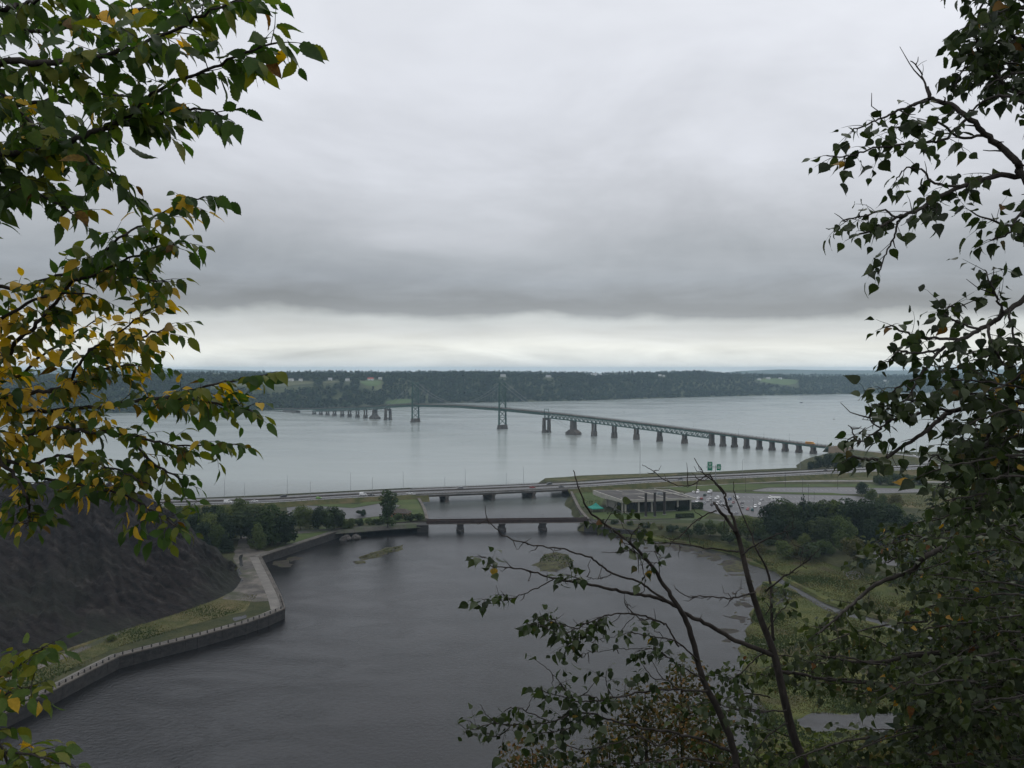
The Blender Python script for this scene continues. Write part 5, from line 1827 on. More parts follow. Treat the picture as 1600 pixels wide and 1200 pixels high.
def crown_arrays(rs, kind, H, Wd, n, sz):
    """Leaf clumps as loose triangles pairs through the volume of a crown, with trunk height left bare."""
    lobes = []
    if kind == 'round':
        for k in range(15):
            a = rs.uniform(0, 6.28); r = Wd * 0.5 * rs.uniform(0.15, 0.68); h = H * rs.uniform(0.20, 0.82)
            rr = Wd * rs.uniform(0.17, 0.30) * (1.0 - 0.25 * max(0, h / H - 0.6) / 0.3)
            lobes.append((r * math.cos(a), r * math.sin(a), h, rr, rr * rs.uniform(0.7, 1.0)))
        lobes.append((0, 0, H * 0.84, Wd * 0.22, H * 0.15))
    elif kind == 'column':
        for k in range(12):
            h = H * (0.14 + 0.80 * k / 11); w = Wd * 0.5 * math.sin(math.pi * min(1, 0.18 + 0.80 * (1 - k / 12))) ** 0.7
            lobes.append((rs.uniform(-0.2, 0.2) * Wd, rs.uniform(-0.2, 0.2) * Wd, h, max(0.25 * Wd, w * 0.75), H * 0.09))
    elif kind == 'cone':
        for k in range(13):
            f = k / 12; h = H * (0.10 + 0.86 * f)
            a = rs.uniform(0, 6.28); w = Wd * 0.5 * (1 - f) + 0.04 * Wd
            lobes.append((0.25 * w * math.cos(a), 0.25 * w * math.sin(a), h, w * rs.uniform(0.8, 1.05), H * 0.055))
    elif kind == 'bush':
        for k in range(9):
            a = rs.uniform(0, 6.28); r = Wd * 0.5 * rs.uniform(0.2, 0.75); rr = Wd * rs.uniform(0.14, 0.26)
            lobes.append((r * math.cos(a), r * math.sin(a), H * rs.uniform(0.25, 0.72), rr, H * rs.uniform(0.22, 0.34)))
    vol = np.array([l[3] ** 2 for l in lobes]); vol = vol / vol.sum()
    V = []
    idx = rs.choice(len(lobes), size=n, p=vol)
    for i in idx:
        x, y, z, r, rz = lobes[i]
        d = rs.normal(size=3); d /= np.linalg.norm(d)
        k = 0.62 + 0.46 * rs.rand() ** 0.7
        c = np.array([x + d[0] * r * k, y + d[1] * r * k, z + d[2] * rz * k])
        if c[2] < H * 0.06:
            c[2] = H * 0.06 + abs(c[2]) * 0.2
        nn_ = d * 0.8 + np.array([0, 0, 0.5]) + rs.normal(size=3) * 0.45
        nn_ /= np.linalg.norm(nn_)
        a = np.cross(nn_, rs.normal(size=3)); a /= (np.linalg.norm(a) + 1e-9)
        b = np.cross(nn_, a)
        s = sz * (0.6 + 0.8 * rs.rand())
        V += [c - a * s, c - b * s * 0.55, c + a * s * 1.05, c + b * s * 0.6 + nn_ * s * 0.15]
    return np.array(V)


def tree_proto(seed, kind, H, Wd, n, sz, mat, name='broadleaf_tree', bark='trunk'):
    rs = np.random.RandomState(seed)
    t = thing(name, None, None, (0, 0, -80))
    V = crown_arrays(rs, kind, H, Wd, n, sz)
    cr = link('crown', np_mesh('crown', V, np.arange(len(V)).reshape(-1, 4), M[mat]), t)
    m = MB()
    r0_ = max(0.12, H * 0.018)
    top = H * (0.72 if kind != 'cone' else 0.93)
    pts = [(0, 0, -0.8), (0.02 * H * rs.uniform(-1, 1), 0.02 * H * rs.uniform(-1, 1), H * 0.3), (0.03 * H * rs.uniform(-1, 1), 0.03 * H * rs.uniform(-1, 1), top)]
    m.tube(pts, [r0_, r0_ * 0.75, r0_ * 0.2], 7)
    if kind != 'bush':
        for k in range(7):
            a = rs.uniform(0, 6.28); z0 = H * rs.uniform(0.22, 0.6); l = Wd * rs.uniform(0.2, 0.4)
            m.tube([(0, 0, z0), (l * 0.5 * math.cos(a), l * 0.5 * math.sin(a), z0 + l * 0.35), (l * math.cos(a), l * math.sin(a), z0 + l * (0.9 if kind != 'cone' else 0.2))], [r0_ * 0.42, r0_ * 0.3, r0_ * 0.1], 5)
    else:
        for k in range(5):
            a = rs.uniform(0, 6.28); l = Wd * 0.32
            m.tube([(0, 0, -0.2), (l * 0.5 * math.cos(a), l * 0.5 * math.sin(a), H * 0.3), (l * math.cos(a), l * math.sin(a), H * 0.65)], [0.09, 0.07, 0.03], 5)
    m.build('trunk', M[bark], t)
    return t


TP = {
    'round': [tree_proto(1, 'round', 10, 8.6, 2600, 0.34, 'leaf_green'), tree_proto(2, 'round', 10, 7.6, 2400, 0.34, 'leaf_green'), tree_proto(3, 'round', 10, 9.4, 2800, 0.36, 'leaf_green')],
    'dark': [tree_proto(4, 'round', 10, 8.2, 2600, 0.34, 'leaf_dark'), tree_proto(5, 'round', 10, 7.0, 2400, 0.33, 'leaf_dark'), tree_proto(15, 'round', 10, 9.0, 2600, 0.36, 'leaf_dark')],
    'light': [tree_proto(6, 'round', 10, 8.0, 2200, 0.34, 'leaf_light'), tree_proto(16, 'round', 10, 7.0, 1900, 0.36, 'leaf_light')],
    'olive': [tree_proto(7, 'round', 10, 8.4, 2200, 0.34, 'leaf_olive')],
    'column': [tree_proto(8, 'column', 10, 3.8, 2300, 0.24, 'leaf_green', 'poplar_tree'), tree_proto(18, 'column', 10, 4.6, 2300, 0.26, 'leaf_olive', 'poplar_tree')],
    'cone': [tree_proto(9, 'cone', 10, 5.2, 2600, 0.26, 'needle', 'spruce_tree'), tree_proto(10, 'cone', 10, 4.4, 2400, 0.25, 'needle', 'spruce_tree')],
    'bush': [tree_proto(11, 'bush', 5, 7.5, 1500, 0.34, 'leaf_green', 'shrub'), tree_proto(12, 'bush', 5, 8.5, 1600, 0.36, 'leaf_dark', 'shrub')],
    'lightbush': [tree_proto(13, 'bush', 5, 7.0, 1400, 0.34, 'leaf_light', 'shrub')],
    'olivebush': [tree_proto(14, 'bush', 5, 7.5, 1400, 0.34, 'leaf_olive', 'shrub')],
}
PROTO_H = {'bush': 5, 'lightbush': 5, 'olivebush': 5}
ntree = 0
NTH = ['first', 'second', 'third', 'fourth', 'fifth', 'sixth', 'seventh', 'eighth', 'ninth', 'tenth', 'eleventh', 'twelfth', 'thirteenth']
KINDW = {'round': 'broad green tree', 'dark': 'dark tree', 'cone': 'dark spruce', 'olive': 'olive tree', 'light': 'light green tree'}


def rows_of(items, cuts, rows, where):
    """Labels for the trees of a wood: which row they stand in and their place along it."""
    out = {}
    for ri, rname in enumerate(rows):
        lo, hi = cuts[ri], cuts[ri + 1]
        r_ = sorted([it for it in items if lo <= it[2] < hi], key=lambda it: it[1])
        for k, it in enumerate(r_):
            out[it] = '%s, %s along the %s %s' % (KINDW[it[0]], NTH[k], rname, where)
    return out




def plant(kind, px, py, hpx, label, group, z=3.9, wide=1.0):
    global ntree
    ntree += 1
    b_ = G(px, py, z)
    d = proj(b_)[2]
    h = hpx * d / F
    s = h / PROTO_H.get(kind, 10)
    pr = TP[kind][ntree % len(TP[kind])]
    o = dup(pr, b_, random.uniform(0, 6.28), (s * wide, s * wide, s), label, group)
    o['category'] = {'bush': 'shrub', 'lightbush': 'shrub', 'olivebush': 'shrub'}.get(kind, 'tree')
    return o


GW = 'trees of the wood below the shale hill'
WOOD = 'broad green tree in the wood between the shale hill and the highway'
TL = (('round', 262, 826, 30), ('round', 275, 836, 40), ('round', 290, 838, 42), ('dark', 308, 845, 46), ('round', 330, 850, 50), ('dark', 350, 850, 50), ('round', 345, 826, 38), ('round', 300, 820, 30),
                      ('dark', 322, 822, 32), ('round', 362, 842, 54), ('dark', 280, 816, 26), ('round', 250, 812, 22), ('dark', 335, 812, 24), ('round', 318, 842, 40), ('dark', 368, 825, 40), ('dark', 298, 850, 44), ('round', 282, 848, 40), ('dark', 318, 856, 42), ('round', 340, 858, 40))
LB = rows_of(TL, [0, 830, 846, 2000], ['highway row', 'middle row', 'track side row'], 'of the wood by the shale hill')
for kd, px, py, h in TL:
    plant(kd, px, py, h, LB[kd, px, py, h], GW, 4)
plant('column', 377, 842, 62, 'tall olive poplar rising above the wood by the gravel track', None, 4, 1.2)
plant('dark', 396, 846, 58, 'large round tree on the far side of the gravel track', None, 4, 1.25)
plant('round', 422, 851, 66, 'tallest broad tree behind the small yellow green one', None, 4, 1.2)
plant('dark', 446, 850, 52, 'dark round tree at the corner of the waterside lawn', None, 4, 1.15)
plant('dark', 408, 850, 50, 'dark tree close behind the small yellow green one', None, 4, 1.2)
plant('light', 403, 860, 44, 'small yellow green tree beside the gravel track', None, 4, 0.95)
plant('cone', 353, 862, 34, 'squat dark conifer at the foot of the wood by the track', None, 4, 1.5)
plant('cone', 324, 862, 28, 'low dark conifer at the foot of the shale hill', None, 4, 1.5)
plant('lightbush', 334, 872, 14, 'light green bush at the foot of the shale hill', None, 4)
for kd, px, py, h, lb in (('round', 470, 828, 40, 'tree at the lawn end of the row beside the old car park'), ('light', 484, 827, 34, 'pale airy tree in the row beside the old car park'), ('dark', 498, 828, 38, 'dark tree in the middle of the row beside the old car park'),
                          ('round', 510, 828, 34, 'rounded green tree in the row beside the old car park'), ('dark', 523, 828, 38, 'dark tree at the river end of the row beside the old car park')):
    plant(kd, px, py, h, lb, 'row of trees beside the old car park', 4)
plant('bush', 174, 1002, 11, 'lone dark bush on the grass strip under the shale hill', None, 4)
plant('bush', 366, 902, 9, 'small dark bush at the nose of the shale hill', None, 4)
plant('column', 606, 824, 57, 'tall lone poplar standing between lawn and basin', None, 4, 1.35)
for kd, px, py, h, lb in (('lightbush', 546, 826, 16, 'pale shrub at the bend of the basin wall'), ('bush', 535, 826, 18, 'dark shrub under the end of the tree row'), ('bush', 560, 822, 12, 'low shrub on the bank behind the basin wall'), ('bush', 578, 821, 12, 'low shrub on the bank before the lone poplar'),
                          ('bush', 592, 821, 11, 'small shrub at the foot of the lone poplar'), ('bush', 622, 813, 12, 'round shrub in front of the tan cabin'), ('bush', 642, 815, 13, 'shrub mound behind the rail bridge abutment'), ('bush', 655, 813, 12, 'shrub beside the channel wall near the rail bridge'),
                          ('bush', 565, 806, 10, 'small bush on the lawn edge by the old car park')):
    plant(kd, px, py, h, lb, 'shrubs along the bank', 4)
GR = 'trees of the wood beside the car park'
WR = 'dark tree in the dense wood between the car park and the marsh'
TL = (('dark', 1206, 838, 54), ('dark', 1222, 838, 60), ('round', 1238, 840, 56), ('cone', 1254, 838, 68), ('dark', 1270, 842, 58), ('dark', 1288, 842, 62), ('round', 1304, 843, 64), ('dark', 1322, 843, 66), ('cone', 1335, 842, 60),
                      ('dark', 1350, 844, 66), ('dark', 1366, 843, 62), ('dark', 1382, 845, 60), ('dark', 1396, 846, 58), ('dark', 1230, 826, 44), ('dark', 1262, 828, 46), ('olive', 1300, 826, 46), ('dark', 1336, 828, 46), ('dark', 1372, 826, 42), ('round', 1400, 824, 40),
                      ('dark', 1214, 848, 44), ('dark', 1282, 852, 46), ('round', 1310, 852, 48), ('dark', 1360, 854, 46), ('dark', 1390, 856, 40), ('dark', 1245, 850, 40))
LB = rows_of(TL, [0, 830, 847, 2000], ['car park row', 'long middle row', 'marsh side row'], 'of the wood beyond the pavilion')
for kd, px, py, h in TL:
    plant(kd, px, py, h, LB[kd, px, py, h], GR, 3.4)
for kd, px, py, h, lb in (('light', 1322, 864, 52, 'tall light green tree standing out before the dark wood'), ('olive', 1336, 880, 42, 'olive brown tree at the edge of the marsh'), ('dark', 1351, 890, 34, 'small dark tree beside the gravel yard'), ('light', 1258, 858, 26, 'light green tree on the marsh side of the wood'),
                          ('dark', 1347, 774, 22, 'single round dark tree at the end of the car park'), ('light', 1363, 786, 24, 'light green tree just below the single round dark one'), ('light', 1378, 796, 26, 'leafy light tree beside the dry meadow'), ('olive', 1398, 798, 28, 'olive tree on the dry meadow edge'),
                          ('light', 1110, 837, 26, 'light tree at the start of the wood below the parked cars'), ('round', 1168, 842, 38, 'full green tree where the wood meets the parked cars'), ('round', 1186, 843, 34, 'rounded tree at the corner of the dark wood'), ('round', 1150, 840, 30, 'green tree below the red hatchback'),
                          ('round', 1130, 838, 24, 'small tree between the parked cars and the marsh'), ('dark', 1092, 838, 22, 'dark small tree near the pavilion hedge')):
    plant(kd, px, py, h, lb, 'trees around the car park and marsh', 3.4, 1.1)
for kd, px, py, h, lb in (('lightbush', 1225, 868, 24, 'bright green bush on the marsh'), ('bush', 1285, 868, 26, 'dark bush at the back of the marsh'), ('bush', 1204, 852, 20, 'bush where the creek meets the wood'), ('olivebush', 1240, 866, 22, 'olive bush at the back of the marsh'), ('bush', 1265, 872, 22, 'round bush on the marsh edge'),
                          ('bush', 1072, 836, 14, 'shrub on the bank below the pavilion'), ('bush', 1050, 832, 12, 'low shrub beside the mossy wall'), ('olivebush', 1030, 829, 10, 'olive shrub above the mossy wall'), ('bush', 1010, 826, 10, 'dark shrub near the rail bridge end'), ('lightbush', 985, 822, 9, 'pale shrub near the rail bridge end'),
                          ('bush', 960, 820, 8, 'small shrub at the rail bridge abutment'), ('olivebush', 1185, 862, 16, 'olive bush by the creek'), ('bush', 1140, 848, 16, 'dark bush above the mud flats'), ('bush', 1160, 856, 16, 'shrub above the mud flats')):
    plant(kd, px, py, h, lb, 'shrubs of the marsh edge', 2.8)
for px, lb in ((1376, 'first bush of the dark row by the service road'), (1390, 'second bush of the dark row by the service road'), (1405, 'tallest bush in the middle of the row by the service road'), (1420, 'fourth bush of the dark row by the service road'), (1436, 'last bush of the dark row by the service road')):
    plant('bush', px, 757.5, 19 if px == 1405 else 16, lb, 'dark bushes by the service road', 3.4, 0.9)
for px, py, h, lb in ((1266, 734, 14, 'small tree at the tip of the bridgehead trees'), (1280, 734, 22, 'tree under the pale bridge abutment'), (1295, 733, 26, 'round tree beside the bridge abutment'), (1310, 733, 27, 'tallest of the bridgehead trees'), (1326, 732, 25, 'bridgehead tree behind the mast light'),
                      (1342, 731, 18, 'low tree at the slip road end of the bridgehead trees'), (1360, 730, 10, 'small shrub beside the slip road')):
    plant('dark', px, py, h, lb, 'trees at the bridgehead', 3.4, 1.1)
GE = 'trees behind the poplar foliage'
TL = (('dark', 1488, 750, 30), ('round', 1512, 752, 32), ('dark', 1540, 755, 36), ('round', 1570, 752, 34), ('dark', 1600, 756, 36), ('dark', 1500, 722, 14), ('dark', 1535, 720, 15), ('round', 1575, 718, 15), ('dark', 1610, 718, 16), ('dark', 1640, 760, 40))
LB = rows_of(TL, [0, 735, 2000], ['river side row', 'near row'], 'by the road behind the tall poplar')
for kd, px, py, h in TL:
    plant(kd, px, py, h, LB[kd, px, py, h], GE, 3.4)
GF = 'trees beyond the gravel yard'
TL = (('dark', 1425, 858, 56), ('round', 1445, 880, 58), ('dark', 1470, 872, 64), ('dark', 1495, 890, 66), ('round', 1525, 886, 66), ('dark', 1555, 900, 70), ('dark', 1590, 896, 70), ('round', 1620, 905, 72), ('dark', 1420, 905, 40), ('round', 1460, 915, 48), ('dark', 1510, 925, 56), ('olive', 1560, 935, 60), ('dark', 1600, 945, 62))
LB = rows_of(TL, [0, 903, 2000], ['back row', 'front row'], 'past the gravel yard behind the spruce')
for kd, px, py, h in TL:
    plant(kd, px, py, h, LB[kd, px, py, h], GF, 3.0)
# clipped hedges and planting by the pavilion
for px, py, w_, h_, lb in ((1088, 795, 9, 4.2, 'tall clipped hedge at the car park end of the pavilion'), (1066, 798, 8, 2.6, 'clipped hedge block by the pavilion steps'), (1070, 809, 12, 2.6, 'long low hedge on the lawn below the pavilion'), (1048, 797, 6, 2.4, 'small hedge between the pylons and the pavilion')):
    c = G(px, py, 3.4)
    rs = np.random.RandomState(int(px))
    V = []
    for i in range(3400):
        u = rs.uniform(-1, 1, 3); ax = rs.randint(3); u[ax] = math.copysign(1, u[ax]) * rs.uniform(0.72, 1.03)
        p = np.array([u[0] * w_ / 2, u[1] * 1.4, (u[2] * 0.5 + 0.5) * h_ + 0.05])
        a = rs.normal(size=3); a /= np.linalg.norm(a); b = np.cross(a, rs.normal(size=3)); b /= np.linalg.norm(b)
        V += [p - a * 0.3, p - b * 0.2, p + a * 0.3, p + b * 0.2]
    o = link('hedge', np_mesh('hedge', V, np.arange(len(V)).reshape(-1, 4), M['leaf_dark']), None, c)
    o.rotation_euler = (0, 0, bang)
    tag(o, lb, 'hedge', 'hedges by the pavilion')

# grass and reed tufts over the marsh: one mass
def tufts(name, px_poly, z, n, hmin, hmax, mats, seed, label):
    rs = np.random.RandomState(seed)
    W_ = [G(x, y, z) for x, y in px_poly]
    xs_, ys_ = [p.x for p in W_], [p.y for p in W_]
    V, MI_ = [], []
    k = 0
    pools = [(p.x, p.y, 9.5, 6.0) for p in (G(1300, 1129, z), G(1332, 1129, z), G(1362, 1129, z))]
    while k < n:
        x, y = rs.uniform(min(xs_), max(xs_)), rs.uniform(min(ys_), max(ys_))
        inside = False
        j = len(W_) - 1
        for i in range(len(W_)):
            if (ys_[i] > y) != (ys_[j] > y) and x < (xs_[j] - xs_[i]) * (y - ys_[i]) / (ys_[j] - ys_[i]) + xs_[i]:
                inside = not inside
            j = i
        if not inside or any(abs(x - a_) < c_ and abs(y - b_) < d_ for a_, b_, c_, d_ in pools): continue
        k += 1
        q = noise.noise(Vector((x * 0.045, y * 0.045, seed)))
        h = hmin + (hmax - hmin) * max(0, min(1, 0.5 + q)) * rs.uniform(0.5, 1.2)
        mi = int(min(len(mats) - 1, max(0, (0.5 + q * 1.3 + rs.uniform(-0.25, 0.25)) * len(mats))))
        for b in range(3):
            a = rs.uniform(0, 6.28); w_ = h * 0.55
            dx_, dy_ = math.cos(a) * w_, math.sin(a) * w_
            lx, ly = rs.uniform(-1, 1) * h * 0.5, rs.uniform(-1, 1) * h * 0.5
            V += [(x - dx_, y - dy_, z - 0.1), (x + dx_, y + dy_, z - 0.1), (x + lx, y + ly, z + h)]
            MI_.append(mi)
    me_ = np_mesh(name, V, np.arange(len(V)).reshape(-1, 3), mats, MI_)
    tag(link(name, me_), label, None, kind='stuff')


TM = [pm('reed_olive', (0.072, 0.088, 0.028), (0.12, 0.13, 0.042), scale=0.06, rough=0.9, spec=0.1), pm('reed_yellow', (0.11, 0.108, 0.036), (0.165, 0.145, 0.052), scale=0.06, rough=0.9, spec=0.1), pm('reed_green', (0.050, 0.075, 0.022), (0.08, 0.105, 0.032), scale=0.06, rough=0.9, spec=0.1)]
tufts('marsh_grass', [(1192, 910), (1243, 926), (1319, 962), (1420, 994), (1700, 1084), (1500, 1300), (1150, 1400), (1190, 1140), (1174, 1050), (1160, 1010), (1180, 950)], 0.72, 42000, 0.10, 0.62, TM, 3, 'tall olive marsh grass near the cliff foot')
tufts('marsh_grass', [(985, 837), (1075, 846), (1168, 872), (1240, 908), (1330, 950), (1420, 970), (1700, 1055), (1700, 915), (1420, 900), (1330, 882), (1240, 862), (1120, 840), (1010, 834)], 1.12, 34000, 0.12, 0.8, TM, 4, 'olive marsh grass across the creek')
tufts('bank_grass', [(895, 762), (935, 760), (940, 792), (908, 794)], 3.5, 600, 0.2, 0.5, TM[2:], 5, 'green grass on the channel bank')
tufts('verge_grass', [(20, 1092), (190, 1010), (375, 955), (404, 930), (372, 925), (215, 972), (0, 1058)], 4.05, 5000, 0.12, 0.5, TM, 6, 'rough grass strip between hill and basin wall')
tufts('meadow_grass', [(1340, 773), (1700, 777), (1700, 800), (1400, 792), (1360, 785)], 3.5, 2500, 0.3, 0.9, TM[:2], 8, 'dry meadow grass behind the wood')
tufts('islet_grass', [(838, 884), (850, 868), (870, 863), (890, 868), (894, 880), (870, 890)], 0.6, 350, 0.25, 0.8, TM, 9, 'grass on the round islet')
tufts('islet_grass', [(560, 872), (580, 865), (612, 856), (630, 853), (604, 865), (584, 871)], 0.3, 260, 0.2, 0.6, TM, 10, 'grass on the long islet')
for kk in TP.values():
    for pr in kk:
        wipe(pr)
for pr in CARS.values():
    wipe(pr)
# ------------------------------------------------------------------ foreground trees, leaf by leaf
def leaf_mesh(name, kind, mat, seed):
    """One leaf, unit length along +Y from the stalk end, toothed, folded on its midrib and curled."""
    rs = random.Random(seed)
    if kind == 'elm':
        n = 15
        wid = lambda t: lerp_tab([(0, 0.02), (0.08, 0.13), (0.2, 0.21), (0.36, 0.255), (0.52, 0.25), (0.66, 0.205), (0.78, 0.135), (0.88, 0.065), (0.95, 0.02), (1, 0.003)], t)
        fold, curl, stalk = 0.22, 0.26 + rs.uniform(-0.12, 0.14), 0.06
        tooth = 0.06
    else:
        n = 15
        wid = lambda t: lerp_tab([(0, 0.03), (0.05, 0.17), (0.14, 0.295), (0.26, 0.345), (0.40, 0.325), (0.54, 0.25), (0.67, 0.165), (0.79, 0.09), (0.90, 0.036), (1, 0.004)], t)
        fold, curl, stalk = 0.18, 0.24 + rs.uniform(-0.2, 0.25), 0.30
        tooth = 0.04
    V, Fc = [], []
    for i in range(n):
        t = i / (n - 1)
        y = stalk + t * (1 - stalk * 0.5)
        w = wid(t)
        if 0 < i < n - 1:
            w *= 1 + (tooth if i % 2 else -tooth)
        zc_ = -curl * t * t + 0.015 * math.sin(t * 9 + seed)
        dy = 0.035 if i % 2 else 0.0
        tw = 0.22 * math.sin(t * 4 + seed * 1.7)
        bx_ = (0.10 * (seed - 1.5)) * t * t
        V += [(-w + bx_, y - dy, zc_ + fold * w + tw * w), (bx_, y, zc_), (w + bx_, y - dy, zc_ + fold * w - tw * w)]
    for i in range(n - 1):
        a = i * 3
        Fc += [(a, a + 1, a + 4, a + 3), (a + 1, a + 2, a + 5, a + 4)]
    o = len(V)
    s_ = 0.011
    V += [(-s_, 0, 0), (s_, 0, 0), (s_, stalk + 0.02, 0.003), (-s_, stalk + 0.02, 0.003)]
    Fc.append((o, o + 1, o + 2, o + 3))
    return np.array(V, dtype=np.float64), Fc, name


LM = {
    'elm': [leafmat('elm_leaf_green', (0.060, 0.104, 0.020), (0.092, 0.142, 0.031), scale=4, trans=0.44, mottle=(0.10, 0.085, 0.02), rough=0.55, spec=0.22, rand=0.28),
            leafmat('elm_leaf_deep', (0.036, 0.066, 0.016), (0.058, 0.094, 0.022), scale=4, trans=0.40, rough=0.5, spec=0.25, rand=0.25),
            leafmat('elm_leaf_olive', (0.120, 0.142, 0.022), (0.175, 0.180, 0.033), scale=5, trans=0.38, rough=0.55, spec=0.2, rand=0.2, mottle=(0.15, 0.105, 0.02)),
            leafmat('elm_leaf_yellow', (0.52, 0.31, 0.040), (0.68, 0.43, 0.075), scale=4, trans=0.38, rough=0.55, spec=0.2, rand=0.13),
            leafmat('elm_leaf_brown', (0.10, 0.048, 0.016), (0.24, 0.14, 0.025), scale=6, trans=0.25, rough=0.6, spec=0.2, rand=0.2)],
    'poplar': [leafmat('poplar_leaf_green', (0.024, 0.042, 0.012), (0.042, 0.062, 0.018), scale=4, trans=0.30, mottle=(0.07, 0.055, 0.018), rough=0.5, spec=0.24, rand=0.28),
               leafmat('poplar_leaf_deep', (0.014, 0.024, 0.009), (0.025, 0.037, 0.013), scale=4, trans=0.24, rough=0.5, spec=0.24, rand=0.25),
               leafmat('poplar_leaf_pale', (0.045, 0.064, 0.028), (0.075, 0.096, 0.046), scale=4, trans=0.28, rough=0.45, spec=0.35, rand=0.2),
               leafmat('poplar_leaf_yellow', (0.24, 0.17, 0.03), (0.36, 0.22, 0.04), scale=5, trans=0.3, rough=0.55, spec=0.2, rand=0.2, mottle=(0.12, 0.06, 0.015)),
               leafmat('poplar_leaf_brown', (0.07, 0.035, 0.014), (0.14, 0.08, 0.02), scale=6, trans=0.25, rough=0.6, spec=0.2, rand=0.2)],
}
LSHAPE = {k: [leaf_mesh('leaf', k, 0, s) for s in range(4)] for k in ('elm', 'poplar')}
LMESH = {}
for k in LSHAPE:
    for si, (V, Fc, nm) in enumerate(LSHAPE[k]):
        for ci, mt in enumerate(LM[k]):
            me_ = bpy.data.meshes.new('leaf')
            me_.from_pydata([tuple(v) for v in V], [], Fc)
            me_.materials.append(mt)
            me_.polygons.foreach_set('use_smooth', [True] * len(Fc))
            me_.update()
            LMESH[k, si, ci] = me_


def frame(pos, d, n, size):
    y = d.normalized()
    x = y.cross(n)
    if x.length < 1e-4: x = y.cross(Vector((0.3, 0.5, 0.8)))
    x.normalize()
    z = x.cross(y)
    return Matrix(((x.x * size, y.x * size, z.x * size, pos.x), (x.y * size, y.y * size, z.y * size, pos.y), (x.z * size, y.z * size, z.z * size, pos.z), (0, 0, 0, 1)))


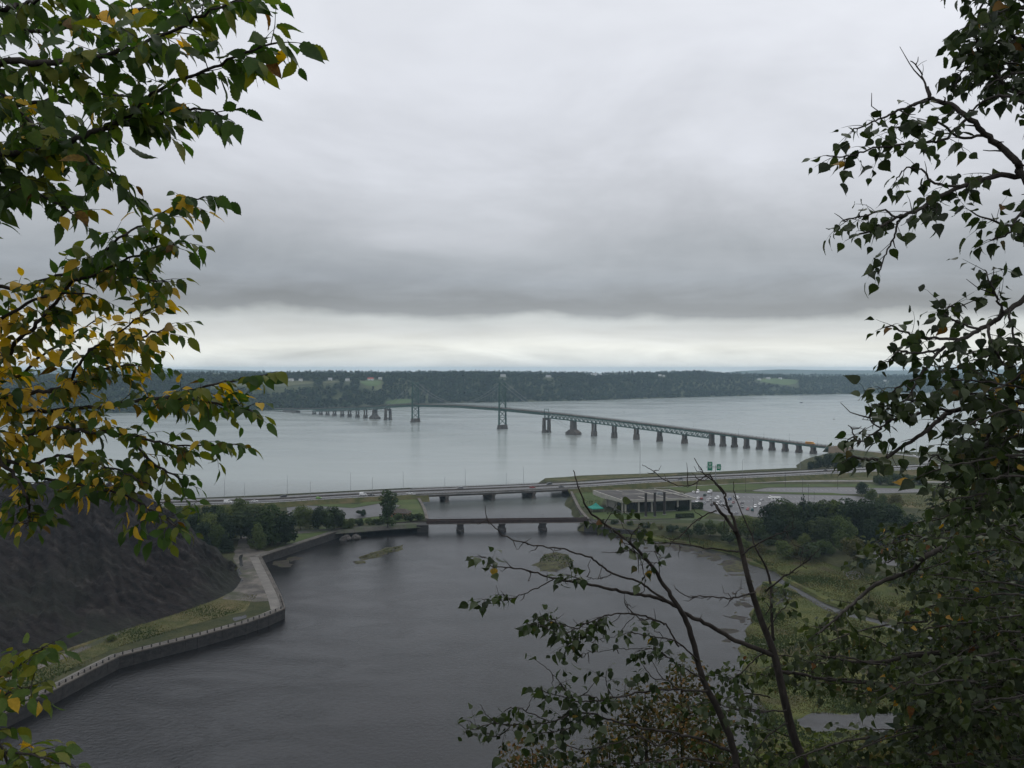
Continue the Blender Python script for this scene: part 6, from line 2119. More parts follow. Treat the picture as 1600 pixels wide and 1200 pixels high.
class Tree:
    def __init__(s, name, label, base, kind, bark, seed, colour):
        s.root = thing(name, label, 'tree', base)
        s.base = Vector(base); s.kind = kind; s.bark = bark
        s.r = random.Random(seed)
        s.leaves = []          # (matrix, shape, colour, rank)
        s.colour = colour
        s.twigs = MB()

    def v(s, a=1.0):
        return Vector((s.r.gauss(0, a), s.r.gauss(0, a), s.r.gauss(0, a)))

    def leaf(s, pos, d, n, size, colour=None):
        px, py, dist = proj(pos)
        if dist < 0.4: return
        c = s.colour(s.r, px, py) if colour is None else colour
        inside = -30 < px < 1630 and -30 < py < 1230
        s.leaves.append((frame(pos, d, n, size), s.r.randrange(4), c, (0 if inside else 1, dist / size)))

    def trunk(s, pts, radii):
        m = MB(); m.tube(smoothline([Vector(p) for p in pts], 4), interp_r(radii, (len(pts) - 1) * 4 + 1), 10)
        return m.build('trunk', M[s.bark], s.root, smooth=True, origin=s.base)

    def branch(s, pts, r0, r1, spacing=0.07, twig=(0.12, 0.26), leafsize=0.085, start=0.25, end=1.0, per=0.035, bare=False, name='branch', depthjit=0.05, droop=0.35, stubs=0):
        """pts: world points. The branch itself, its twigs and their leaves."""
        ln = smoothline([Vector(p) for p in pts], 5)
        ln = [p + s.v(0.0028) for p in ln]
        rad = [r0 + (r1 - r0) * (i / (len(ln) - 1)) for i in range(len(ln))]
        m = MB(); m.tube(ln, rad, 7)
        m.build(name, M[s.bark], s.root, smooth=True, origin=s.base)
        L_ = sum((b - a).length for a, b in zip(ln, ln[1:]))
        side = s.r.choice((-1, 1))
        for p, T in along(ln, spacing, s.r):
            f = p[1]
            if f < start or f > end or s.r.random() < 0.12: continue
            if bare and s.r.random() < 0.6: continue
            side = -side
            S = T.cross(Vector((0, 0, 1)) + s.v(0.45)).normalized() * side
            d = (T * 0.55 + S * 0.75 + Vector((0, 0, s.r.uniform(-0.25, 0.35)))).normalized()
            tl = s.r.uniform(*twig) * (1.15 - 0.45 * f)
            s.twig(p[0], d, tl, max(0.0016, r1 * 0.55), leafsize, per, bare, droop)
        if not bare and end >= 0.999:
            s.twig(ln[-1], (ln[-1] - ln[-3]).normalized(), twig[0] * 0.9, max(0.0016, r1 * 0.6), leafsize, per, False, droop)
        for k in range(stubs):
            p, T = along(ln, L_, s.r, s.r.uniform(0.2, 0.95))[0]
            d = (T * 0.5 + s.v(0.6)).normalized()
            l = s.r.uniform(0.04, 0.13)
            bend = s.v(0.25 * l)
            s.twigs.tube([p[0], p[0] + d * l * 0.35 + bend * 0.5, p[0] + d * l * 0.7 + bend * 0.3, p[0] + d * l + bend + Vector((0, 0, 0.25 * l))], [0.0035, 0.0028, 0.0022, 0.0012], 4)

    def twig(s, p, d, l, r, leafsize, per, bare=False, droop=0.35):
        n = 4
        pts = [p]
        dd = d.copy()
        for k in range(n):
            dd = (dd + Vector((0, 0, -droop * 0.16)) + s.v(0.10)).normalized()
            pts.append(pts[-1] + dd * (l / n))
        s.twigs.tube(pts, [r, r * 0.85, r * 0.7, r * 0.55, r * 0.4], 4, cap=False)
        if bare: return
        side = s.r.choice((-1, 1))
        k = max(1, int(l / per))
        for i in range(k + 1):
            f = (i + 0.6) / (k + 0.6)
            q = f * n
            a = min(n - 1, int(q))
            pos = pts[a].lerp(pts[a + 1], min(1, q - a))
            T = (pts[a + 1] - pts[a]).normalized()
            side = -side
            up = Vector((0, 0, 1)) + s.v(0.25)
            S = T.cross(up).normalized() * side
            if s.kind == 'elm':
                ld = T * 0.55 + S * s.r.uniform(0.35, 0.9) + Vector((0, 0, -s.r.uniform(0.15, 0.95))) + s.v(0.14)
                nrm = up * 0.8 + S * -0.2 + s.v(0.35)
            else:
                ld = T * 0.35 + S * s.r.uniform(0.2, 0.8) + Vector((0, 0, -s.r.uniform(0.2, 1.1))) + s.v(0.28)
                nrm = up * 0.6 + s.v(0.6)
            if i == k: ld = T + s.v(0.2) + Vector((0, 0, -0.4))
            s.leaf(pos, ld, nrm, leafsize * s.r.uniform(0.52, 1.15))

    def crown_away(s, pts, n, out, spacing=0.11, leafsize=0.08):
        """Boughs on the sides of the stem that lean away from the view, so that the tree is whole from all round."""
        pts = [Vector(p) for p in pts]
        for k in range(n):
            q = s.r.uniform(0.25, 0.98) * (len(pts) - 1)
            a = min(len(pts) - 2, int(q))
            p = pts[a].lerp(pts[a + 1], q - a)
            for _ in range(30):
                d = (Vector(out) * s.r.uniform(0.2, 1.0) + s.v(0.55))
                d.z = abs(d.z) * 0.5 + 0.1
                d.normalize()
                l = s.r.uniform(0.8, 1.7)
                e = p + d * l
                if e.y < 0.8: continue
                ex, ey, ed = proj(e)
                if (e.x < 0 and ex < -120) or (e.x > 0 and ex > 1720): break
            else:
                continue
            s.branch([p, p + d * l * 0.35 + s.v(0.04), p + d * l * 0.7 + s.v(0.06) + Vector((0, 0, -0.03)), e + Vector((0, 0, -0.12))], 0.011, 0.003, spacing=spacing, twig=(0.1, 0.28), leafsize=leafsize, start=0.12, per=0.04)

    def finish(s, singles=300):
        if s.twigs.v:
            o = s.twigs.build('twigs', M[s.bark], s.root, origin=s.base); o['kind'] = 'stuff'
        s.leaves.sort(key=lambda q: q[3])
        inv = Matrix.Translation(-s.base)
        for mt, sh, c, _ in s.leaves[:singles]:
            o = link('leaf', LMESH[s.kind, sh, c], s.root)
            o.matrix_local = inv @ mt
        rest = s.leaves[singles:]
        if rest:
            VS, FS, MI_, off = [], [], [], 0
            for mt, sh, c, _ in rest:
                V, Fc, _n = LSHAPE[s.kind][sh]
                A = np.array(inv @ mt)
                VS.append(V @ A[:3, :3].T + A[:3, 3])
                FS.append(np.array(Fc) + off); off += len(V)
                MI_ += [c] * len(Fc)
            me_ = np_mesh('leaves', np.concatenate(VS), np.concatenate(FS), LM[s.kind], MI_, smooth=True)
            o = link('leaves', me_, s.root); o['kind'] = 'stuff'
        return len(s.leaves)


def interp_r(radii, n):
    out = []
    for i in range(n):
        f = i / (n - 1) * (len(radii) - 1)
        a = min(len(radii) - 2, int(f))
        out.append(radii[a] + (radii[a + 1] - radii[a]) * (f - a))
    return out


def along(ln, step, r, at=None):
    """[((point, fraction), tangent)] at uneven steps."""
    seg = [(b - a).length for a, b in zip(ln, ln[1:])]
    tot = sum(seg)
    out = []
    x = step * r.uniform(0.3, 0.9) if at is None else tot * at
    while x < tot:
        acc = 0
        for i, l in enumerate(seg):
            if acc + l >= x:
                out.append(((ln[i].lerp(ln[i + 1], (x - acc) / l), x / tot), (ln[i + 1] - ln[i]).normalized()))
                break
            acc += l
        if at is not None: break
        x += step * r.uniform(0.65, 1.35)
    return out


def pp(pts, d0, d1=None, r=None, jit=0.08):
    """Branch joints: picture columns and rows given a distance that runs from d0 to d1 along the branch."""
    d1 = d0 if d1 is None else d1
    n = len(pts)
    out = []
    for i, (x, y) in enumerate(pts):
        d = d0 + (d1 - d0) * (i / max(1, n - 1))
        if r and 0 < i: d += r.uniform(-jit, jit)
        out.append(P(x, y, d))
    return out


# ---- the elm whose boughs reach in from the side: part green, part turned yellow
def elm_colour(r, px, py):
    y = 0.018
    for cx_, cy_, sx_, sy_, a in ((60, 640, 130, 120, 0.50), (190, 520, 90, 60, 0.60), (130, 460, 80, 30, 0.45), (20, 560, 60, 130, 0.55), (230, 560, 90, 60, 0.40), (150, 780, 160, 70, 0.22), (300, 600, 120, 40, 0.22),
                                  (260, 335, 40, 30, 0.40), (90, 700, 120, 60, 0.28), (40, 1080, 60, 40, 0.12)):
        y = max(y, a * math.exp(-((px - cx_) / sx_) ** 2 - ((py - cy_) / sy_) ** 2))
    q = r.random()
    if q < y: return 3
    if q < y * 1.5 + 0.02: return 2
    if q < y * 1.5 + 0.035: return 4
    if py > 960: return 2 if r.random() < 0.45 else 0
    z = r.random()
    if py < 330:
        return 0 if z < 0.50 else (1 if z < 0.82 else 2)
    return 0 if z < 0.52 else (1 if z < 0.68 else 2)


ELM_B = Vector((-3.35, 3.6, cliff_z(-3.35, 3.6) - 0.3))
elm = Tree('elm_tree', 'elm with drooping green and yellow leaves reaching in over the shale hill', ELM_B, 'elm', 'bark', 21, elm_colour)
trunk_top = Vector((-2.75, 3.3, 103.6))
elm.trunk([ELM_B, (-3.2, 3.5, 97.5), (-3.0, 3.45, 99.6), (-2.85, 3.35, 101.5), trunk_top, (-2.6, 3.25, 105.0)], [0.16, 0.13, 0.11, 0.085, 0.05, 0.012])


def elm_root(z):
    return Vector((-3.2 + (z - 97.5) * 0.085, 3.5 - (z - 97.5) * 0.03, z))


R = elm.r
ELM = [  # joints, distance at the frame edge and at the tip, height where it leaves the trunk
    ([(-60, 40), (0, 17), (33, 7), (60, -2), (120, -25)], 2.5, 2.3, 100.9),
    ([(-60, 130), (63, 100), (97, 98), (140, 90), (180, 82), (213, 72), (267, 50), (330, 18), (380, -2)], 2.4, 2.1, 100.6),
    ([(-60, 245), (0, 240), (60, 233), (120, 217), (167, 197), (200, 180), (247, 140), (320, 113), (383, 83), (440, 64)], 2.6, 2.2, 100.3),
    ([(140, 210), (200, 190), (233, 180), (277, 170), (320, 172), (352, 182)], 2.45, 2.3, None),
    ([(-60, 120), (0, 143), (43, 190), (85, 215), (127, 240), (160, 268), (190, 278)], 2.8, 2.4, 100.5),
    ([(-60, 30), (40, 48), (110, 40), (190, 20), (260, 8), (330, -12)], 2.9, 2.5, 100.9),
    ([(-40, 200), (40, 165), (110, 150), (190, 150), (250, 160)], 3.1, 2.8, 100.4),
    ([(-60, 300), (0, 268), (50, 300), (90, 318), (110, 330)], 2.6, 2.4, 100.2),
    ([(-60, 330), (20, 300), (60, 280), (100, 262)], 3.0, 2.9, 100.1),
    ([(-60, 600), (0, 568), (30, 530), (52, 512), (80, 480), (112, 440), (147, 405), (187, 373), (213, 357), (267, 325), (318, 309)], 3.3, 3.0, 99.2),
    ([(112, 440), (160, 424), (210, 400), (250, 384), (272, 381)], 3.15, 3.1, None),
    ([(-60, 470), (24, 452), (88, 430), (160, 424), (215, 436), (258, 441)], 3.4, 3.1, 99.6),
    ([(-60, 620), (0, 620), (32, 616), (68, 612), (100, 604), (120, 576), (140, 548), (160, 536), (200, 508), (240, 478)], 3.3, 3.0, 98.9),
    ([(140, 548), (180, 536), (220, 528), (258, 512)], 3.2, 3.05, None),
    ([(68, 612), (110, 600), (150, 580), (190, 572), (230, 570)], 3.25, 3.3, None),
    ([(-60, 650), (30, 643), (92, 640), (140, 638), (192, 632), (224, 624), (264, 620), (320, 604), (360, 596), (412, 588)], 3.4, 2.9, 98.7),
    ([(224, 624), (280, 622), (330, 630), (372, 638), (388, 640)], 3.2, 3.0, None),
    ([(-60, 740), (16, 700), (60, 672), (100, 668), (136, 674), (200, 680), (240, 690), (290, 697), (360, 694)], 3.5, 3.0, 98.4),
    ([(200, 680), (235, 720), (268, 740), (290, 752)], 3.2, 3.1, None),
    ([(-60, 720), (0, 720), (52, 724), (100, 712), (150, 726), (190, 736), (224, 756)], 3.3, 3.0, 98.3),
    ([(-50, 710), (0, 724), (24, 744), (40, 775), (46, 800), (40, 822)], 3.1, 3.0, 98.4),
    ([(40, 740), (100, 756), (132, 760), (200, 776), (240, 800), (276, 822)], 3.2, 2.9, None),
    ([(-50, 520), (0, 500), (50, 470), (110, 458), (150, 462)], 3.2, 3.1, 99.3),
    ([(-50, 560), (20, 590), (60, 560), (100, 530), (150, 500)], 3.6, 3.5, 99.0),
]
for pts, d0, d1, z in ELM:
    w = pp(pts, d0, d1, R, 0.10)
    if z is not None:
        w = [elm_root(z)] + w
    first = 0.22 if z is not None else 0.12
    lower = pts[-1][1] > 420 and pts[-1][1] < 860
    elm.branch(w, 0.0105 if z is not None else 0.006, 0.0024, spacing=0.027 if lower else 0.027, twig=(0.08, 0.18), leafsize=0.062 if lower else 0.073, start=first, per=0.026 if lower else 0.028)
elm.crown_away([(-3.0, 3.45, 99.6), (-2.85, 3.35, 101.5), trunk_top, (-2.6, 3.25, 105.0)], 16, (-1, 0.3, 0.2))
N_ELM = elm.finish()

# a second, smaller elm lower down at the frame's corner
E2B = Vector((-2.75, 3.1, cliff_z(-2.75, 3.1) - 0.2))
elm2 = Tree('elm_sapling', 'young elm with fresh yellow green sprays over the basin wall', E2B, 'elm', 'bark', 33, elm_colour)
elm2.trunk([E2B, (-2.7, 3.15, 97.0), (-2.55, 3.2, 98.2), (-2.5, 3.2, 98.9)], [0.045, 0.035, 0.025, 0.012])
for pts, d0, d1, st in (([(-60, 1075), (0, 1058), (30, 1040), (52, 1022), (70, 1010)], 2.9, 2.7, (-2.56, 3.2, 98.1)), ([(-60, 1100), (0, 1088), (30, 1078), (50, 1074)], 2.8, 2.7, (-2.6, 3.2, 97.8)), ([(-60, 1190), (0, 1175), (50, 1180), (110, 1196)], 2.7, 2.5, (-2.7, 3.15, 97.1)),
                        ([(-60, 1215), (20, 1210), (60, 1205)], 2.6, 2.5, (-2.72, 3.12, 96.8))):
    elm2.branch([Vector(st)] + pp(pts, d0, d1, elm2.r, 0.06), 0.006, 0.0024, spacing=0.030, twig=(0.07, 0.15), leafsize=0.064, start=0.3, per=0.027)
elm2.finish()


# ---- the poplar whose limbs come in from the other side
def pop_colour(r, px, py):
    z = r.random()
    yb = 0.006
    if 1286 < px < 1335 and 215 < py < 270: yb = 0.25
    if px > 1540 and 540 < py < 760: yb = 0.03
    if z < yb: return 3
    if z < yb + 0.006: return 4
    lo = 0.50 if py < 760 else 0.42
    z = r.random()
    return 0 if z < lo else (1 if z < lo + 0.38 else 2)


PB = Vector((3.55, 4.3, cliff_z(3.55, 4.3) - 0.3))
pop = Tree('poplar_tree', 'tall poplar with dark heart shaped leaves and crooked limbs reaching over the river', PB, 'poplar', 'greybark', 45, pop_colour)
pop.trunk([PB, (3.45, 4.3, 97.5), (3.3, 4.25, 99.8), (3.25, 4.2, 101.8), (3.1, 4.2, 103.6), (3.0, 4.2, 105.2)], [0.14, 0.115, 0.095, 0.072, 0.04, 0.010])


def pop_root(z):
    return Vector((3.45 - (z - 97.5) * 0.05, 4.3 - (z - 97.5) * 0.02, z))


POP = [
    ([(1660, 330), (1600, 276), (1592, 262), (1589, 252), (1566, 230), (1540, 210), (1512, 182), (1484, 164), (1456, 154), (1449, 138)], 3.7, 3.6, 100.6, 0.020, 0.008, True),
    ([(1449, 138), (1440, 116), (1423, 95)], 3.6, 3.6, None, 0.005, 0.002, True),
    ([(1456, 154), (1430, 163), (1403, 173), (1380, 184), (1358, 192), (1330, 205)], 3.6, 3.5, None, 0.007, 0.0026, False),
    ([(1512, 182), (1490, 205), (1470, 220), (1440, 224), (1400, 227), (1358, 233), (1323, 245), (1292, 243)], 3.65, 3.45, None, 0.007, 0.0026, False),
    ([(1540, 210), (1500, 215), (1465, 190), (1430, 195), (1395, 200)], 3.7, 3.7, None, 0.007, 0.0028, False),
    ([(1600, 276), (1557, 275), (1522, 287), (1487, 297), (1452, 317), (1428, 331), (1400, 341), (1368, 357), (1340, 368)], 3.7, 3.5, None, 0.013, 0.004, False),
    ([(1400, 341), (1379, 329), (1347, 339), (1315, 345)], 3.55, 3.5, None, 0.005, 0.0025, False),
    ([(1403, 343), (1398, 367), (1386, 395), (1376, 418)], 3.55, 3.5, None, 0.005, 0.0025, False),
    ([(1500, 292), (1460, 285), (1440, 265), (1415, 262), (1400, 280)], 3.6, 3.6, None, 0.006, 0.0026, False),
    ([(1660, 200), (1600, 150), (1570, 130), (1540, 100), (1525, 60), (1530, 20), (1545, -10)], 3.9, 3.7, 101.0, 0.014, 0.004, False),
    ([(1660, 120), (1600, 70), (1570, 40), (1555, 0), (1550, -30)], 3.8, 3.6, 101.3, 0.012, 0.004, False),
    ([(1660, 60), (1620, 20), (1590, -5), (1570, -30)], 3.6, 3.5, 101.6, 0.012, 0.004, False),
    ([(1540, 100), (1515, 105), (1502, 112), (1495, 135)], 3.75, 3.7, None, 0.006, 0.003, False),
    ([(1660, 190), (1600, 160), (1560, 150), (1520, 170), (1500, 185)], 3.5, 3.5, 100.9, 0.010, 0.003, False),
    ([(1660, 370), (1620, 352), (1575, 352), (1545, 342), (1515, 332)], 3.8, 3.7, 100.3, 0.010, 0.003, False),
    ([(1650, 330), (1610, 320), (1590, 340), (1575, 365), (1545, 375)], 3.6, 3.6, 100.4, 0.009, 0.003, False),
    ([(1660, 440), (1600, 468), (1565, 492), (1533, 514), (1502, 530), (1470, 546), (1451, 571), (1432, 596), (1419, 622)], 3.8, 3.6, 99.9, 0.015, 0.004, False),
    ([(1568, 488), (1560, 470), (1552, 454), (1545, 436), (1540, 422)], 3.75, 3.7, None, 0.006, 0.0028, False),
    ([(1533, 514), (1500, 505), (1475, 488), (1490, 475)], 3.7, 3.7, None, 0.006, 0.003, False),
    ([(1502, 530), (1460, 528), (1425, 525), (1395, 510), (1382, 512)], 3.7, 3.6, None, 0.007, 0.003, False),
    ([(1470, 546), (1435, 552), (1405, 548), (1388, 565)], 3.65, 3.6, None, 0.006, 0.003, False),
    ([(1577, 489), (1584, 527), (1600, 545)], 3.7, 3.7, None, 0.006, 0.003, False),
    ([(1545, 510), (1549, 536), (1565, 565), (1580, 585), (1596, 603)], 3.7, 3.7, None, 0.007, 0.003, False),
    ([(1440, 590), (1410, 600), (1390, 615), (1378, 610)], 3.6, 3.55, None, 0.005, 0.0026, False),
    ([(1660, 610), (1600, 626), (1555, 634), (1520, 637), (1489, 642), (1467, 656), (1445, 675), (1416, 694), (1384, 716), (1362, 718), (1343, 716), (1326, 711)], 3.9, 3.6, 99.3, 0.016, 0.004, False),
    ([(1489, 642), (1455, 640), (1420, 650), (1395, 655), (1375, 669), (1350, 688), (1340, 690)], 3.7, 3.6, None, 0.007, 0.003, False),
    ([(1340, 690), (1332, 676), (1326, 664)], 3.6, 3.6, None, 0.004, 0.002, True),
    ([(1467, 656), (1450, 640), (1430, 625), (1405, 630), (1385, 640)], 3.7, 3.65, None, 0.006, 0.003, False),
    ([(1375, 669), (1360, 655), (1364, 632)], 3.6, 3.6, None, 0.004, 0.002, False),
    ([(1555, 634), (1550, 660), (1543, 685), (1533, 720), (1524, 764), (1515, 800)], 3.85, 3.8, None, 0.010, 0.004, False),
    ([(1543, 685), (1520, 695), (1500, 690)], 3.8, 3.75, None, 0.005, 0.003, False),
    ([(1533, 720), (1495, 735), (1465, 712), (1450, 720)], 3.8, 3.7, None, 0.006, 0.003, False),
    ([(1660, 690), (1600, 680), (1570, 690), (1560, 720)], 3.6, 3.6, 99.0, 0.008, 0.003, False),
    ([(1660, 740), (1600, 730), (1560, 745), (1520, 740), (1480, 752)], 3.9, 3.7, 98.9, 0.010, 0.003, False),
    ([(1660, 560), (1610, 575), (1575, 600), (1545, 610)], 3.6, 3.6, 99.5, 0.008, 0.003, False),
    ([(1660, 645), (1620, 650), (1585, 655), (1560, 668)], 4.2, 4.1, 99.2, 0.008, 0.003, False),
]
for pts, d0, d1, z, r0_, r1_, bare in POP:
    w = pp(pts, d0, d1, pop.r, 0.08)
    if z is not None: w = [pop_root(z)] + w
    dense = pts[0][0] > 1640 and pts[-1][1] < 190
    pop.branch(w, r0_, r1_, spacing=0.040 if dense else 0.046, twig=(0.06, 0.16), leafsize=0.070, start=0.30 if z is not None else 0.10, per=0.032, bare=bare, droop=0.5, stubs=2)
for k in range(30):
    y0_ = pop.r.uniform(-20, 165) if k < 13 else pop.r.uniform(500, 800)
    l = pop.r.uniform(60, 125) if k < 13 else pop.r.uniform(70, 190)
    d0 = pop.r.uniform(3.5, 4.3)
    a = pop.r.uniform(-0.5, 0.3)
    x0_ = 1650
    pop.branch(pp([(x0_, y0_), (x0_ - 40 - l * 0.33, y0_ + a * l * 0.4 - 5), (x0_ - 40 - l * 0.67, y0_ + a * l * 0.7), (x0_ - 40 - l, y0_ + a * l + 8)], d0, d0 - 0.15, pop.r, 0.1), 0.006, 0.0026, spacing=0.046, twig=(0.06, 0.15), leafsize=0.070, start=0.05, per=0.031, droop=0.5, stubs=1)
pop.crown_away([(3.3, 4.25, 99.8), (3.25, 4.2, 101.8), (3.1, 4.2, 103.6), (3.0, 4.2, 105.2)], 18, (1, 0.4, 0.2))
pop.finish()

# ---- the half dead poplar rising from the slope below
DB = Vector((2.62, 6.0, cliff_z(2.62, 6.0) - 0.3))
dead = Tree('dying_poplar', 'half bare poplar with a dark forked stem and sparse leaves over the basin', DB, 'poplar', 'bark', 57, pop_colour)
C_ = pp([(1290, 1330), (1258, 1200), (1239, 1148), (1221, 1072), (1208, 1017), (1188, 965), (1170, 907), (1155, 844), (1148, 828)], 6.0, 5.9, dead.r, 0.03)
dead.trunk([DB] + C_, [0.050, 0.036, 0.033, 0.030, 0.027, 0.025, 0.022, 0.019, 0.017, 0.015])
DEAD = [
    ([(1148, 830), (1137, 812), (1124, 798), (1116, 786)], 5.9, 5.9, 0.018, 0.013, True, 1, 0),
    ([(1152, 832), (1146, 810), (1137, 793), (1133, 778), (1131, 768), (1112, 750), (1098, 738), (1085, 715)], 5.9, 5.8, 0.017, 0.003, True, 1, 5),
    ([(1131, 772), (1119, 756), (1108, 742), (1096, 748), (1076, 760), (1048, 754), (1020, 736), (1003, 725)], 5.85, 5.6, 0.009, 0.0025, True, 1, 5),
    ([(1208, 1000), (1206, 960), (1204, 914), (1196, 885), (1184, 863), (1173, 833), (1150, 780), (1146, 752)], 6.1, 6.2, 0.018, 0.003, True, 1, 4),
    ([(1160, 866), (1180, 852), (1210, 837), (1230, 830), (1243, 824)], 5.9, 5.7, 0.010, 0.003, True, 1, 3),
    ([(1195, 925), (1220, 905), (1250, 885), (1268, 870), (1280, 858)], 5.95, 5.7, 0.010, 0.003, True, 1, 4),
    ([(1250, 885), (1252, 866), (1258, 850)], 5.8, 5.8, 0.004, 0.002, True, 1, 1),
    ([(1180, 925), (1155, 932), (1137, 934), (1100, 932), (1075, 932), (1056, 920)], 5.9, 5.6, 0.010, 0.003, True, 1, 8),
    ([(1155, 862), (1130, 860), (1100, 856), (1070, 850), (1052, 848), (1024, 848), (1005, 842)], 5.9, 5.5, 0.009, 0.003, True, 1, 5),
    ([(1120, 797), (1105, 803), (1084, 816), (1068, 832), (1052, 844), (1040, 848)], 5.85, 5.6, 0.008, 0.003, True, 1, 3),
    # the long limb that sweeps out over the water
    ([(1212, 1026), (1180, 1012), (1140, 996), (1100, 972), (1072, 960), (1048, 942), (1015, 932), (980, 926), (950, 920), (924, 914), (895, 909), (868, 904), (840, 896), (820, 890), (790, 886), (762, 884)], 5.95, 5.2, 0.026, 0.0035, True, 1, 6),
    ([(1048, 942), (1022, 925), (996, 908), (956, 896), (940, 884), (924, 872), (900, 864), (880, 858), (840, 852), (812, 846), (788, 838), (772, 822), (760, 808), (758, 790)], 5.6, 5.0, 0.012, 0.0025, True, 1, 8),
    ([(956, 896), (945, 902), (930, 905), (915, 900)], 5.4, 5.3, 0.005, 0.002, True, 1, 2),
    ([(868, 904), (840, 918), (815, 930), (795, 936), (776, 938), (752, 936)], 5.3, 5.1, 0.006, 0.0028, False, 0.5, 1),
    ([(762, 884), (770, 874), (752, 870)], 5.2, 5.2, 0.003, 0.002, False, 0.2, 0),
    ([(924, 914), (905, 905), (886, 898), (878, 904)], 5.3, 5.3, 0.004, 0.0024, False, 0.15, 0),
    ([(1000, 930), (1008, 918), (1005, 890), (998, 870), (990, 862), (975, 860), (955, 864), (940, 862)], 5.5, 5.4, 0.004, 0.0022, True, 1, 5),
    ([(1040, 976), (1012, 964), (992, 960), (965, 958), (940, 964), (915, 975), (895, 985), (870, 990), (842, 975)], 5.6, 5.1, 0.010, 0.003, False, 0.45, 3),
    ([(1060, 1010), (1050, 992), (1040, 976), (1018, 968), (1000, 966), (980, 948), (975, 938)], 5.7, 5.4, 0.010, 0.003, True, 1, 4),
    ([(940, 964), (920, 985), (900, 1000), (885, 1010)], 5.3, 5.2, 0.005, 0.003, False, 0.1, 1),
    ([(900, 982), (875, 975), (850, 968), (836, 966)], 5.25, 5.15, 0.005, 0.003, False, 0.1, 1),
    ([(992, 962), (975, 980), (960, 995), (930, 998)], 5.5, 5.4, 0.004, 0.002, True, 1, 2),
    ([(1016, 1012), (985, 1014), (960, 1014), (920, 1020), (905, 1022)], 5.5, 5.3, 0.004, 0.002, True, 1, 4),
]
for pts, d0, d1, r0_, r1_, bare, st, stubs in DEAD:
    dead.branch(pp(pts, d0, d1, dead.r, 0.05), r0_ * 0.68, r1_ * 0.8, spacing=0.085 if bare else 0.038, twig=(0.08, 0.2), leafsize=0.074, start=st if not bare else 2, per=0.032, bare=bare, stubs=stubs + 2, droop=0.6)
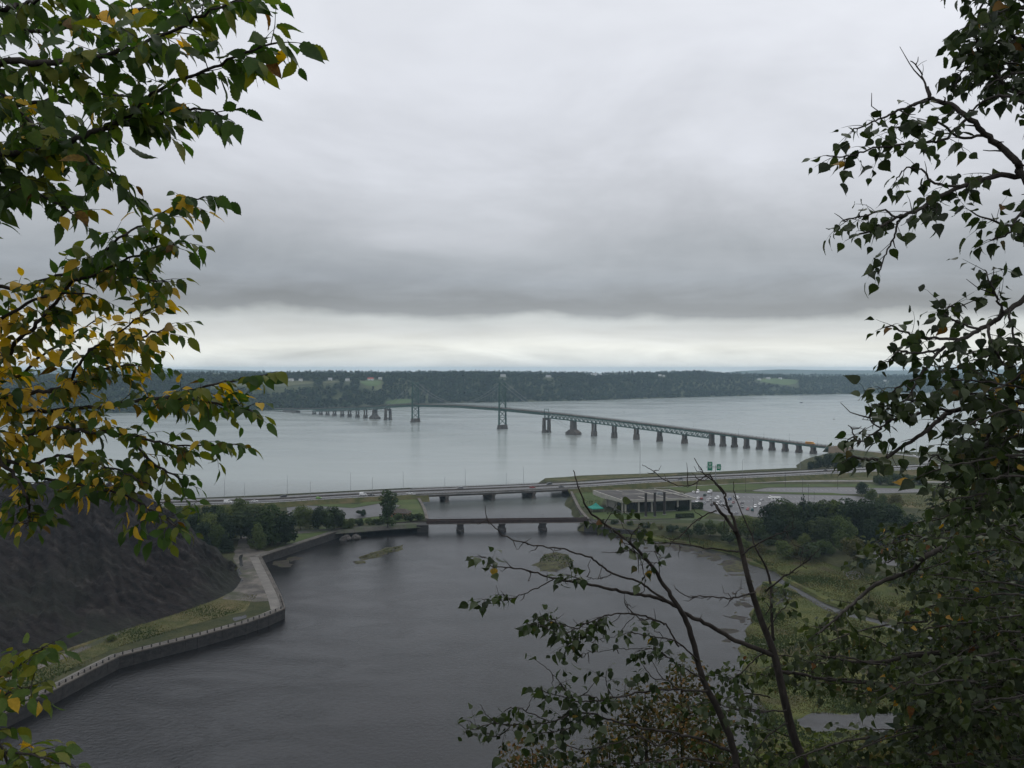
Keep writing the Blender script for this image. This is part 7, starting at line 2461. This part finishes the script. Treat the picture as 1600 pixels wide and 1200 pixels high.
# the second stem of the same tree and its leafy lower limbs
S2 = pp([(1165, 1290), (1152, 1200), (1136, 1140), (1112, 1090), (1096, 1052), (1076, 980), (1066, 958), (1052, 936), (1034, 908), (1016, 880), (980, 844), (950, 822), (920, 796), (906, 768), (896, 734)], 5.7, 5.4, dead.r, 0.03)
dead.branch([DB] + S2, 0.029, 0.003, start=2, bare=True, stubs=10)
DEAD2 = [
    ([(1016, 880), (1000, 868), (985, 850), (990, 832), (1000, 822)], 5.5, 5.4, 0.006, 0.003, 0.3, 2),
    ([(980, 844), (962, 838), (945, 826), (952, 806), (966, 800)], 5.4, 5.3, 0.005, 0.0028, 0.35, 2),
    ([(1030, 905), (1030, 880), (1024, 862), (1030, 850)], 5.45, 5.4, 0.004, 0.0024, 0.5, 1),
    ([(1034, 884), (1020, 878), (1012, 884)], 5.4, 5.4, 0.004, 0.0024, 0.3, 0),
    ([(1090, 1032), (1070, 1012), (1052, 1000), (1030, 996), (1005, 992), (985, 988), (974, 992)], 5.6, 5.3, 0.008, 0.003, 0.35, 2),
    ([(1100, 1062), (1075, 1048), (1055, 1035), (1035, 1020), (1015, 1014), (995, 1018)], 5.6, 5.35, 0.008, 0.003, 0.3, 2),
    ([(1104, 1080), (1070, 1078), (1040, 1078), (1010, 1081), (980, 1086), (940, 1094), (915, 1096), (896, 1094), (884, 1080), (876, 1068)], 5.6, 5.1, 0.010, 0.003, 0.35, 3),
    ([(884, 1080), (870, 1060), (855, 1045), (838, 1031)], 5.15, 5.1, 0.004, 0.002, 2, 2),
    ([(1060, 1078), (1040, 1062), (1020, 1060), (1005, 1040)], 5.5, 5.4, 0.006, 0.003, 0.2, 1),
    ([(960, 1090), (950, 1075), (946, 1060), (948, 1048)], 5.3, 5.2, 0.004, 0.0026, 0.3, 0),
    ([(940, 1094), (915, 1086), (890, 1090), (865, 1085), (846, 1078)], 5.2, 5.1, 0.005, 0.003, 0.25, 1),
    ([(1148, 1176), (1125, 1168), (1100, 1156), (1070, 1150), (1040, 1142), (1005, 1138), (972, 1130), (945, 1122), (924, 1114), (895, 1116), (860, 1128), (830, 1132), (800, 1132), (770, 1130), (738, 1140)], 5.7, 4.9, 0.013, 0.003, 0.5, 3),
    ([(860, 1128), (830, 1115), (805, 1105), (790, 1110)], 5.0, 4.95, 0.005, 0.003, 0.15, 1),
    ([(800, 1132), (780, 1150), (760, 1145), (735, 1128)], 4.95, 4.9, 0.005, 0.003, 0.1, 1),
    ([(924, 1114), (905, 1128), (880, 1140), (845, 1145)], 5.1, 5.0, 0.005, 0.003, 0.3, 1),
    ([(1060, 1146), (1030, 1165), (1000, 1150), (965, 1160), (940, 1166), (915, 1180), (892, 1196)], 5.5, 5.1, 0.008, 0.003, 0.4, 2),
    ([(940, 1166), (910, 1172), (880, 1165), (860, 1175)], 5.2, 5.1, 0.005, 0.003, 0.15, 0),
    ([(1130, 1195), (1080, 1185), (1030, 1190), (970, 1192), (930, 1198)], 5.4, 5.1, 0.009, 0.003, 0.2, 1),
    ([(1230, 1110), (1190, 1112), (1150, 1108), (1110, 1098), (1075, 1105)], 5.9, 5.7, 0.008, 0.003, 0.25, 2),
    ([(1206, 1012), (1180, 1030), (1160, 1050), (1140, 1060), (1120, 1055)], 5.95, 5.8, 0.008, 0.003, 0.2, 2),
    ([(1230, 1130), (1200, 1150), (1180, 1175), (1160, 1200)], 5.9, 5.7, 0.007, 0.003, 0.2, 2),
    ([(1215, 1050), (1245, 1052), (1283, 1060), (1340, 1066), (1393, 1071), (1450, 1078), (1503, 1086)], 6.0, 6.0, 0.016, 0.005, 0.2, 3),
    ([(1200, 985), (1215, 960), (1230, 945), (1225, 925)], 5.95, 5.9, 0.006, 0.003, 0.3, 1),
    ([(1196, 960), (1205, 945), (1200, 925)], 5.9, 5.9, 0.005, 0.003, 0.2, 1),
]
for pts, d0, d1, r0_, r1_, st, stubs in DEAD2:
    dead.branch(pp(pts, d0, d1, dead.r, 0.06), r0_ * 0.75, r1_ * 0.85, spacing=0.056, twig=(0.08, 0.2), leafsize=0.072, start=st, per=0.030, stubs=stubs, droop=0.6)
dead.finish()

# ---- the dense poplar thicket in the lower corner, and the spruce behind it
TB = Vector((4.6, 7.2, cliff_z(4.6, 7.2) - 0.3))
thick = Tree('leaning_poplar', 'dense dark poplar with long level limbs filling the slope below the viewpoint', TB, 'poplar', 'greybark', 71, pop_colour)
thick.trunk([TB, (4.75, 7.2, 95.0), (4.85, 7.2, 97.0), (4.95, 7.1, 99.0), (4.9, 7.1, 100.4), (4.85, 7.1, 101.4)], [0.11, 0.095, 0.08, 0.055, 0.025, 0.008])


def th_root(z):
    return Vector((4.75 + (z - 95) * 0.05, 7.2, z))


THICK = [
    ([(1660, 812), (1600, 820), (1521, 840), (1452, 866), (1422, 892), (1375, 910), (1345, 932), (1320, 954), (1300, 972), (1275, 992)], 6.6, 6.0, 98.6, 0.030, 0.006, 2),
    ([(1660, 985), (1600, 991), (1540, 995), (1485, 1017), (1430, 1024), (1364, 1035), (1310, 1030), (1270, 1022)], 6.6, 6.1, 97.6, 0.034, 0.006, 3),
    ([(1660, 1100), (1560, 1092), (1503, 1086), (1440, 1080), (1393, 1071), (1330, 1062), (1283, 1060)], 6.8, 6.3, 97.0, 0.020, 0.006, 2),
    ([(1470, 860), (1440, 840), (1410, 835), (1390, 850)], 6.4, 6.3, None, 0.008, 0.003, 2),
    ([(1452, 866), (1420, 860), (1400, 872), (1388, 866)], 6.3, 6.2, None, 0.008, 0.003, 6),
    ([(1521, 840), (1515, 800), (1500, 770), (1480, 760)], 6.5, 6.3, None, 0.010, 0.003, 3),
    ([(1540, 835), (1560, 800), (1590, 780)], 6.6, 6.6, None, 0.010, 0.003, 2),
]
for pts, d0, d1, z, r0_, r1_, stubs in THICK:
    w = pp(pts, d0, d1, thick.r, 0.10)
    if z is not None: w = [th_root(z)] + w
    thick.branch(w, r0_, r1_, spacing=0.075, twig=(0.12, 0.34), leafsize=0.080, start=0.18, per=0.034, stubs=stubs + 3, droop=0.6)
rt = thick.r
for k in range(150):
    x0_ = rt.uniform(1350, 1690) if k < 80 else rt.uniform(1460, 1700); y0_ = rt.uniform(800, 1260) if k < 80 else rt.uniform(760, 1250)
    l = rt.uniform(90, 220)
    a = math.radians(rt.uniform(150, 215))
    d0 = rt.uniform(5.6, 8.2)
    x1_, y1_ = x0_ + math.cos(a) * l, y0_ + math.sin(a) * l * 0.7 + rt.uniform(-20, 25)
    if x1_ < 1265 and y1_ < 1010: continue
    if 1255 < x1_ < 1420 and y1_ < 990 and y1_ > 780 and rt.random() < 0.8: continue
    if x1_ < 1410 and 1095 < y1_ < 1165: continue
    if y1_ < 840 and x1_ < 1455: continue
    pts = [(x0_, y0_), ((x0_ * 2 + x1_) / 3, (y0_ * 2 + y1_) / 3 - rt.uniform(0, 14)), ((x0_ + 2 * x1_) / 3, (y0_ + 2 * y1_) / 3 - rt.uniform(-4, 14)), (x1_, y1_)]
    thick.branch(pp(pts, d0, d0 - 0.3, rt, 0.15), 0.009, 0.003, spacing=0.085, twig=(0.12, 0.3), leafsize=0.080, start=0.05, per=0.034, stubs=1, droop=0.6)
for k in range(20):
    x0_ = rt.uniform(1190, 1400); y0_ = rt.uniform(1010, 1240)
    l = rt.uniform(80, 160)
    a = math.radians(rt.uniform(150, 215))
    d0 = rt.uniform(6.8, 8.2)
    x1_, y1_ = x0_ + math.cos(a) * l, y0_ + math.sin(a) * l * 0.6
    if x0_ > 1250 and 1090 < y1_ < 1160: continue
    thick.branch(pp([(x0_, y0_), ((x0_ * 2 + x1_) / 3, (y0_ * 2 + y1_) / 3 - 8), ((x0_ + 2 * x1_) / 3, (y0_ + 2 * y1_) / 3 - 4), (x1_, y1_)], d0, d0 - 0.3, rt, 0.15), 0.007, 0.0028, spacing=0.085, twig=(0.12, 0.28), leafsize=0.085, start=0.05, per=0.036, stubs=1, droop=0.6)
thick.crown_away([(4.85, 7.2, 97.0), (4.95, 7.1, 99.0), (4.9, 7.1, 100.4), (4.85, 7.1, 101.4)], 14, (1, 0.4, 0.2))
thick.finish()


# ---- spruce with a dark straight trunk, and bronze shrubs on the slope
def needle_tree(name, label, px, base_py, top_py, dist, trunk_r, mat, seed, spread, levels, group=None, dead_low=0.0, sprays=9, cat='tree'):
    r = random.Random(seed)
    top = P(px, top_py, dist)
    g0 = cliff_z(top.x, top.y)
    base = Vector((top.x, top.y, g0 - 0.4))
    t = thing(name, label, cat, base, 0, group)
    H = top.z - base.z
    m = MB(); m.tube([(0, 0, 0), (0.03, 0.0, H * 0.5), (0, 0.02, H)], [trunk_r, trunk_r * 0.75, trunk_r * 0.1], 9)
    m.build('trunk', M['bark'], t, smooth=True)
    V, MI_ = [], []
    bm_ = MB()
    levels = int(H / levels)
    for k in range(levels):
        f = (k + 0.5) / levels
        z = H * (0.06 + 0.93 * f)
        L0 = spread * (1 - f) ** 0.85 + 0.08
        for j in range(6):
            a = 6.283 * j / 6 + r.uniform(-0.4, 0.4) + k * 0.9
            l = L0 * r.uniform(0.7, 1.1)
            dr = Vector((math.cos(a), math.sin(a), 0))
            tip = Vector((0, 0, z)) + dr * l + Vector((0, 0, -0.22 * l + 0.1 * r.uniform(-1, 1)))
            mid = Vector((0, 0, z)) + dr * l * 0.5 + Vector((0, 0, 0.02 * l))
            bm_.tube([(0, 0, z), mid, tip], [0.012 * (1 + l), 0.008 * (1 + l), 0.003], 4, cap=False)
            if r.random() < dead_low and f < 0.45:
                continue
            for q in range(int(sprays * (0.4 + l))):
                u = r.uniform(0.15, 1.0)
                c = Vector((0, 0, z)).lerp(tip, u) + Vector((0, 0, 0.12 * l * u * (1 - u))) + Vector((r.gauss(0, 0.05), r.gauss(0, 0.05), r.gauss(0, 0.03)))
                sd = Vector((-dr.y, dr.x, 0)) * r.choice((-1, 1))
                dd = (dr * 0.7 + sd * r.uniform(0.3, 1.0) + Vector((0, 0, r.uniform(-0.5, 0.15)))).normalized()
                ln_ = r.uniform(0.10, 0.22) * (0.6 + 0.5 * l)
                w = Vector((0, 0, 1)).cross(dd).normalized() * (0.02 + 0.012 * l)
                up = dd.cross(w).normalized() * 0.022
                V += [c - w, c + dd * ln_ * 0.5 - w * 1.2 + up, c + dd * ln_, c + dd * ln_ * 0.5 + w * 1.2 - up]
                MI_.append(r.randrange(len(mat)))
    o = bm_.build('branch', M['bark'], t); o['kind'] = 'stuff'
    o = link('needles', np_mesh('needles', V, np.arange(len(V)).reshape(-1, 4), mat, MI_), t); o['kind'] = 'stuff'
    return t


NEED = [M['needle'], leafmat('spruce_needles', (0.012, 0.022, 0.012), (0.026, 0.038, 0.018), scale=3, trans=0.1, rough=0.7, spec=0.2)]
CED = [leafmat('cedar_bronze', (0.085, 0.052, 0.016), (0.15, 0.085, 0.024), scale=3, trans=0.2, rough=0.7, spec=0.2), leafmat('cedar_olive', (0.040, 0.042, 0.014), (0.075, 0.066, 0.022), scale=3, trans=0.2, rough=0.7, spec=0.2),
       leafmat('cedar_green', (0.022, 0.032, 0.012), (0.042, 0.052, 0.018), scale=3, trans=0.2, rough=0.7, spec=0.2)]
needle_tree('spruce_tree', 'dark spruce with a straight black trunk behind the poplar limbs', 1492, 1300, 700, 11.0, 0.115, NEED, 5, 1.9, 0.30, dead_low=0.25, sprays=16)
needle_tree('spruce_tree', 'dark spruce at the picture edge behind the poplar leaves', 1625, 1300, 660, 12.5, 0.12, NEED, 6, 2.2, 0.30, sprays=18)
for px, ty, d, lb, sd in ((832, 1138, 15.0, 'small bronze shrub rising by itself above the basin', 1), (1008, 1052, 15.5, 'bronze shrub behind the bare limb of the dying poplar', 2), (1064, 1020, 16.5, 'tallest bronze shrub between the two stems of the dying poplar', 3),
                          (952, 1120, 14.5, 'short bronze shrub at the lower edge of the view', 4), (1110, 1085, 15.0, 'olive bronze shrub behind the lower stem fork', 5)):
    rs = np.random.RandomState(80 + sd)
    top = P(px, ty, d)
    g0 = cliff_z(top.x, top.y)
    H, Wd = 2.6, 1.5
    base = Vector((top.x, top.y, top.z - H))
    t = thing('bronze_shrub', lb, 'shrub', base, 0, 'bronze leaved shrubs on the slope')
    V = np.concatenate([crown_arrays(rs, 'round', H, Wd, 1000, 0.050), crown_arrays(rs, 'column', H * 0.95, Wd * 0.8, 450, 0.045)])
    MI_ = np.repeat(rs.choice(3, size=len(V) // 4 // 20 + 1, p=[0.24, 0.42, 0.34]), 20)[:len(V) // 4]
    link('crown', np_mesh('crown', V, np.arange(len(V)).reshape(-1, 4), CED, MI_), t)
    m = MB(); m.tube([(0, 0, min(-0.4, g0 - base.z - 0.4)), (0.03, 0, H * 0.4), (0, 0, H * 0.85)], [0.05, 0.03, 0.01], 6)
    for k in range(7):
        a = rs.uniform(0, 6.28); z0 = H * rs.uniform(0.2, 0.6); l = Wd * rs.uniform(0.25, 0.4)
        m.tube([(0.02, 0, z0), (l * 0.5 * math.cos(a), l * 0.5 * math.sin(a), z0 + l * 0.4), (l * math.cos(a), l * math.sin(a), z0 + l * 0.9)], [0.018, 0.012, 0.005], 4)
    m.build('trunk', M['bark'], t)


# ---- leafy slope trees that close the lower corner
SLM = ['leaf_green', 'leaf_dark', 'leaf_light', 'leaf_olive']


def slope_tree(label, px, top_py, dist, H, Wd, mat, seed, n=5200, sz=0.085):
    rs = np.random.RandomState(seed)
    top = P(px, top_py, dist)
    g0 = cliff_z(top.x, top.y)
    H = max(H, min(top.z - g0 + 0.3, H * 1.8))
    base = Vector((top.x, top.y, top.z - H))
    t = thing('slope_tree', label, 'tree', base, 0, 'leafy trees on the slope')
    V = crown_arrays(rs, 'round', H, Wd, n, sz)
    link('crown', np_mesh('crown', V, np.arange(len(V)).reshape(-1, 4), M[mat]), t)
    m = MB(); zb_ = min(-0.4, g0 - base.z - 0.4)
    m.tube([(0, 0, zb_), (0.05, 0.0, H * 0.4), (0, 0, H * 0.8)], [0.10, 0.07, 0.02], 7)
    for k in range(8):
        a = rs.uniform(0, 6.28); z0 = H * rs.uniform(0.25, 0.6); l = Wd * rs.uniform(0.25, 0.42)
        m.tube([(0.03, 0, z0), (l * 0.5 * math.cos(a), l * 0.5 * math.sin(a), z0 + l * 0.4), (l * math.cos(a), l * math.sin(a), z0 + l * 0.8)], [0.04, 0.028, 0.01], 5)
    m.build('trunk', M['bark'], t)


for k, (px, ty, d, H, Wd, mt, lb) in enumerate(((1160, 1128, 20, 4.5, 3.8, 'leaf_dark', 'dark leafy tree between the forked stems at the lower edge'), (1300, 1150, 19, 4.5, 4.2, 'leaf_green', 'green leafy tree just below the marsh pool'), (1395, 1150, 17, 4.0, 3.6, 'leaf_olive', 'olive leafy tree below the dense poplar limbs'),
                                               (1470, 1050, 19, 5.5, 4.4, 'leaf_dark', 'dark leafy tree behind the level limbs of the leaning poplar'), (1560, 960, 20, 6.5, 5.0, 'leaf_dark', 'tall dark leafy tree behind the spruce trunk'), (1625, 1060, 15, 5.0, 4.2, 'leaf_green', 'green leafy tree in the lowest corner of the slope'),
                                               (1520, 1120, 14, 4.0, 3.4, 'leaf_dark', 'dark bushy tree close below the level limbs'), (1215, 1165, 16, 3.5, 3.2, 'leaf_olive', 'olive leafy tree at the foot of the forked stem'), (1060, 1165, 18, 3.8, 3.4, 'leaf_dark', 'dark leafy tree beneath the bronze shrubs'))):
    slope_tree(lb, px, ty, d, H, Wd, mt, 300 + k)
